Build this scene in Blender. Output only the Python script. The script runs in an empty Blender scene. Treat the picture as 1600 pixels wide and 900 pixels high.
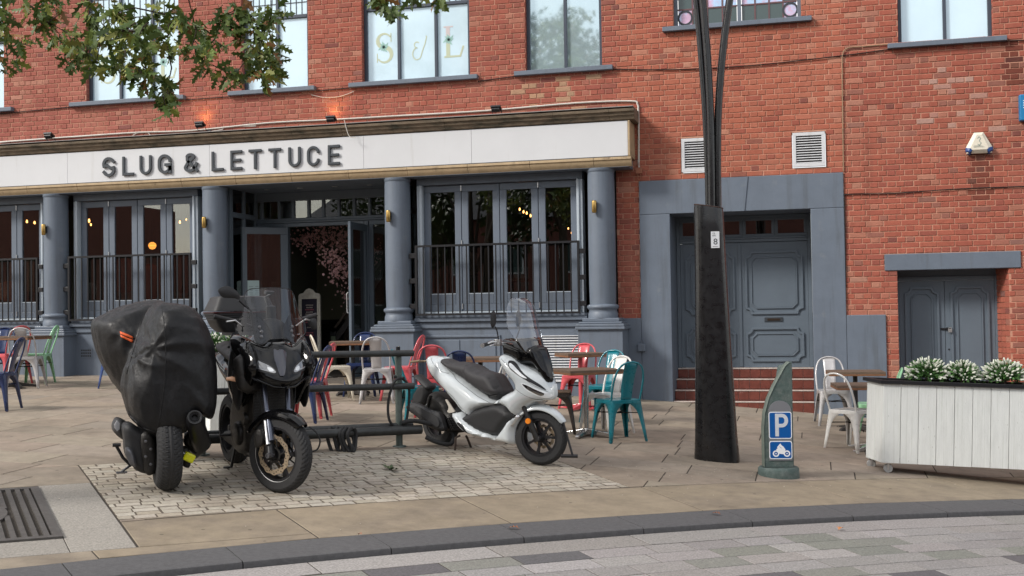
import bpy, bmesh, math, random
from mathutils import Vector, Matrix, noise
from mathutils.geometry import delaunay_2d_cdt
rnd = random.Random(7)
sc = bpy.context.scene
COL = sc.collection
R = math.radians

# ---------------------------------------------------------------- camera
# world: X along the shop front to the right, Y into the building, Z up, z = 0 at eye level
FPX, YAW, PITCH, ROLL = 1804.0, .2556, .02225, -.0155
CAM = Vector((0, -16.3, 0))
_r = Vector((math.cos(YAW), math.sin(YAW), 0)); _f = Vector((-math.sin(YAW), math.cos(YAW), 0)); _u = Vector((0, 0, 1))
_f2 = _f*math.cos(PITCH)+_u*math.sin(PITCH); _u2 = _u*math.cos(PITCH)-_f*math.sin(PITCH)
CR = _r*math.cos(ROLL)+_u2*math.sin(ROLL); CU = _u2*math.cos(ROLL)-_r*math.sin(ROLL); CF = _f2
cd = bpy.data.cameras.new('camera'); cam = bpy.data.objects.new('camera', cd); COL.objects.link(cam)
cd.sensor_width = 36; cd.lens = FPX/1600*36; cd.clip_end = 2000; cd.clip_start = .1
M3 = Matrix((CR, CU, -CF)).transposed()
cam.matrix_world = Matrix.Translation(CAM) @ M3.to_4x4()
sc.camera = cam

# ---------------------------------------------------------------- world, sun, exposure
SUN_EL, SUN_AZ = 36, 232            # compass-like azimuth: 0 = +Y, clockwise
w = bpy.data.worlds.new('World'); sc.world = w; w.use_nodes = True
nt = w.node_tree; nt.nodes.clear()
def N(nt, t, **k):
    n = nt.nodes.new(t)
    for a, b in k.items():
        if a.startswith('i_'):
            n.inputs[a[2:].replace('_', ' ')].default_value = b
        else: setattr(n, a, b)
    return n
sky = N(nt, 'ShaderNodeTexSky', sky_type='NISHITA', sun_disc=False, sun_elevation=R(SUN_EL), sun_rotation=R(SUN_AZ), air_density=1.0, dust_density=2.5, ozone_density=1.0)
tc = N(nt, 'ShaderNodeTexCoord'); mp = N(nt, 'ShaderNodeMapping'); mp.inputs['Scale'].default_value = (1, 1, 2.6)
no = N(nt, 'ShaderNodeTexNoise'); no.inputs['Scale'].default_value = 2.2; no.inputs['Detail'].default_value = 7; no.inputs['Roughness'].default_value = .58
cr = N(nt, 'ShaderNodeValToRGB'); cr.color_ramp.elements[0].position = .36; cr.color_ramp.elements[0].color = (.25, .25, .25, 1); cr.color_ramp.elements[1].position = .62; cr.color_ramp.elements[1].color = (1, 1, 1, 1)
cl = N(nt, 'ShaderNodeMix', data_type='RGBA'); cl.inputs[7].default_value = (7.2, 7.1, 7.0, 1)
bg = N(nt, 'ShaderNodeBackground'); bg.inputs['Strength'].default_value = .116
ow = N(nt, 'ShaderNodeOutputWorld')
L = nt.links.new
L(tc.outputs['Generated'], mp.inputs['Vector']); L(mp.outputs[0], no.inputs['Vector']); L(no.outputs['Fac'], cr.inputs['Fac'])
L(cr.outputs['Color'], cl.inputs[0]); L(sky.outputs[0], cl.inputs[6]); L(cl.outputs[2], bg.inputs['Color']); L(bg.outputs[0], ow.inputs['Surface'])
sl = bpy.data.lights.new('sun', 'SUN'); sl.energy = 2.1; sl.angle = R(11); sl.color = (1, .955, .90)
so = bpy.data.objects.new('sun', sl); COL.objects.link(so)
sd = Vector((math.sin(R(SUN_AZ))*math.cos(R(SUN_EL)), math.cos(R(SUN_AZ))*math.cos(R(SUN_EL)), math.sin(R(SUN_EL))))
so.rotation_euler = sd.to_track_quat('Z', 'Y').to_euler(); so.location = (-12, -14, 18)
sc.view_settings.view_transform = 'Standard'; sc.view_settings.look = 'None'; sc.view_settings.gamma = 1
sc.view_settings.exposure = 0.78; sc.view_settings.use_curve_mapping = False
sc.cycles.max_bounces = 8; sc.cycles.transparent_max_bounces = 12

# ---------------------------------------------------------------- surveying helpers (photo point -> point on a real surface)
def ray(x, y): return CF + CR*((x-800)/FPX) - CU*((y-450)/FPX)
def zg(X, Y):
    X = max(-17, min(9, X)); Y = max(-19, min(1.5, Y))
    return -1.4215 - .08484*X + .03029*Y - .003184*X*X
def wp(x, y, Y=0.):
    d = ray(x, y); return CAM + d*((Y-CAM.y)/d.y)
def gp(x, y, h=0.):
    d = ray(x, y); t = 4.
    for i in range(60):
        P = CAM+d*t; t += .8*(P.z-zg(P.x, P.y)-h)/max(.03, -d.z+.03*d.y)
    return CAM+d*t
def pp(x, y, O, n):
    d = ray(x, y); return CAM + d*((Vector(O)-CAM).dot(n)/d.dot(n))

# ---------------------------------------------------------------- object helpers
def tag(o, label=None, cat=None, group=None, kind=None):
    if label: o['label'] = label
    if cat: o['category'] = cat
    if group: o['group'] = group
    if kind: o['kind'] = kind
    return o
def empty(name, loc=(0, 0, 0), rz=0., label=None, cat=None, group=None, rot=None, kind=None):
    o = bpy.data.objects.new(name, None); COL.objects.link(o); o.location = loc
    o.rotation_euler = rot if rot else (0, 0, rz); o.empty_display_size = .1
    return tag(o, label, cat, group, kind)
class MB:
    def __init__(s): s.V = []; s.F = []; s.I = []; s.T = Matrix.Identity(4); s.C = []; s.c = (1, 1, 1, 1)
    def add(s, vs, fs, mi=0):
        b = len(s.V); s.V += [s.T @ Vector(v) for v in vs]
        for f in fs: s.F.append([b+i for i in f]); s.I.append(mi); s.C.append(s.c)
        return s
    def box(s, x0, x1, y0, y1, z0, z1, mi=0):
        v = [(x0, y0, z0), (x1, y0, z0), (x1, y1, z0), (x0, y1, z0), (x0, y0, z1), (x1, y0, z1), (x1, y1, z1), (x0, y1, z1)]
        return s.add(v, [(0, 3, 2, 1), (4, 5, 6, 7), (0, 1, 5, 4), (1, 2, 6, 5), (2, 3, 7, 6), (3, 0, 4, 7)], mi)
    def cham(s, x0, x1, y0, y1, z0, z1, c=.004, mi=0):
        # box with a chamfered -Y face
        v = [(x0, y1, z0), (x1, y1, z0), (x1, y1, z1), (x0, y1, z1), (x0, y0+c, z0), (x1, y0+c, z0), (x1, y0+c, z1), (x0, y0+c, z1), (x0+c, y0, z0+c), (x1-c, y0, z0+c), (x1-c, y0, z1-c), (x0+c, y0, z1-c)]
        return s.add(v, [(0, 4, 7, 3), (1, 2, 6, 5), (0, 1, 5, 4), (3, 7, 6, 2), (4, 5, 9, 8), (5, 6, 10, 9), (6, 7, 11, 10), (7, 4, 8, 11), (8, 9, 10, 11)], mi)
    def tube(s, pts, r, n=8, cap=True, mi=0, closed=False, sx=1., sy=1.):
        pts = [Vector(p) for p in pts]; m = len(pts); rs = r if isinstance(r, (list, tuple)) else [r]*m
        vs = []; prev = None
        for i, p in enumerate(pts):
            if closed: d = pts[(i+1) % m]-pts[i-1]
            else: d = pts[min(i+1, m-1)]-pts[max(i-1, 0)]
            d.normalize()
            if prev is None:
                a = Vector((0, 0, 1)) if abs(d.z) < .9 else Vector((0, 1, 0)); u = d.cross(a).normalized()
            else:
                u = prev-d*prev.dot(d)
                u = u.normalized() if u.length > 1e-6 else d.orthogonal().normalized()
            prev = u; v = d.cross(u)
            for k in range(n):
                t = 2*math.pi*k/n; vs.append(p+u*(rs[i]*sx*math.cos(t))+v*(rs[i]*sy*math.sin(t)))
        fs = []
        for i in range(m if closed else m-1):
            j = (i+1) % m
            for k in range(n): fs.append((i*n+k, i*n+(k+1) % n, j*n+(k+1) % n, j*n+k))
        if cap and not closed: fs += [tuple(range(n-1, -1, -1)), tuple((m-1)*n+k for k in range(n))]
        return s.add(vs, fs, mi)
    def cyl(s, a, b, r, n=12, r2=None, mi=0): return s.tube([a, b], [r, r2 if r2 is not None else r], n, mi=mi)
    def lathe(s, prof, n=24, axis='z', cap=False, mi=0, o=(0, 0, 0)):
        vs = []; o = Vector(o)
        for r, z in prof:
            for k in range(n):
                t = 2*math.pi*k/n; c, q = r*math.cos(t), r*math.sin(t)
                vs.append(o+Vector((c, q, z) if axis == 'z' else ((c, z, q) if axis == 'y' else (z, c, q))))
        fs = []
        for i in range(len(prof)-1):
            for k in range(n): fs.append((i*n+k, i*n+(k+1) % n, (i+1)*n+(k+1) % n, (i+1)*n+k))
        if cap: fs += [tuple(range(n-1, -1, -1)), tuple((len(prof)-1)*n+k for k in range(n))]
        return s.add(vs, fs, mi)
    def prism(s, poly, d0, d1, f=None, mi=0):
        # poly: 2-D points; f(u, v, d) -> 3-D
        f = f or (lambda u, v, d: (u, d, v)); n = len(poly)
        vs = [f(u, v, d0) for u, v in poly]+[f(u, v, d1) for u, v in poly]
        return s.add(vs, [tuple(range(n)), tuple(range(2*n-1, n-1, -1))]+[(i, i+n, (i+1) % n+n, (i+1) % n) for i in range(n)], mi)
    def loft(s, rings, closed=True, cap=False, mi=0):
        n = len(rings[0]); vs = [v for r in rings for v in r]; fs = []
        for i in range(len(rings)-1):
            for k in range(n if closed else n-1): fs.append((i*n+k, i*n+(k+1) % n, (i+1)*n+(k+1) % n, (i+1)*n+k))
        if cap: fs += [tuple(range(n-1, -1, -1)), tuple((len(rings)-1)*n+k for k in range(n))]
        return s.add(vs, fs, mi)
    def mesh(s, name):
        me = bpy.data.meshes.new(name); me.from_pydata(s.V, [], s.F); me.validate(clean_customdata=False)
        return me
    def build(s, name, mats=None, parent=None, smooth=None, kind=None, bevel=0, loc=None, col=False, subd=0, solid=0, fixn=True, label=None):
        me = s.mesh(name)
        if fixn:
            bm = bmesh.new(); bm.from_mesh(me); bmesh.ops.recalc_face_normals(bm, faces=bm.faces); bm.to_mesh(me); bm.free()
        mats = mats if isinstance(mats, (list, tuple)) else [mats]
        for m in mats:
            if m: me.materials.append(m)
        if len(me.polygons) == len(s.I) and len(mats) > 1: me.polygons.foreach_set('material_index', s.I)
        if col and len(me.polygons) == len(s.C):
            a = me.color_attributes.new('col', 'FLOAT_COLOR', 'CORNER'); d = []
            for p in me.polygons: d += list(s.C[p.index])*p.loop_total
            a.data.foreach_set('color', d)
        if smooth is not None:
            me.polygons.foreach_set('use_smooth', [True]*len(me.polygons))
            if smooth < 180: me.set_sharp_from_angle(angle=R(smooth))
        me.update()
        o = bpy.data.objects.new(name, me); COL.objects.link(o)
        if parent: o.parent = parent
        if loc: o.location = loc
        if kind: o['kind'] = kind
        if label: o['label'] = label
        if bevel:
            m = o.modifiers.new('bevel', 'BEVEL'); m.width = bevel; m.segments = 2; m.limit_method = 'ANGLE'; m.angle_limit = R(35)
        if solid:
            m = o.modifiers.new('solid', 'SOLIDIFY'); m.thickness = solid; m.offset = 0
        if subd:
            m = o.modifiers.new('sub', 'SUBSURF'); m.levels = subd; m.render_levels = subd
        return o
def copy_tree(o, parent=None):
    c = o.copy(); COL.objects.link(c); c.parent = parent
    for ch in [x for x in o.children]: copy_tree(ch, c)
    return c
def text_mesh(s, size, ext=.001, f=None):
    cu = bpy.data.curves.new('t', 'FONT'); cu.body = s; cu.size = size; cu.extrude = ext; cu.align_x = 'CENTER'; cu.align_y = 'CENTER'; cu.resolution_u = 3
    o = bpy.data.objects.new('t', cu); COL.objects.link(o)
    dg = bpy.context.evaluated_depsgraph_get(); me = bpy.data.meshes.new_from_object(o.evaluated_get(dg))
    vs = [v.co.copy() for v in me.vertices]; fs = [tuple(p.vertices) for p in me.polygons]
    bpy.data.objects.remove(o); bpy.data.curves.remove(cu); bpy.data.meshes.remove(me)
    return vs, fs
def stroke(mb, pts, w, f, d0, d1, mi=0, closed=False, ws=None):
    # a flat ribbon of width w along 2-D points, extruded between d0 and d1
    P = [Vector(p) for p in pts]; n = len(P); A = []; B = []
    for i, p in enumerate(P):
        a = P[i-1] if (i > 0 or closed) else p; b = P[(i+1) % n] if (i < n-1 or closed) else p
        d1_ = (p-a).normalized() if (p-a).length > 0 else (b-p).normalized(); d2_ = (b-p).normalized() if (b-p).length > 0 else d1_
        t = (d1_+d2_); t = t.normalized() if t.length > .01 else d1_; nn = Vector((-t.y, t.x)); k = 1/max(.5, nn.dot(Vector((-d1_.y, d1_.x))))
        ww = (ws[i] if ws else w)/2*k; A.append(p+nn*ww); B.append(p-nn*ww)
    vs = []
    for q in (A, B):
        for v in q: vs.append(f(v.x, v.y, d0))
    for q in (A, B):
        for v in q: vs.append(f(v.x, v.y, d1))
    fs = []
    for i in range(n if closed else n-1):
        j = (i+1) % n
        fs += [(i, j, n+j, n+i), (2*n+i, 3*n+i, 3*n+j, 2*n+j), (i, 2*n+i, 2*n+j, j), (n+i, n+j, 3*n+j, 3*n+i)]
    if not closed: fs += [(0, n, 3*n, 2*n), (n-1, 3*n-1, 4*n-1, 2*n-1)]
    mb.add(vs, fs, mi)
def arc(cx, cy, rx, ry, a0, a1, n=10): return [(cx+rx*math.cos(R(a0+(a1-a0)*i/n)), cy+ry*math.sin(R(a0+(a1-a0)*i/n))) for i in range(n+1)]
def smooth_poly(pts, k=4, closed=True):
    out = []; n = len(pts)
    for i in range(n if closed else n-1):
        p0, p1, p2, p3 = [Vector(pts[j % n] if closed else pts[max(0, min(n-1, j))]) for j in (i-1, i, i+1, i+2)]
        for t in range(k):
            t /= k; out.append(.5*((2*p1)+(p2-p0)*t+(2*p0-5*p1+4*p2-p3)*t*t+(3*p1-p0-3*p2+p3)*t**3))
    if not closed: out.append(Vector(pts[-1]))
    return out
def dist_poly(p, poly):
    m = 1e9; n = len(poly)
    for i in range(n):
        a = poly[i]; b = poly[(i+1) % n]; ab = b-a; t = max(0, min(1, (p-a).dot(ab)/max(1e-12, ab.dot(ab)))); m = min(m, (p-a-ab*t).length)
    return m
def inside(p, poly):
    c = False; n = len(poly); j = n-1
    for i in range(n):
        a = poly[i]; b = poly[j]
        if (a.y > p.y) != (b.y > p.y) and p.x < (b.x-a.x)*(p.y-a.y)/(b.y-a.y)+a.x: c = not c
        j = i
    return c
def trigrid(poly, g):
    n = len(poly); xs = [p.x for p in poly]; ys = [p.y for p in poly]
    pts = list(poly); y = min(ys)+g/2; row = 0
    while y < max(ys):
        x = min(xs)+g/2+(g/2 if row % 2 else 0)
        while x < max(xs):
            q = Vector((x, y))
            if inside(q, poly) and dist_poly(q, poly) > g*.45: pts.append(q)
            x += g
        y += g*.87; row += 1
    v, e, f, _, _, _ = delaunay_2d_cdt(pts, [], [list(range(n))], 1, 1e-6)
    return v, f
def pillow(mb, pts, hw, r=.06, hmin=.0, g=.03, k=4, wf=None, y0=0., side=0, f=None, mi=0, smooth=True):
    """solid with side outline pts (u, v); bulges to +-hw across. side=0 both, -1/+1: only that side (shell hmin..hw)"""
    poly = smooth_poly(pts, k) if smooth else [Vector(p) for p in pts]
    v, fs = trigrid(poly, g)
    f = f or (lambda u, d, w_: (u, d, w_))
    def h(q):
        d = dist_poly(q, poly); t = 1-min(1, d/r); hh = hmin+(hw-hmin)*math.sqrt(max(0, 1-t*t))
        return hh*(wf(q.x, q.y) if wf else 1)
    hs = [h(q) for q in v]
    if side == 0:
        n = len(v)
        mb.add([f(q.x, y0-a, q.y) for q, a in zip(v, hs)], [tuple(t) for t in fs], mi)
        mb.add([f(q.x, y0+a, q.y) for q, a in zip(v, hs)], [tuple(reversed(t)) for t in fs], mi)
        if hmin > 0:
            m = len(poly); a = [f(q.x, y0-h(q), q.y) for q in poly]; b = [f(q.x, y0+h(q), q.y) for q in poly]
            mb.add(a+b, [(i, (i+1) % m, m+(i+1) % m, m+i) for i in range(m)], mi)
    else:
        mb.add([f(q.x, y0+side*a, q.y) for q, a in zip(v, hs)], [tuple(t) for t in fs], mi)
        m = len(poly); a = [f(q.x, y0+side*h(q), q.y) for q in poly]; b = [f(q.x, y0, q.y) for q in poly]
        mb.add(a+b, [(i, (i+1) % m, m+(i+1) % m, m+i) for i in range(m)], mi)
    return poly, h

# ---------------------------------------------------------------- materials
def mat(name, base, rough=.5, metal=0., spec=.5, var=.0, vscale=6., bump=0., bscale=40., coat=0., trans=0., emit=None, estr=0., dark=None, attr=False, ior=1.45, crough=.03, mix=None, mixscale=3., mixlo=.5, mixhi=.65, coord='Object', stretch=None, rvar=0., spots=None, streak=None):
    m = bpy.data.materials.new(name); m.use_nodes = True; nt = m.node_tree; b = nt.nodes['Principled BSDF']; L = nt.links.new
    b.inputs['Roughness'].default_value = rough; b.inputs['Metallic'].default_value = metal; b.inputs['IOR'].default_value = ior
    b.inputs['Specular IOR Level'].default_value = spec; b.inputs['Coat Weight'].default_value = coat; b.inputs['Coat Roughness'].default_value = crough
    b.inputs['Transmission Weight'].default_value = trans
    base = tuple(base)+(1,) if len(base) == 3 else base
    b.inputs['Base Color'].default_value = base
    if emit: b.inputs['Emission Color'].default_value = tuple(emit)+(1,); b.inputs['Emission Strength'].default_value = estr
    if var or bump or attr or mix or rvar or spots or streak:
        tc = nt.nodes.new('ShaderNodeTexCoord'); vec = tc.outputs[coord]
        if stretch:
            mp = nt.nodes.new('ShaderNodeMapping'); mp.inputs['Scale'].default_value = stretch; L(vec, mp.inputs['Vector']); vec = mp.outputs[0]
        cur = None
        if attr:
            at = nt.nodes.new('ShaderNodeVertexColor'); at.layer_name = 'col'; cur = at.outputs['Color']
        else:
            rg = nt.nodes.new('ShaderNodeRGB'); rg.outputs[0].default_value = base; cur = rg.outputs[0]
        if mix:
            n2 = nt.nodes.new('ShaderNodeTexNoise'); n2.inputs['Scale'].default_value = mixscale; n2.inputs['Detail'].default_value = 8; n2.inputs['Roughness'].default_value = .65; L(vec, n2.inputs['Vector'])
            r2 = nt.nodes.new('ShaderNodeMapRange'); r2.inputs['From Min'].default_value = mixlo; r2.inputs['From Max'].default_value = mixhi; L(n2.outputs['Fac'], r2.inputs['Value'])
            mx = nt.nodes.new('ShaderNodeMix'); mx.data_type = 'RGBA'; L(r2.outputs[0], mx.inputs[0]); L(cur, mx.inputs[6]); mx.inputs[7].default_value = tuple(mix)+(1,); cur = mx.outputs[2]
        if spots:      # small trodden-in marks: (scale, radius, colour)
            vo = nt.nodes.new('ShaderNodeTexVoronoi'); vo.inputs['Scale'].default_value = spots[0]; L(vec, vo.inputs['Vector'])
            ms = nt.nodes.new('ShaderNodeMapRange'); ms.inputs['From Min'].default_value = spots[1]*.7; ms.inputs['From Max'].default_value = spots[1]; ms.inputs['To Min'].default_value = .75; ms.inputs['To Max'].default_value = 0; L(vo.outputs['Distance'], ms.inputs['Value'])
            mz = nt.nodes.new('ShaderNodeMix'); mz.data_type = 'RGBA'; L(ms.outputs[0], mz.inputs[0]); L(cur, mz.inputs[6]); mz.inputs[7].default_value = tuple(spots[2])+(1,); cur = mz.outputs[2]
        if streak:     # vertical drip marks: (scale, lo, hi, colour)
            sp = nt.nodes.new('ShaderNodeMapping'); sp.inputs['Scale'].default_value = (streak[0], streak[0], streak[0]*.07); L(vec, sp.inputs['Vector'])
            sn = nt.nodes.new('ShaderNodeTexNoise'); sn.inputs['Scale'].default_value = 1; sn.inputs['Detail'].default_value = 7; sn.inputs['Roughness'].default_value = .7; L(sp.outputs[0], sn.inputs['Vector'])
            sr = nt.nodes.new('ShaderNodeMapRange'); sr.inputs['From Min'].default_value = streak[1]; sr.inputs['From Max'].default_value = streak[2]; sr.inputs['To Max'].default_value = .6; L(sn.outputs['Fac'], sr.inputs['Value'])
            sx = nt.nodes.new('ShaderNodeMix'); sx.data_type = 'RGBA'; L(sr.outputs[0], sx.inputs[0]); L(cur, sx.inputs[6]); sx.inputs[7].default_value = tuple(streak[3])+(1,); cur = sx.outputs[2]
        if var:
            n1 = nt.nodes.new('ShaderNodeTexNoise'); n1.inputs['Scale'].default_value = vscale; n1.inputs['Detail'].default_value = 9; n1.inputs['Roughness'].default_value = .7; L(vec, n1.inputs['Vector'])
            mr = nt.nodes.new('ShaderNodeMapRange'); mr.inputs['From Min'].default_value = .25; mr.inputs['From Max'].default_value = .75; mr.inputs['To Min'].default_value = 1-var; mr.inputs['To Max'].default_value = 1+var; L(n1.outputs['Fac'], mr.inputs['Value'])
            vm = nt.nodes.new('ShaderNodeVectorMath'); vm.operation = 'SCALE'; L(cur, vm.inputs[0]); L(mr.outputs[0], vm.inputs['Scale']); cur = vm.outputs[0]
        L(cur, b.inputs['Base Color'])
        if rvar:
            n3 = nt.nodes.new('ShaderNodeTexNoise'); n3.inputs['Scale'].default_value = vscale*1.7; n3.inputs['Detail'].default_value = 6; L(vec, n3.inputs['Vector'])
            m3 = nt.nodes.new('ShaderNodeMapRange'); m3.inputs['To Min'].default_value = max(0, rough-rvar); m3.inputs['To Max'].default_value = min(1, rough+rvar); m3.inputs['From Min'].default_value = .3; m3.inputs['From Max'].default_value = .7; L(n3.outputs['Fac'], m3.inputs['Value']); L(m3.outputs[0], b.inputs['Roughness'])
        if bump:
            nb = nt.nodes.new('ShaderNodeTexNoise'); nb.inputs['Scale'].default_value = bscale; nb.inputs['Detail'].default_value = 6; L(vec, nb.inputs['Vector'])
            bu = nt.nodes.new('ShaderNodeBump'); bu.inputs['Strength'].default_value = bump; bu.inputs['Distance'].default_value = .01; L(nb.outputs['Fac'], bu.inputs['Height']); L(bu.outputs[0], b.inputs['Normal'])
    return m
def glass(name, tint=(1, 1, 1), refl=.0, rough=0., gain=1.6):
    """thin pane: fresnel reflection over clear (tinted) see-through"""
    m = bpy.data.materials.new(name); m.use_nodes = True; nt = m.node_tree; nt.nodes.clear(); L = nt.links.new
    o = nt.nodes.new('ShaderNodeOutputMaterial'); mx = nt.nodes.new('ShaderNodeMixShader'); t = nt.nodes.new('ShaderNodeBsdfTransparent'); g = nt.nodes.new('ShaderNodeBsdfGlossy'); fr = nt.nodes.new('ShaderNodeFresnel')
    t.inputs['Color'].default_value = tuple(tint)+(1,); g.inputs['Roughness'].default_value = rough; fr.inputs['IOR'].default_value = 1.5
    ma = nt.nodes.new('ShaderNodeMath'); ma.operation = 'MULTIPLY_ADD'; ma.inputs[1].default_value = gain; ma.inputs[2].default_value = refl; ma.use_clamp = True
    L(fr.outputs[0], ma.inputs[0]); L(ma.outputs[0], mx.inputs[0]); L(t.outputs[0], mx.inputs[1]); L(g.outputs[0], mx.inputs[2]); L(mx.outputs[0], o.inputs['Surface'])
    return m
m_brick = mat('brick_clay', (.3, .09, .055), .9, streak=(2.2, .60, .80, (.14, .06, .045)), spec=.25, var=.16, vscale=14, bump=.5, bscale=90, attr=True, mix=(.36, .16, .11), mixscale=1.1, mixlo=.52, mixhi=.9)
m_mortar = mat('mortar', (.47, .245, .172), .95, spec=.2, var=.2, vscale=9, bump=.5, bscale=120)
m_paint = mat('slate_paint', (.122, .148, .186), .5, streak=(9, .53, .72, (.08, .09, .10)), var=.12, vscale=2.2, bump=.15, bscale=14, rvar=.08, mix=(.17, .19, .21), mixscale=5, mixlo=.62, mixhi=.8)
m_winframe = mat('dark_window_paint', (.05, .062, .085), .45, var=.1, vscale=5)
m_paint_door = mat('slate_door_paint', (.112, .14, .17), .42, var=.08, vscale=3, bump=.06, bscale=20)
m_frame_light = mat('pale_frame_paint', (.42, .48, .53), .45, var=.06, vscale=8)
m_white = mat('white_board', (.575, .585, .60), .55, streak=(7, .58, .78, (.40, .39, .36)), var=.05, vscale=.8)
m_tan = mat('tan_stone', (.37, .275, .165), .75, var=.25, vscale=7, bump=.3, bscale=40, mix=(.16, .11, .07), mixscale=5, mixlo=.6, mixhi=.7)
m_stone = mat('weathered_cornice', (.17, .13, .09), .9, var=.35, vscale=9, bump=.8, bscale=50, mix=(.05, .048, .035), mixscale=3.5, mixlo=.48, mixhi=.7, stretch=(1, 1, 3))
m_letter = mat('charcoal_letter', (.035, .042, .05), .5, var=.05)
m_black = mat('black_iron', (.012, .012, .014), .38)
m_blackgloss = mat('gloss_black_paint', (.006, .006, .007), .32, coat=.4, crough=.08, var=.3, vscale=10, rvar=.12)
m_film = mat('frosted_film', (.60, .77, .86), .10, metal=.12, spec=.9, coat=.6, crough=.01, var=.06, vscale=1.0)
m_mirrorfilm = mat('mirrored_film', (.52, .66, .70), .035, metal=.55, spec=1., coat=.8, crough=.005)
m_film_dark = mat('dark_leaded_glass', (.05, .08, .08), .12, spec=.8)
m_glass = glass('window_glass', (.78, .82, .80), .07)
m_glass_clear = glass('clear_screen', (.80, .84, .90), .07, .02)
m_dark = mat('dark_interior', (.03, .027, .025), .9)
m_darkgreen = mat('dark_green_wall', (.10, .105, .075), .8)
m_brass = mat('brass', (.55, .36, .12), .3, 1.)
m_chrome = mat('brushed_steel', (.55, .55, .55), .25, 1., var=.08)
m_glow = mat('warm_bulb', (1, .5, .2), .5, emit=(1, .42, .12), estr=6)
m_glow2 = mat('orange_lamp', (1, .5, .2), .5, emit=(1, .35, .06), estr=1.6)
m_slab = mat('sandstone_slab', (.25, .185, .125), .85, spots=(4.5, .075, (.09, .075, .06)), spec=.3, var=.24, vscale=5.0, bump=.3, bscale=60, attr=True, coord='Object', mix=(.17, .14, .11), mixscale=1.1, mixlo=.50, mixhi=.72)
m_granite = mat('granite', (.33, .31, .28), .8, spots=(3.5, .05, (.10, .095, .09)), var=.55, vscale=70, bump=.3, bscale=120, attr=True)
m_sett = mat('granite_sett', (.3, .26, .2), .85,  var=.3, vscale=35, bump=.5, bscale=90, attr=True, mix=(.20, .16, .12), mixscale=1.3, mixlo=.55, mixhi=.8)
m_kerb = mat('dark_kerb', (.085, .083, .085), .8, var=.25, vscale=30, bump=.3, bscale=120)
m_sand = mat('bay_sand', (.10, .08, .06), .95, var=.3, vscale=40)
m_joint = mat('joint_grit', (.042, .034, .026), .95, var=.3, vscale=40)
m_asphalt = mat('asphalt', (.05, .05, .05), .95, var=.2, vscale=30, bump=.4, bscale=200)
m_iron = mat('cast_iron', (.11, .102, .095), .6, .6, var=.3, vscale=20, bump=.3, bscale=80)
m_tile = mat('red_step_tile', (.145, .042, .030), .35, coat=.15, var=.35, vscale=12, mix=(.45, .38, .36), mixscale=9, mixlo=.66, mixhi=.82)
m_limew = mat('worn_white_edge', (.44, .38, .34), .7, var=.3, vscale=20)
m_wood = mat('weathered_plank', (.135, .09, .062), .75, var=.45, vscale=9, bump=.5, bscale=50, stretch=(1.2, 9, 9))
m_woodedge = mat('table_edge_wood', (.19, .088, .042), .7, var=.5, vscale=12, stretch=(1, 8, 8))
m_board = mat('whitewashed_board', (.68, .70, .68), .7, spots=(7, .085, (.30, .29, .25)), streak=(14, .52, .72, (.43, .46, .40)), var=.10, vscale=4, bump=.35, bscale=30, stretch=(6, 6, 1), mix=(.30, .31, .28), mixscale=14, mixlo=.70, mixhi=.78)
m_rubber = mat('rubber', (.026, .026, .027), .75, var=.2, vscale=30, bump=.15, bscale=150)
m_plastic = mat('black_plastic', (.019, .019, .020), .55, bump=.15, bscale=300, var=.1)
m_plasticg = mat('gloss_black_fairing', (.0035, .0035, .004), .10, spec=.3, coat=.3, crough=.01)
m_engine = mat('dark_engine_metal', (.03, .028, .026), .45, .5, var=.4, vscale=25, bump=.3, bscale=60)
m_greymetal = mat('grey_metal', (.17, .17, .18), .4, .8, var=.2, vscale=20)
m_scoot = mat('pearl_white_paint', (.58, .62, .635), .14, coat=1., crough=.03)
m_seat = mat('seat_vinyl', (.038, .036, .038), .55, bump=.25, bscale=260)
m_lens = mat('lamp_lens', (.75, .78, .80), .04, spec=1., coat=1.)
m_lensdark = mat('lamp_bowl', (.25, .25, .25), .1, 1.)
m_orange = mat('amber_lens', (.85, .25, .02), .15, coat=.6)
m_rotor = mat('brake_rotor', (.62, .50, .36), .3, .9)
m_alu = mat('bare_aluminium', (.62, .62, .62), .3, .9, var=.1)
m_fork = mat('fork_bluegrey', (.10, .11, .14), .25, .7)
m_cover = mat('cover_nylon', (.007, .007, .008), .5, spec=.42, bump=.35, bscale=22, var=.2, vscale=30, rvar=.1)
m_refl = mat('orange_reflective_strip', (.80, .13, .03), .5)
m_yellow = mat('yellow_lock', (.75, .75, .01), .35, coat=.5)
m_verd = mat('verdigris_bronze', (.075, .108, .10), .7, .15, var=.25, vscale=25, bump=.3, bscale=60, mix=(.13, .155, .145), mixscale=16, mixlo=.45, mixhi=.7)
m_post = mat('galvanised_green_post', (.11, .135, .125), .5, .4, var=.25, vscale=12)
m_rail = mat('worn_dark_rail', (.05, .052, .052), .42, .5, var=.3, vscale=18, stretch=(1, 1, 1))
m_signblue = mat('sign_blue', (.0, .085, .32), .35)
m_signwhite = mat('sign_white', (.78, .80, .82), .4)
m_signgrey = mat('sign_backplate', (.17, .175, .19), .5)
m_alarm = mat('cream_plastic', (.68, .63, .52), .5, var=.08)
m_bluep = mat('blue_plastic', (.02, .06, .2), .4)
m_bluebox = mat('bright_blue_box', (.01, .17, .38), .4)
m_leaf = mat('oak_leaf', (.045, .075, .014), .5, attr=True, var=.25, vscale=25)
m_bark = mat('bark', (.06, .045, .032), .9, var=.3, vscale=20, bump=.8, bscale=40)
m_blossom = mat('silk_blossom', (.82, .50, .50), .8, var=.25, vscale=30)
m_hedge = mat('bush_green', (.05, .13, .025), .6, attr=True, var=.2, vscale=30)
m_tip = mat('white_bud', (.68, .70, .60), .6, var=.1, vscale=40)
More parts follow.
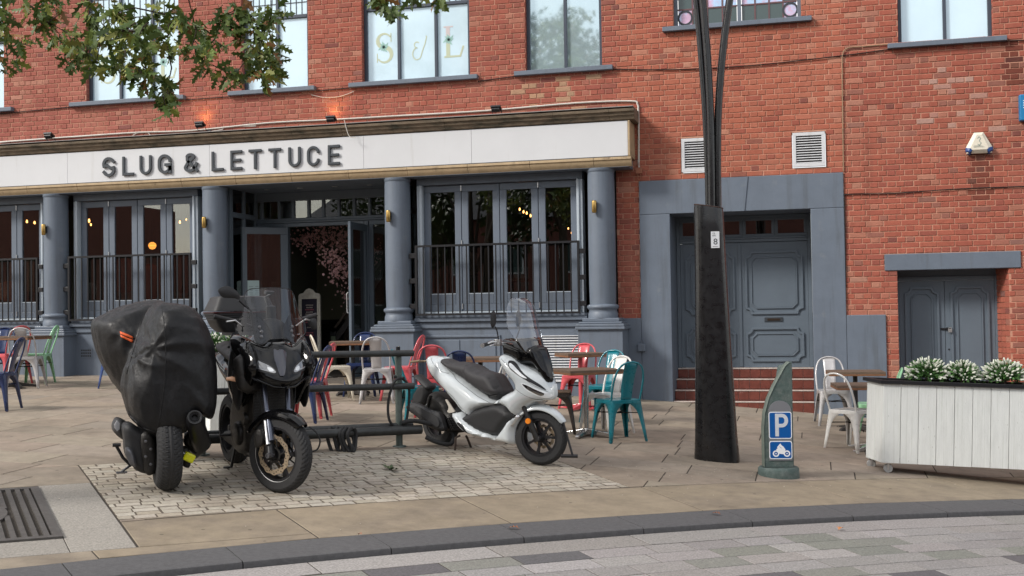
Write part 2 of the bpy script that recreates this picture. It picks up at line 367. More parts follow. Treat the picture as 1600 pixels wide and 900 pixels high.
m_conduit = mat('pale_conduit', (.55, .52, .47), .5, var=.15)
m_cable = mat('dark_cable', (.02, .012, .01), .8)
m_frameornate = mat('aged_cream_frame', (.52, .50, .43), .7, var=.25, vscale=25, bump=.4, bscale=60)
m_poster = mat('poster_navy', (.018, .016, .03), .5)
m_pink = mat('print_pink', (.35, .10, .12), .5); m_cream = mat('print_cream', (.40, .36, .32), .5)
m_paper = mat('paper_menu', (.42, .55, .54), .7)
def chairmat(n, c, r=.32, metal=0.): return mat(n, c, r, metal, coat=.35, var=.12, vscale=14, rvar=.08)
CM = dict(navy=chairmat('navy_paint', (.012, .025, .085)), blue=chairmat('blue_paint', (.02, .05, .17)), white=chairmat('white_chair_paint', (.66, .65, .62)), cream=chairmat('cream_paint', (.62, .57, .46)),
          red=chairmat('coral_red_paint', (.55, .085, .10)), teal=chairmat('teal_paint', (.006, .16, .20)), green=chairmat('mint_paint', (.27, .54, .31)), grey=chairmat('raw_grey_metal', (.36, .35, .35), .4, .4),
          silver=chairmat('pale_silver_paint', (.45, .44, .44), .4, .2), black=chairmat('dark_bronze_paint', (.03, .022, .018)))

# ================================================================ GROUND
g = MB(); xs = [-400, -120, -40, -25]+[-17+i for i in range(27)]+[14, 25, 40, 120, 400]; ys = [-400, -120, -50, -30]+[-19+i for i in range(21)]+[6, 20, 60, 400]
g.add([(x, y, zg(x, y)-.075) for y in ys for x in xs], [(j*len(xs)+i, j*len(xs)+i+1, (j+1)*len(xs)+i+1, (j+1)*len(xs)+i) for j in range(len(ys)-1) for i in range(len(xs)-1)])
ground = g.build('ground', m_joint, smooth=180, kind='structure')
pavement = empty('pavement', kind='structure'); road = empty('road', kind='structure')

def clip_half(poly, p, n):
    out = []
    for i in range(len(poly)):
        a, b = poly[i], poly[(i+1) % len(poly)]; da, db = (a-p).dot(n), (b-p).dot(n)
        if da >= 0: out.append(a)
        if (da > 0) != (db > 0) and abs(da-db) > 1e-9: out.append(a+(b-a)*(da/(da-db)))
    return out
def area(p): return abs(sum(p[i].x*p[(i+1) % len(p)].y-p[(i+1) % len(p)].x*p[i].y for i in range(len(p))))/2
def inset(poly, d):
    out = poly; n = len(poly); c = sum(poly, Vector((0, 0)))/n
    for i in range(n):
        a, b = poly[i], poly[(i+1) % n]
        if (b-a).length < 1e-4: continue
        t = (b-a).normalized(); nn = Vector((-t.y, t.x))
        if (c-a).dot(nn) < 0: nn = -nn
        out = clip_half(out, a+nn*d, nn)
        if len(out) < 3: return []
    return out
def stone(mb, poly, top, bot=.07, ch=.006, gap=.004, tilt=0.):
    p = inset(poly, gap)
    if len(p) < 3 or area(p) < .0004: return False
    q = inset(p, ch)
    if len(q) != len(p): q = p; ch = 0
    if sum(p[i].x*p[(i+1) % len(p)].y-p[(i+1) % len(p)].x*p[i].y for i in range(len(p))) < 0: p = p[::-1]; q = q[::-1]
    n = len(p)
    vs = [(v.x, v.y, zg(v.x, v.y)+top-bot) for v in p]+[(v.x, v.y, zg(v.x, v.y)+top-ch*.7) for v in p]+[(v.x, v.y, zg(v.x, v.y)+top) for v in q]
    fs = [(i, (i+1) % n, n+(i+1) % n, n+i) for i in range(n)]+[(n+i, n+(i+1) % n, 2*n+(i+1) % n, 2*n+i) for i in range(n)]+[tuple(range(2*n, 3*n))]
    mb.add(vs, fs); return True
def in_view(c, m=60):
    P = Vector((c.x, c.y, zg(c.x, c.y)))-CAM; z = P.dot(CF)
    if z < 1: return False
    x = 800+FPX*P.dot(CR)/z; y = 450-FPX*P.dot(CU)/z
    return -m < x < 1600+m and y < 900+m
def dist(c): return (Vector((c.x, c.y, zg(c.x, c.y)))-CAM).length

# kerb line (back edge) from surveyed points; the street curves gently
KP = [Vector(p) for p in ((-9.2, -15.6), (-7.2, -13.4), (-5.55, -11.68), (-4.55, -10.6), (-3.5, -9.52), (-2.13, -8.25), (-.39, -6.75), (1.77, -5.08), (4.2, -3.4), (7.2, -1.6), (11, .4))]
KB = smooth_poly(KP, 8, closed=False)
def cum(l):
    s = [0]
    for i in range(1, len(l)): s.append(s[-1]+(l[i]-l[i-1]).length)
    return s
KS = cum(KB)
def kpt(s, off):
    # point at arclength s, offset to the road side
    i = 1
    while i < len(KS)-1 and KS[i] < s: i += 1
    t = (s-KS[i-1])/(KS[i]-KS[i-1]); p = KB[i-1].lerp(KB[i], t)
    d = (KB[min(i+1, len(KB)-1)]-KB[max(i-2, 0)]).normalized()
    return p+Vector((d.y, -d.x))*off
KL = KS[-1]
def roadside(q):   # signed distance from kerb back edge (+ = road side)
    best = 1e9; sg = 1
    for i in range(0, len(KB)-1):
        a, b = KB[i], KB[i+1]; ab = b-a; t = max(0, min(1, (q-a).dot(ab)/ab.dot(ab))); c = a+ab*t; d = (q-c).length
        if d < best: best = d; sg = 1 if (q-c).dot(Vector((ab.y, -ab.x))) > 0 else -1
    return best*sg
def tone(base, v, hue=.0):
    k = 1+rnd.uniform(-v, v); return (base[0]*k*(1+rnd.uniform(-hue, hue)), base[1]*k, base[2]*k*(1+rnd.uniform(-hue, hue)), 1)
# sanded joint beds just below the stone tops
def bed(name, offs, dz, par):
    mb = MB(); n = 200; offs = [offs[0]+(offs[-1]-offs[0])*i/int(abs(offs[-1]-offs[0])/.3+1) for i in range(int(abs(offs[-1]-offs[0])/.3+1)+1)]; mb.loft([[(lambda p: (p.x, p.y, zg(p.x, p.y)+dz))(kpt(.32+(KL-1.7)*i/n, o_)) for o_ in offs] for i in range(n+1)], closed=False); return mb.build(name, m_joint, par, kind='stuff')
bed('joint_bed', [-.002, -.5, -1, -1.6, -2.4, -3.4, -4.6, -6, -8, -10.5, -13.5], -.0042, pavement)
# kerb stones
kerb = empty('kerb', kind='structure'); s = .3; W = .38
while s < KL-1.2:
    ln = .98; mb = MB(); mb.c = tone((.085, .083, .085), .16); n = 4
    prof = [(0, -.10), (0, .0), (W-.02, 0), (W-.005, -.006), (W, -.02), (W, -.12)]
    rings = []
    for i in range(n+1):
        ss = s+.004+(ln-.008)*i/n; r = []
        for o, z in prof:
            p = kpt(ss, o); r.append((p.x, p.y, zg(p.x, p.y)+z))
        rings.append(r)
    mb.loft(rings, closed=False); mb.add([v for v in rings[0]], [tuple(range(6))]); mb.add([v for v in rings[-1]], [tuple(range(6))])
    mb.build('kerb_stone', m_kerb, kerb, col=True, smooth=30); s += ln
# road edge strip and paver rows, following the kerb
RZ = -.042
def strip(off0, wdt, lens, mat_, parent, name, base_cols, joint=.0065, limit=None, phase=0.):
    s = .3+phase; items = []
    while s < KL-1.5:
        ln = rnd.choice(lens); n = max(1, int(ln/.35)); poly = []
        for i in range(n+1): poly.append(kpt(s+ln*i/n, off0))
        for i in range(n, -1, -1): poly.append(kpt(s+ln*i/n, off0+wdt))
        c = sum(poly, Vector((0, 0)))/len(poly)
        if in_view(c, 160): items.append((poly, c))
        s += ln
    for poly, c in items:
        mb = MB(); mb.c = tone(rnd.choice(base_cols), .07, .02)
        if stone(mb, poly, RZ-.0+rnd.uniform(-.001, .001), .06, .003, joint/2+.001): mb.build(name, mat_, parent, col=True)
    return len(items)
LG, MG, GG, DG = (.275, .257, .247), (.24, .225, .215), (.19, .19, .165), (.095, .09, .094)
strip(W+.004, .285, [1.15, 1.25, 1.05], m_granite, road, 'edge_slab', [(.25, .235, .22), (.27, .25, .24)])
o = W+.004+.285; k = 0
while o < 2.7:
    strip(o, .205, [.44, .44, .32, .52, .44], m_granite, road, 'road_paver', [LG, MG, MG, GG, MG, LG, DG, GG, LG, MG, GG, MG], phase=rnd.uniform(0, .4)); o += .205; k += 1
# plain road surface beyond the pavers that the photo shows
mb = MB(); rr = []
for i in range(0, len(KB)-1, 2):
    s_ = KS[i]; a = kpt(s_, o); b = kpt(s_, o+7.5); rr.append([(a.x, a.y, zg(a.x, a.y)+RZ-.004), (b.x, b.y, zg(b.x, b.y)+RZ-.004)])
mb.loft(rr, closed=False); mb.build('road_surface', m_asphalt, road)
bed('joint_bed', [W+.003, W+.6, W+1.2, W+1.8, 2.75], RZ-.0035, road)

# cobbled motorcycle bay (granite setts)
U = Vector((.7454, .6666)); Vv = Vector((-.6666, .7454)); A0 = Vector((-4.66, -9.27)); BL, BW = 4.17, 2.26
bay = [A0, A0+U*BL, A0+U*BL+Vv*BW, A0+Vv*BW]
setts = []; nrow = 21; rw = BW/nrow
for j in range(nrow):
    u = rnd.uniform(-.12, 0)
    while u < BL:
        ln = rnd.uniform(.135, .19); a, b = max(0, u), min(BL, u+ln)
        if b-a > .03:
            jit = [rnd.uniform(-.005, .005) for _ in range(8)]
            q = [A0+U*(a+jit[0])+Vv*(j*rw+jit[1]), A0+U*(b+jit[2])+Vv*(j*rw+jit[3]), A0+U*(b+jit[4])+Vv*((j+1)*rw+jit[5]), A0+U*(a+jit[6])+Vv*((j+1)*rw+jit[7])]
            setts.append(q)
        u += ln
setts.sort(key=lambda q: dist(q[0]))
rest = MB()
sett_root = empty('cobbled_bay', kind='structure')
mb = MB(); mb.loft([[(lambda p: (p.x, p.y, zg(p.x, p.y)-.0012))(A0+U*BL*i/24+Vv*BW*j/12) for j in range(13)] for i in range(25)], closed=False); mb.build('sand_bed', m_sand, sett_root)
for i, q in enumerate(setts):
    col = tone(rnd.choice([(.385, .345, .285), (.36, .32, .26), (.40, .36, .30), (.335, .295, .235)]), .08, .02)
    if i < 300:
        mb = MB(); mb.c = col
        if stone(mb, q, .001+rnd.uniform(-.0018, .0018), .05, .0012, .0074): mb.build('sett', m_sett, sett_root, col=True)
    else:
        rest.c = col; stone(rest, q, .001+rnd.uniform(-.0018, .0018), .05, .0012, .0074)
rest.build('setts', m_sett, sett_root, col=True, kind='stuff')

# pale granite surround with the iron tree grate, left of the bay
def P2(a, b): return A0 + U*a + Vv*b      # local street frame
GX0, GX1 = -2.95, -.008                     # along U
surround = []
def rect(a0, a1, b0, b1): return [P2(a0, b0), P2(a1, b0), P2(a1, b1), P2(a0, b1)]
gr_a1, gr_b0, gr_b1 = -.40, -.42, 1.33     # grate extent: right edge, near, far
gr_a0 = gr_a1-1.75
gs = empty('granite_surround', kind='structure')
pieces = []
for b0, b1 in ((-.80, -.2), (-.2, .32), (.32, .86), (.86, 1.42)): pieces.append(rect(gr_a1, GX1, b0, b1))
for a0, a1 in ((-2.95, -2.2), (-2.2, -1.15), (-1.15, gr_a1)): pieces.append(rect(a0, a1, -.80, gr_b0))
for q in pieces:
    mb = MB(); mb.c = tone((.265, .245, .215), .06)
    if stone(mb, q, .0, .06, .003, .003): mb.build('granite_slab', m_granite, gs, col=True)

# border of large slabs between the bay and the kerb, and ordinary paving behind
def outside_rects(poly, rects):
    # subtract convex rects from a convex polygon -> list of convex polygons
    todo = [poly]
    for rc in rects:
        nxt = []
        for p in todo:
            hit = p; c_ = sum(rc, Vector((0, 0)))/4
            for i in range(4):
                a, b = rc[i], rc[(i+1) % 4]; t = (b-a).normalized(); nn = Vector((-t.y, t.x))
                if (c_-a).dot(nn) < 0: nn = -nn
                hit = clip_half(hit, a, nn) if len(hit) >= 3 else hit
            if len(hit) < 3 or area(hit) < 2e-4: nxt.append(p); continue
            rem = p; c = sum(rc, Vector((0, 0)))/4
            for i in range(4):
                a, b = rc[i], rc[(i+1) % 4]; t = (b-a).normalized(); nn = Vector((-t.y, t.x))
                if (c-a).dot(nn) > 0: nn = -nn
                out = clip_half(rem, a, nn)
                if len(out) >= 3 and area(out) > 1e-3: nxt.append(out)
                rem = clip_half(rem, a, -nn)
                if len(rem) < 3 or area(rem) < 1e-4: rem = []; break
        todo = nxt
    return todo
surr_rect = rect(-6.5, .0, -.80, 1.42)
border_rect_b = -.0
# border slabs: from kerb back edge to the line b = 0 in the street frame (curving with the kerb on the right)
def bw_at(s):      # border depth
    return .93
s = .3; bs = []
cut = [3.72-.3]
ss = []
# joints surveyed in the photo give slab lengths of about 1.35 m
s_j = []
def s_of(q):
    best = 1e9; r = 0
    for i in range(len(KB)):
        if (KB[i]-q).length < best: best = (KB[i]-q).length; r = KS[i]
    return r
for q in ((-3.29, -9.21), (-2.07, -8.2), (-.89, -7.15), (.38, -6.17)): s_j.append(s_of(Vector(q)))
s_j = [s_of(Vector((-4.25, -10.2)))]+s_j+[s_j[-1]+1.6*i for i in range(1, 6)]
front_strip = [s_j[0]-1.5*i for i in range(1, 4)][::-1]
for i in range(len(s_j)-1):
    a, b = s_j[i], min(KL-.5, s_j[i+1])
    if a >= b: break
    poly = [kpt(a, -.001), kpt((a+b)/2, -.001), kpt(b, -.001), kpt(b, -.93), kpt((a+b)/2, -.93), kpt(a, -.93)]
    for p in outside_rects(poly, [bay, surr_rect]):
        if area(p) < .02: continue
        mb = MB(); mb.c = tone((.25, .205, .148), .06)
        if stone(mb, p, 0, .06, .004, .006): mb.build('border_slab', m_slab, pavement, col=True)
for i in range(3):     # narrow band in front of the granite surround
    a, b = s_j[0]-1.5*(i+1), s_j[0]-1.5*i
    for p in outside_rects([kpt(a, -.001), kpt(b, -.001), kpt(b, -.6), kpt(a, -.6)], [surr_rect, bay]):
        if area(p) < .02: continue
        mb = MB(); mb.c = tone((.25, .21, .16), .05); stone(mb, p, 0, .06, .004, .004); mb.build('border_slab', m_slab, pavement, col=True)
# paving slabs in courses parallel to the shop front
slabs = []; big = MB(); yy = -.0; row = 0
while yy > -13:
    y1, y0 = yy, yy-.51; x = -16.2-rnd.uniform(0, .8)
    while x < 7:
        ln = rnd.choice([.62, .75, .9, .9, 1.05, .75]); q = [Vector((x, y0)), Vector((x+ln, y0)), Vector((x+ln, y1)), Vector((x, y1))]; x += ln
        c = sum(q, Vector((0, 0)))/4; rs = roadside(c)
        if rs > .5: continue
        parts = outside_rects(q, [bay, surr_rect])
        for p in parts:
            # keep only what lies behind the border
            cc = sum(p, Vector((0, 0)))/len(p); r_ = roadside(cc)
            if r_ > -.93-1.2:
                best = min(range(len(KB)), key=lambda i: (KB[i]-cc).length); i = max(1, min(len(KB)-2, best)); d = (KB[i+1]-KB[i-1]).normalized(); nn = Vector((-d.y, d.x))
                p = clip_half(p, KB[i]+nn*(.931 if cc.x > -5.2 or r_ > -.9 else .931), nn)
            if len(p) >= 3 and area(p) > .004: slabs.append(p)
    yy = y0; row += 1
vis = [p for p in slabs if in_view(sum(p, Vector((0, 0)))/len(p), 30)]
vis.sort(key=lambda p: -area(p)/dist(p[0])**3); singles = vis[:300]; ids = set(id(p) for p in singles)
for p in slabs:
    col = tone((.262, .218, .172), .09, .03)
    if id(p) in ids:
        mb = MB(); mb.c = col
        if stone(mb, p, rnd.uniform(0, .002), .05, .003, .0055): mb.build('paving_slab', m_slab, pavement, col=True)
    else: big.c = col; stone(big, p, 0, .05, .003, .0048)
big.build('paving_slabs', m_slab, pavement, col=True, kind='stuff')

# iron tree grate
tg = empty('tree_grate', (0, 0, 0), label='square cast iron tree grate with slotted bars set in the pale granite at the kerb', cat='tree grate')
def gz(p, h): return (p.x, p.y, zg(p.x, p.y)+h)
gc = P2((gr_a0+gr_a1)/2, (gr_b0+gr_b1)/2); hw = .875
def LG_(a, b, h): p = gc+U*a+Vv*b; return gz(p, h)
def gbox(mb, a0, a1, b0, b1, h0, h1):
    mb.add([LG_(a, b, h) for h in (h0, h1) for a, b in ((a0, b0), (a1, b0), (a1, b1), (a0, b1))], [(0, 3, 2, 1), (4, 5, 6, 7), (0, 1, 5, 4), (1, 2, 6, 5), (2, 3, 7, 6), (3, 0, 4, 7)])
fr = MB()
for a0, a1, b0, b1 in ((-hw, hw, -hw, -hw+.06), (-hw, hw, hw-.06, hw), (-hw, -hw+.06, -hw+.06, hw-.06), (hw-.06, hw, -hw+.06, hw-.06)): gbox(fr, a0, a1, b0, b1, -.05, .014)
fr.build('frame', m_iron, tg)
for i in range(25):
    b = -hw+.06+(i+.5)*(2*hw-.12)/25
    half = math.sqrt(max(0, .60**2-b*b)) if abs(b) < .60 else 0
    for sg in (-1, 1):
        a0, a1 = (half if half else .0), hw-.06
        mb = MB(); gbox(mb, b-.017, b+.017, min(sg*a0, sg*a1), max(sg*a0, sg*a1), -.04, .012); mb.build('bar', m_iron, tg)
mb = MB(); n = 48
for r0, r1, h in ((.52, .60, .014), (.30, .36, .014)):
    rings = [[LG_(r*math.cos(2*math.pi*k/n), r*math.sin(2*math.pi*k/n), z) for k in range(n)] for r, z in ((r0, -.04), (r0, h), (r1, h), (r1, -.04))]
    mb.loft(rings)
mb.build('ring', m_iron, tg, smooth=30)
mb = MB()
for j, r in enumerate((.39, .435, .48)):
    for k in range(30):
        t = 2*math.pi*(k+.5*j)/30; dt = .075; q = [(r-.019, t-dt), (r+.019, t-dt), (r+.019, t+dt), (r-.019, t+dt)]
        mb.add([LG_(a*math.cos(b), a*math.sin(b), h) for h in (-.03, .012) for a, b in q], [(0, 3, 2, 1), (4, 5, 6, 7), (0, 1, 5, 4), (1, 2, 6, 5), (2, 3, 7, 6), (3, 0, 4, 7)])
mb.build('lattice', m_iron, tg, kind='stuff')
mb = MB(); mb.loft([[LG_(r*math.cos(2*math.pi*k/n), r*math.sin(2*math.pi*k/n), z) for k in range(n)] for r, z in ((.29, -.03), (.29, .010), (.0, .013))]); mb.build('centre_disc', m_granite, tg, fixn=True)

# ================================================================ BRICK WALL
WX0, WX1, ZT = -19.5, 7.5, 6.6
wins = dict(w1=(-11.34, -9.66, 3.53), w2=(-8.56, -7.44, 3.53), w3=(-6.55, -4.85, 3.53), w4=(-4.0, -2.87, 3.53), w5=(-1.84, -.09, 4.01), w6=(1.17, 2.36, 3.55), w0=(-14.6, -12.9, 3.53))
WT = 5.45
holes = [(a, b, c, WT) for a, b, c in wins.values()]
holes += [(-2.37, .42, -3, 1.85), (.41, .93, -3, -.09), (1.09, 2.48, -3, .50), (.93, 2.63, .50, .72), (WX0-1, -2.70, -3, 2.60), (-2.71, -2.36, -3, -.09)]
holes += [(-1.77, -1.31, 1.94, 2.43), (-.25, .20, 1.94, 2.43)]
def subtract(x0, x1, z0, z1):
    segs = [(x0, x1)]; zc = (z0+z1)/2
    for a, b, c, d in holes:
        if c < zc < d:
            n = []
            for s0, s1 in segs:
                if b <= s0 or a >= s1: n.append((s0, s1)); continue
                if a > s0: n.append((s0, a-.002))
                if b < s1: n.append((b+.002, s1))
            segs = n
    return [q for q in segs if q[1]-q[0] > .028]
bw = empty('brick_wall', (0, 0, 0), label='long red brick facade in English bond behind the whole street scene', cat='wall')
def brick_colour(x, z):
    v = noise.noise(Vector((x*.35, z*.5, 3))); v2 = noise.noise(Vector((x*1.7, z*1.7, 9)))
    if -2.6 < x < .45 and z > 1.4: base = rnd.choices([(.44, .145, .09), (.41, .13, .082), (.33, .095, .068), (.46, .17, .11)], (6, 4, 2, 2))[0]
    elif x >= .45: base = rnd.choices([(.36, .105, .07), (.39, .118, .076), (.30, .09, .066), (.26, .13, .10), (.41, .19, .13)], (8, 5, 3, 1.1, .8))[0]
    elif x < -8: base = rnd.choices([(.37, .128, .10), (.345, .115, .09), (.39, .145, .115), (.30, .10, .082)], (6, 4, 3, 1.5))[0]
    else: base = rnd.choices([(.36, .108, .075), (.38, .118, .082), (.32, .095, .072), (.27, .095, .073), (.41, .165, .12)], (6, 5, 3, 1.5, 1))[0]
    k = .86*(1+.10*v+rnd.uniform(-.06, .06))
    mean = (.40, .125, .080) if (-2.6 < x < .45 and z > 1.4) else (.355, .110, .076); base = [base[i]*.62+mean[i]*.38 for i in range(3)]
    c = [base[0]*k, base[1]*k, base[2]*k]
    pat = noise.noise(Vector((x*.9+20, z*.9, 1)))
    if (pat > .2 and rnd.random() < .22) or rnd.random() < .02:      # worn, pale faced bricks
        t = rnd.uniform(.15, .38); c = [c[i]*(1-t)+(.50, .31, .22)[i]*t for i in range(3)]
    if 2.42 < x < 2.62 and 2.9 < z < 3.5: c = [q*.55 for q in c]
    if 1.2 < x < 2.4 and 2.3 < z < 3.35 and rnd.random() < .30*max(0, 1-abs(x-1.8)/.7): t = rnd.uniform(.3, .75); c = [c[i]*(1-t)+(.42, .30, .25)[i]*t for i in range(3)]
    if -4.2 < x < -2.7 and 2.9 < z < 3.4 and rnd.random() < .12: t = .5; c = [c[i]*(1-t)+(.45, .36, .22)[i]*t for i in range(3)]
    if 1.98 < x < 2.32 and 1.35 < z < 2.05: c = [q*.58 for q in c]
    if rnd.random() < .03: c = [c[0]*.7, c[1]*.8, c[2]*.9]
    return (c[0], c[1], c[2], 1)
CP = .075; bricks = []; r = 0; z = -1.75
while z < ZT:
    z0, z1 = z+.0049, z+CP-.0049; st = r % 2 == 0; x = WX0+(0 if st else .05625); stp = .2245 if st else .11225
    while x < WX1:
        j = rnd.uniform(-.003, .003)
        for a, b in subtract(x+.0052+j, x+stp-.0052+j, z0, z1): bricks.append((a, b, z0+rnd.uniform(-.0015, .0015), z1+rnd.uniform(-.0015, .0015)))
        x += stp
    z += CP; r += 1
def bpx(b):
    P = Vector(((b[0]+b[1])/2, 0, (b[2]+b[3])/2))-CAM; zz = P.dot(CF)
    x = 800+FPX*P.dot(CR)/zz; y = 450-FPX*P.dot(CU)/zz
    return (b[1]-b[0])/zz if (0 < x < 1600 and 0 < y < 900) else 0
order = sorted(range(len(bricks)), key=lambda i: -bpx(bricks[i])*(1 if bricks[i][0] > -2.7 else .9)); top = set(order[:300]); rest = MB()
for i, (a, b, z0, z1) in enumerate(bricks):
    c = brick_colour((a+b)/2, z0); y = -.004+rnd.uniform(-.003, .002)
    if i in top:
        mb = MB(); mb.c = c; mb.cham(a, b, y, .03, z0, z1, .005); mb.build('brick', m_brick, bw, col=True, fixn=False)
    else: rest.c = c; rest.cham(a, b, y, .03, z0, z1, .005)
rest.build('brickwork', m_brick, bw, col=True, kind='stuff', fixn=False)
# mortar backing pieced round the openings
mb = MB(); xs_ = sorted(set([WX0, WX1]+[q for h in holes for q in h[:2] if WX0 < q < WX1])); 
for a, b in zip(xs_[:-1], xs_[1:]):
    zs_ = sorted(set([-1.8, ZT]+[q for h in holes for q in h[2:] if -1.8 < q < ZT]))
    run = None
    for c, d in zip(zs_[:-1], zs_[1:]):
        if any(h[0] < (a+b)/2 < h[1] and h[2] < (c+d)/2 < h[3] for h in holes):
            if run is not None: mb.box(a, b, .003, .25, run, c); run = None
        elif run is None: run = c
    if run is not None: mb.box(a, b, .003, .25, run, ZT)
mb.build('mortar', m_mortar, bw)
mb = MB(); mb.box(WX0, WX1, .25, 8, ZT-.06, ZT); mb.build('roof_slab', m_dark, bw)

def lin(a, b, n): return [a+(b-a)*i/n for i in range(n+1)]
# ---------------------------------------------------------------- upper windows
def serif_S(mb, f, h, d0, d1):
    p = arc(.0, .72, .23, .22, 25, 260, 12)[::1]; q = arc(-.0, .24, .25, .25, 80, -150, 12)
    pts = [(.22, .82)]+p[1:-1]+q; n = len(pts); ws = [.05+.10*math.sin(math.pi*i/(n-1))**2 for i in range(n)]
    stroke(mb, [(a*h, b*h) for a, b in pts], 0, f, d0, d1, ws=[w_*h for w_ in ws])
    stroke(mb, [(.235*h, .95*h), (.235*h, .66*h)], .035*h, f, d0, d1); stroke(mb, [(-.25*h, .30*h), (-.25*h, .0)], .035*h, f, d0, d1)
m_filmgold = mat('gold_vinyl', (.50, .55, .40), .3); m_filmpink = mat('pink_vinyl', (.56, .50, .50), .3); m_filmgreen = mat('green_vinyl', (.30, .50, .45), .3)
def window(x0, x1, z0, mull, label, glassmat=m_film, trans=4.66, letters=False, sill=(0, 0), leaded=True):
    t = empty('upper_window', (x0, .0, z0), label=label, cat='window', group='upper floor windows above the shop front'); z1 = WT
    D = .11
    fr = MB(); w_ = .05
    for a, b, c, d in ((x0, x0+w_, z0, z1), (x1-w_, x1, z0, z1), (x0+w_, x1-w_, z0, z0+.035), (x0+w_, x1-w_, z1-w_, z1)): fr.box(a-x0, b-x0, D-.03, D+.04, c-z0, d-z0)
    fr.build('frame', m_winframe, t, bevel=.004)
    for m_ in mull:
        mb = MB(); mb.box(m_-.022-x0, m_+.022-x0, D-.035, D+.03, .035, z1-z0-w_-.001); mb.build('mullion', m_winframe, t, bevel=.004)
    xs = [x0+w_]+[m_ for m_ in mull]+[x1-w_]
    if trans:
        mb = MB(); mb.box(w_, x1-x0-w_, D-.032, D+.028, trans-.025-z0, trans+.025-z0); mb.build('transom', m_winframe, t, bevel=.004)
    for i, (a, b) in enumerate(zip(xs[:-1], xs[1:])):
        a += .022 if i else 0; b -= .022 if i < len(xs)-2 else 0
        mb = MB(); mb.box(a-x0, b-x0, D+.005, D+.011, .03, (trans or z1)-z0-.02); mb.build('pane', glassmat, t)
        if trans and leaded:
            mb = MB(); mb.box(a-x0, b-x0, D+.005, D+.011, trans-z0+.02, z1-z0-.04); mb.build('leaded_pane', m_film, t)
            mb = MB(); n = 5
            for k in range(1, n): x = a+(b-a)*k/n; mb.box(x-.005-x0, x+.005-x0, D-.003, D+.004, trans-z0+.02, z1-z0-.045)
            for zz in (trans+.22, trans+.55): mb.box(a-x0, b-x0, D-.0045, D+.003, zz-.005-z0, zz+.005-z0)
            mb.build('leading', m_letter, t)
    mb = MB(); mb.box(sill[0]-x0, sill[1]-x0, -.085, D-.031, -.065, 0); mb.build('sill', m_paint, t, bevel=.006)
    # brick reveals
    mb = MB()
    k = 0; z = z0
    while z < z1:
        for xx, sg in ((x0, 1), (x1, -1)):
            mb.c = brick_colour(xx, z); xa, xb = (xx-.006, xx+.001) if sg == 1 else (xx-.001, xx+.006)
            mb.box(xa-x0, xb-x0, .002, D-.03, z-z0+.004, z-z0+CP-.004)
        z += CP
    mb.c = (.25, .07, .045, 1); mb.box(0, x1-x0, .002, D+.02, z1-z0, z1-z0+.01)
    mb.build('reveal', m_brick, t, col=True, kind='stuff')
    if letters:
        cs = [(xs[0]+xs[1])/2, (xs[1]+xs[2])/2, (xs[2]+xs[3])/2]; h = .46; zb = .32
        def F(cx): return lambda u, v, d: (cx-x0+u, D+.004-d, zb+v)
        mb = MB(); serif_S(mb, F(cs[0]+.01), h, 0, .0012); mb.build('letter', [m_filmgold], t)
        mb = MB()
        for a in range(11):
            an = a*33; l_ = (.17+.05*math.sin(a*2.3))*h; stroke(mb, [(0, .5*h), (l_*.6*math.cos(R(an)), .5*h+l_*.6*math.sin(R(an))), (l_*math.cos(R(an+8)), .5*h+l_*math.sin(R(an+8)))], .05*h, F(cs[0]), .0012, .002, ws=[.01, .028, .004])
            stroke(mb, [(-.06, .58*h), (-.06+l_*.6*math.cos(R(an)), .58*h+l_*.6*math.sin(R(an))), (-.06+l_*math.cos(R(an+8)), .58*h+l_*math.sin(R(an+8)))], .05*h, F(cs[2]), .0012, .002, ws=[.01, .028, .004])
        mb.build('leaf_sprig', m_filmgreen, t)
        mb = MB(); f_ = F(cs[1]); hh = h*.72
        pts = [(a*hh, b*hh) for a, b in arc(-.05, .68, .13, .13, 40, 262, 10)+arc(-.05, .27, .21, .27, 92, 345, 14)+[(.22, .42), (.34, .72), (.42, 1.02), (.38, 1.06)]]
        stroke(mb, pts, .016, f_, 0, .0012); mb.build('letter', m_filmgold, t)
        mb = MB(); f_ = F(cs[2]+.0)
        stroke(mb, [(-.07, 0), (-.07, h*.45)], .062, f_, 0, .0012); stroke(mb, [(-.13, .01), (.12, .01), (.17, .16)], .028, f_, 0, .0013)
        mb.build('letter', m_filmgold, t)
        mb = MB(); stroke(mb, [(-.07, h*.45), (-.07, h)], .062, f_, 0, .0012); stroke(mb, [(-.14, h), (.01, h)], .02, f_, 0, .0013); mb.build('letter', m_filmpink, t)
    return t
window(*wins['w0'], [-14.05, -13.5], 'upper window beyond the left edge, mostly out of sight', sill=(-14.8, -12.7))
window(*wins['w1'], [-10.76, -10.18], 'three-light upper window with faint gold letters, half hidden by oak leaves', letters=True, sill=(-11.61, -9.54))
window(*wins['w2'], [-7.99], 'narrow two-light upper window between the two lettered windows', sill=(-8.77, -7.31))
window(*wins['w3'], [-5.99, -5.4], 'three-light upper window with pale gold S & L letters, clear of the leaves', letters=True, sill=(-6.75, -4.72))
window(*wins['w4'], [-3.42], glassmat=m_mirrorfilm, label='two-light upper window with trees mirrored in its pale glass, right of the lettered windows', trans=None, sill=(-4.16, -2.71))
window(*wins['w6'], [1.77], 'two-light frosted upper window at the far right above the alarm box', trans=None, sill=(1.03, 2.52))
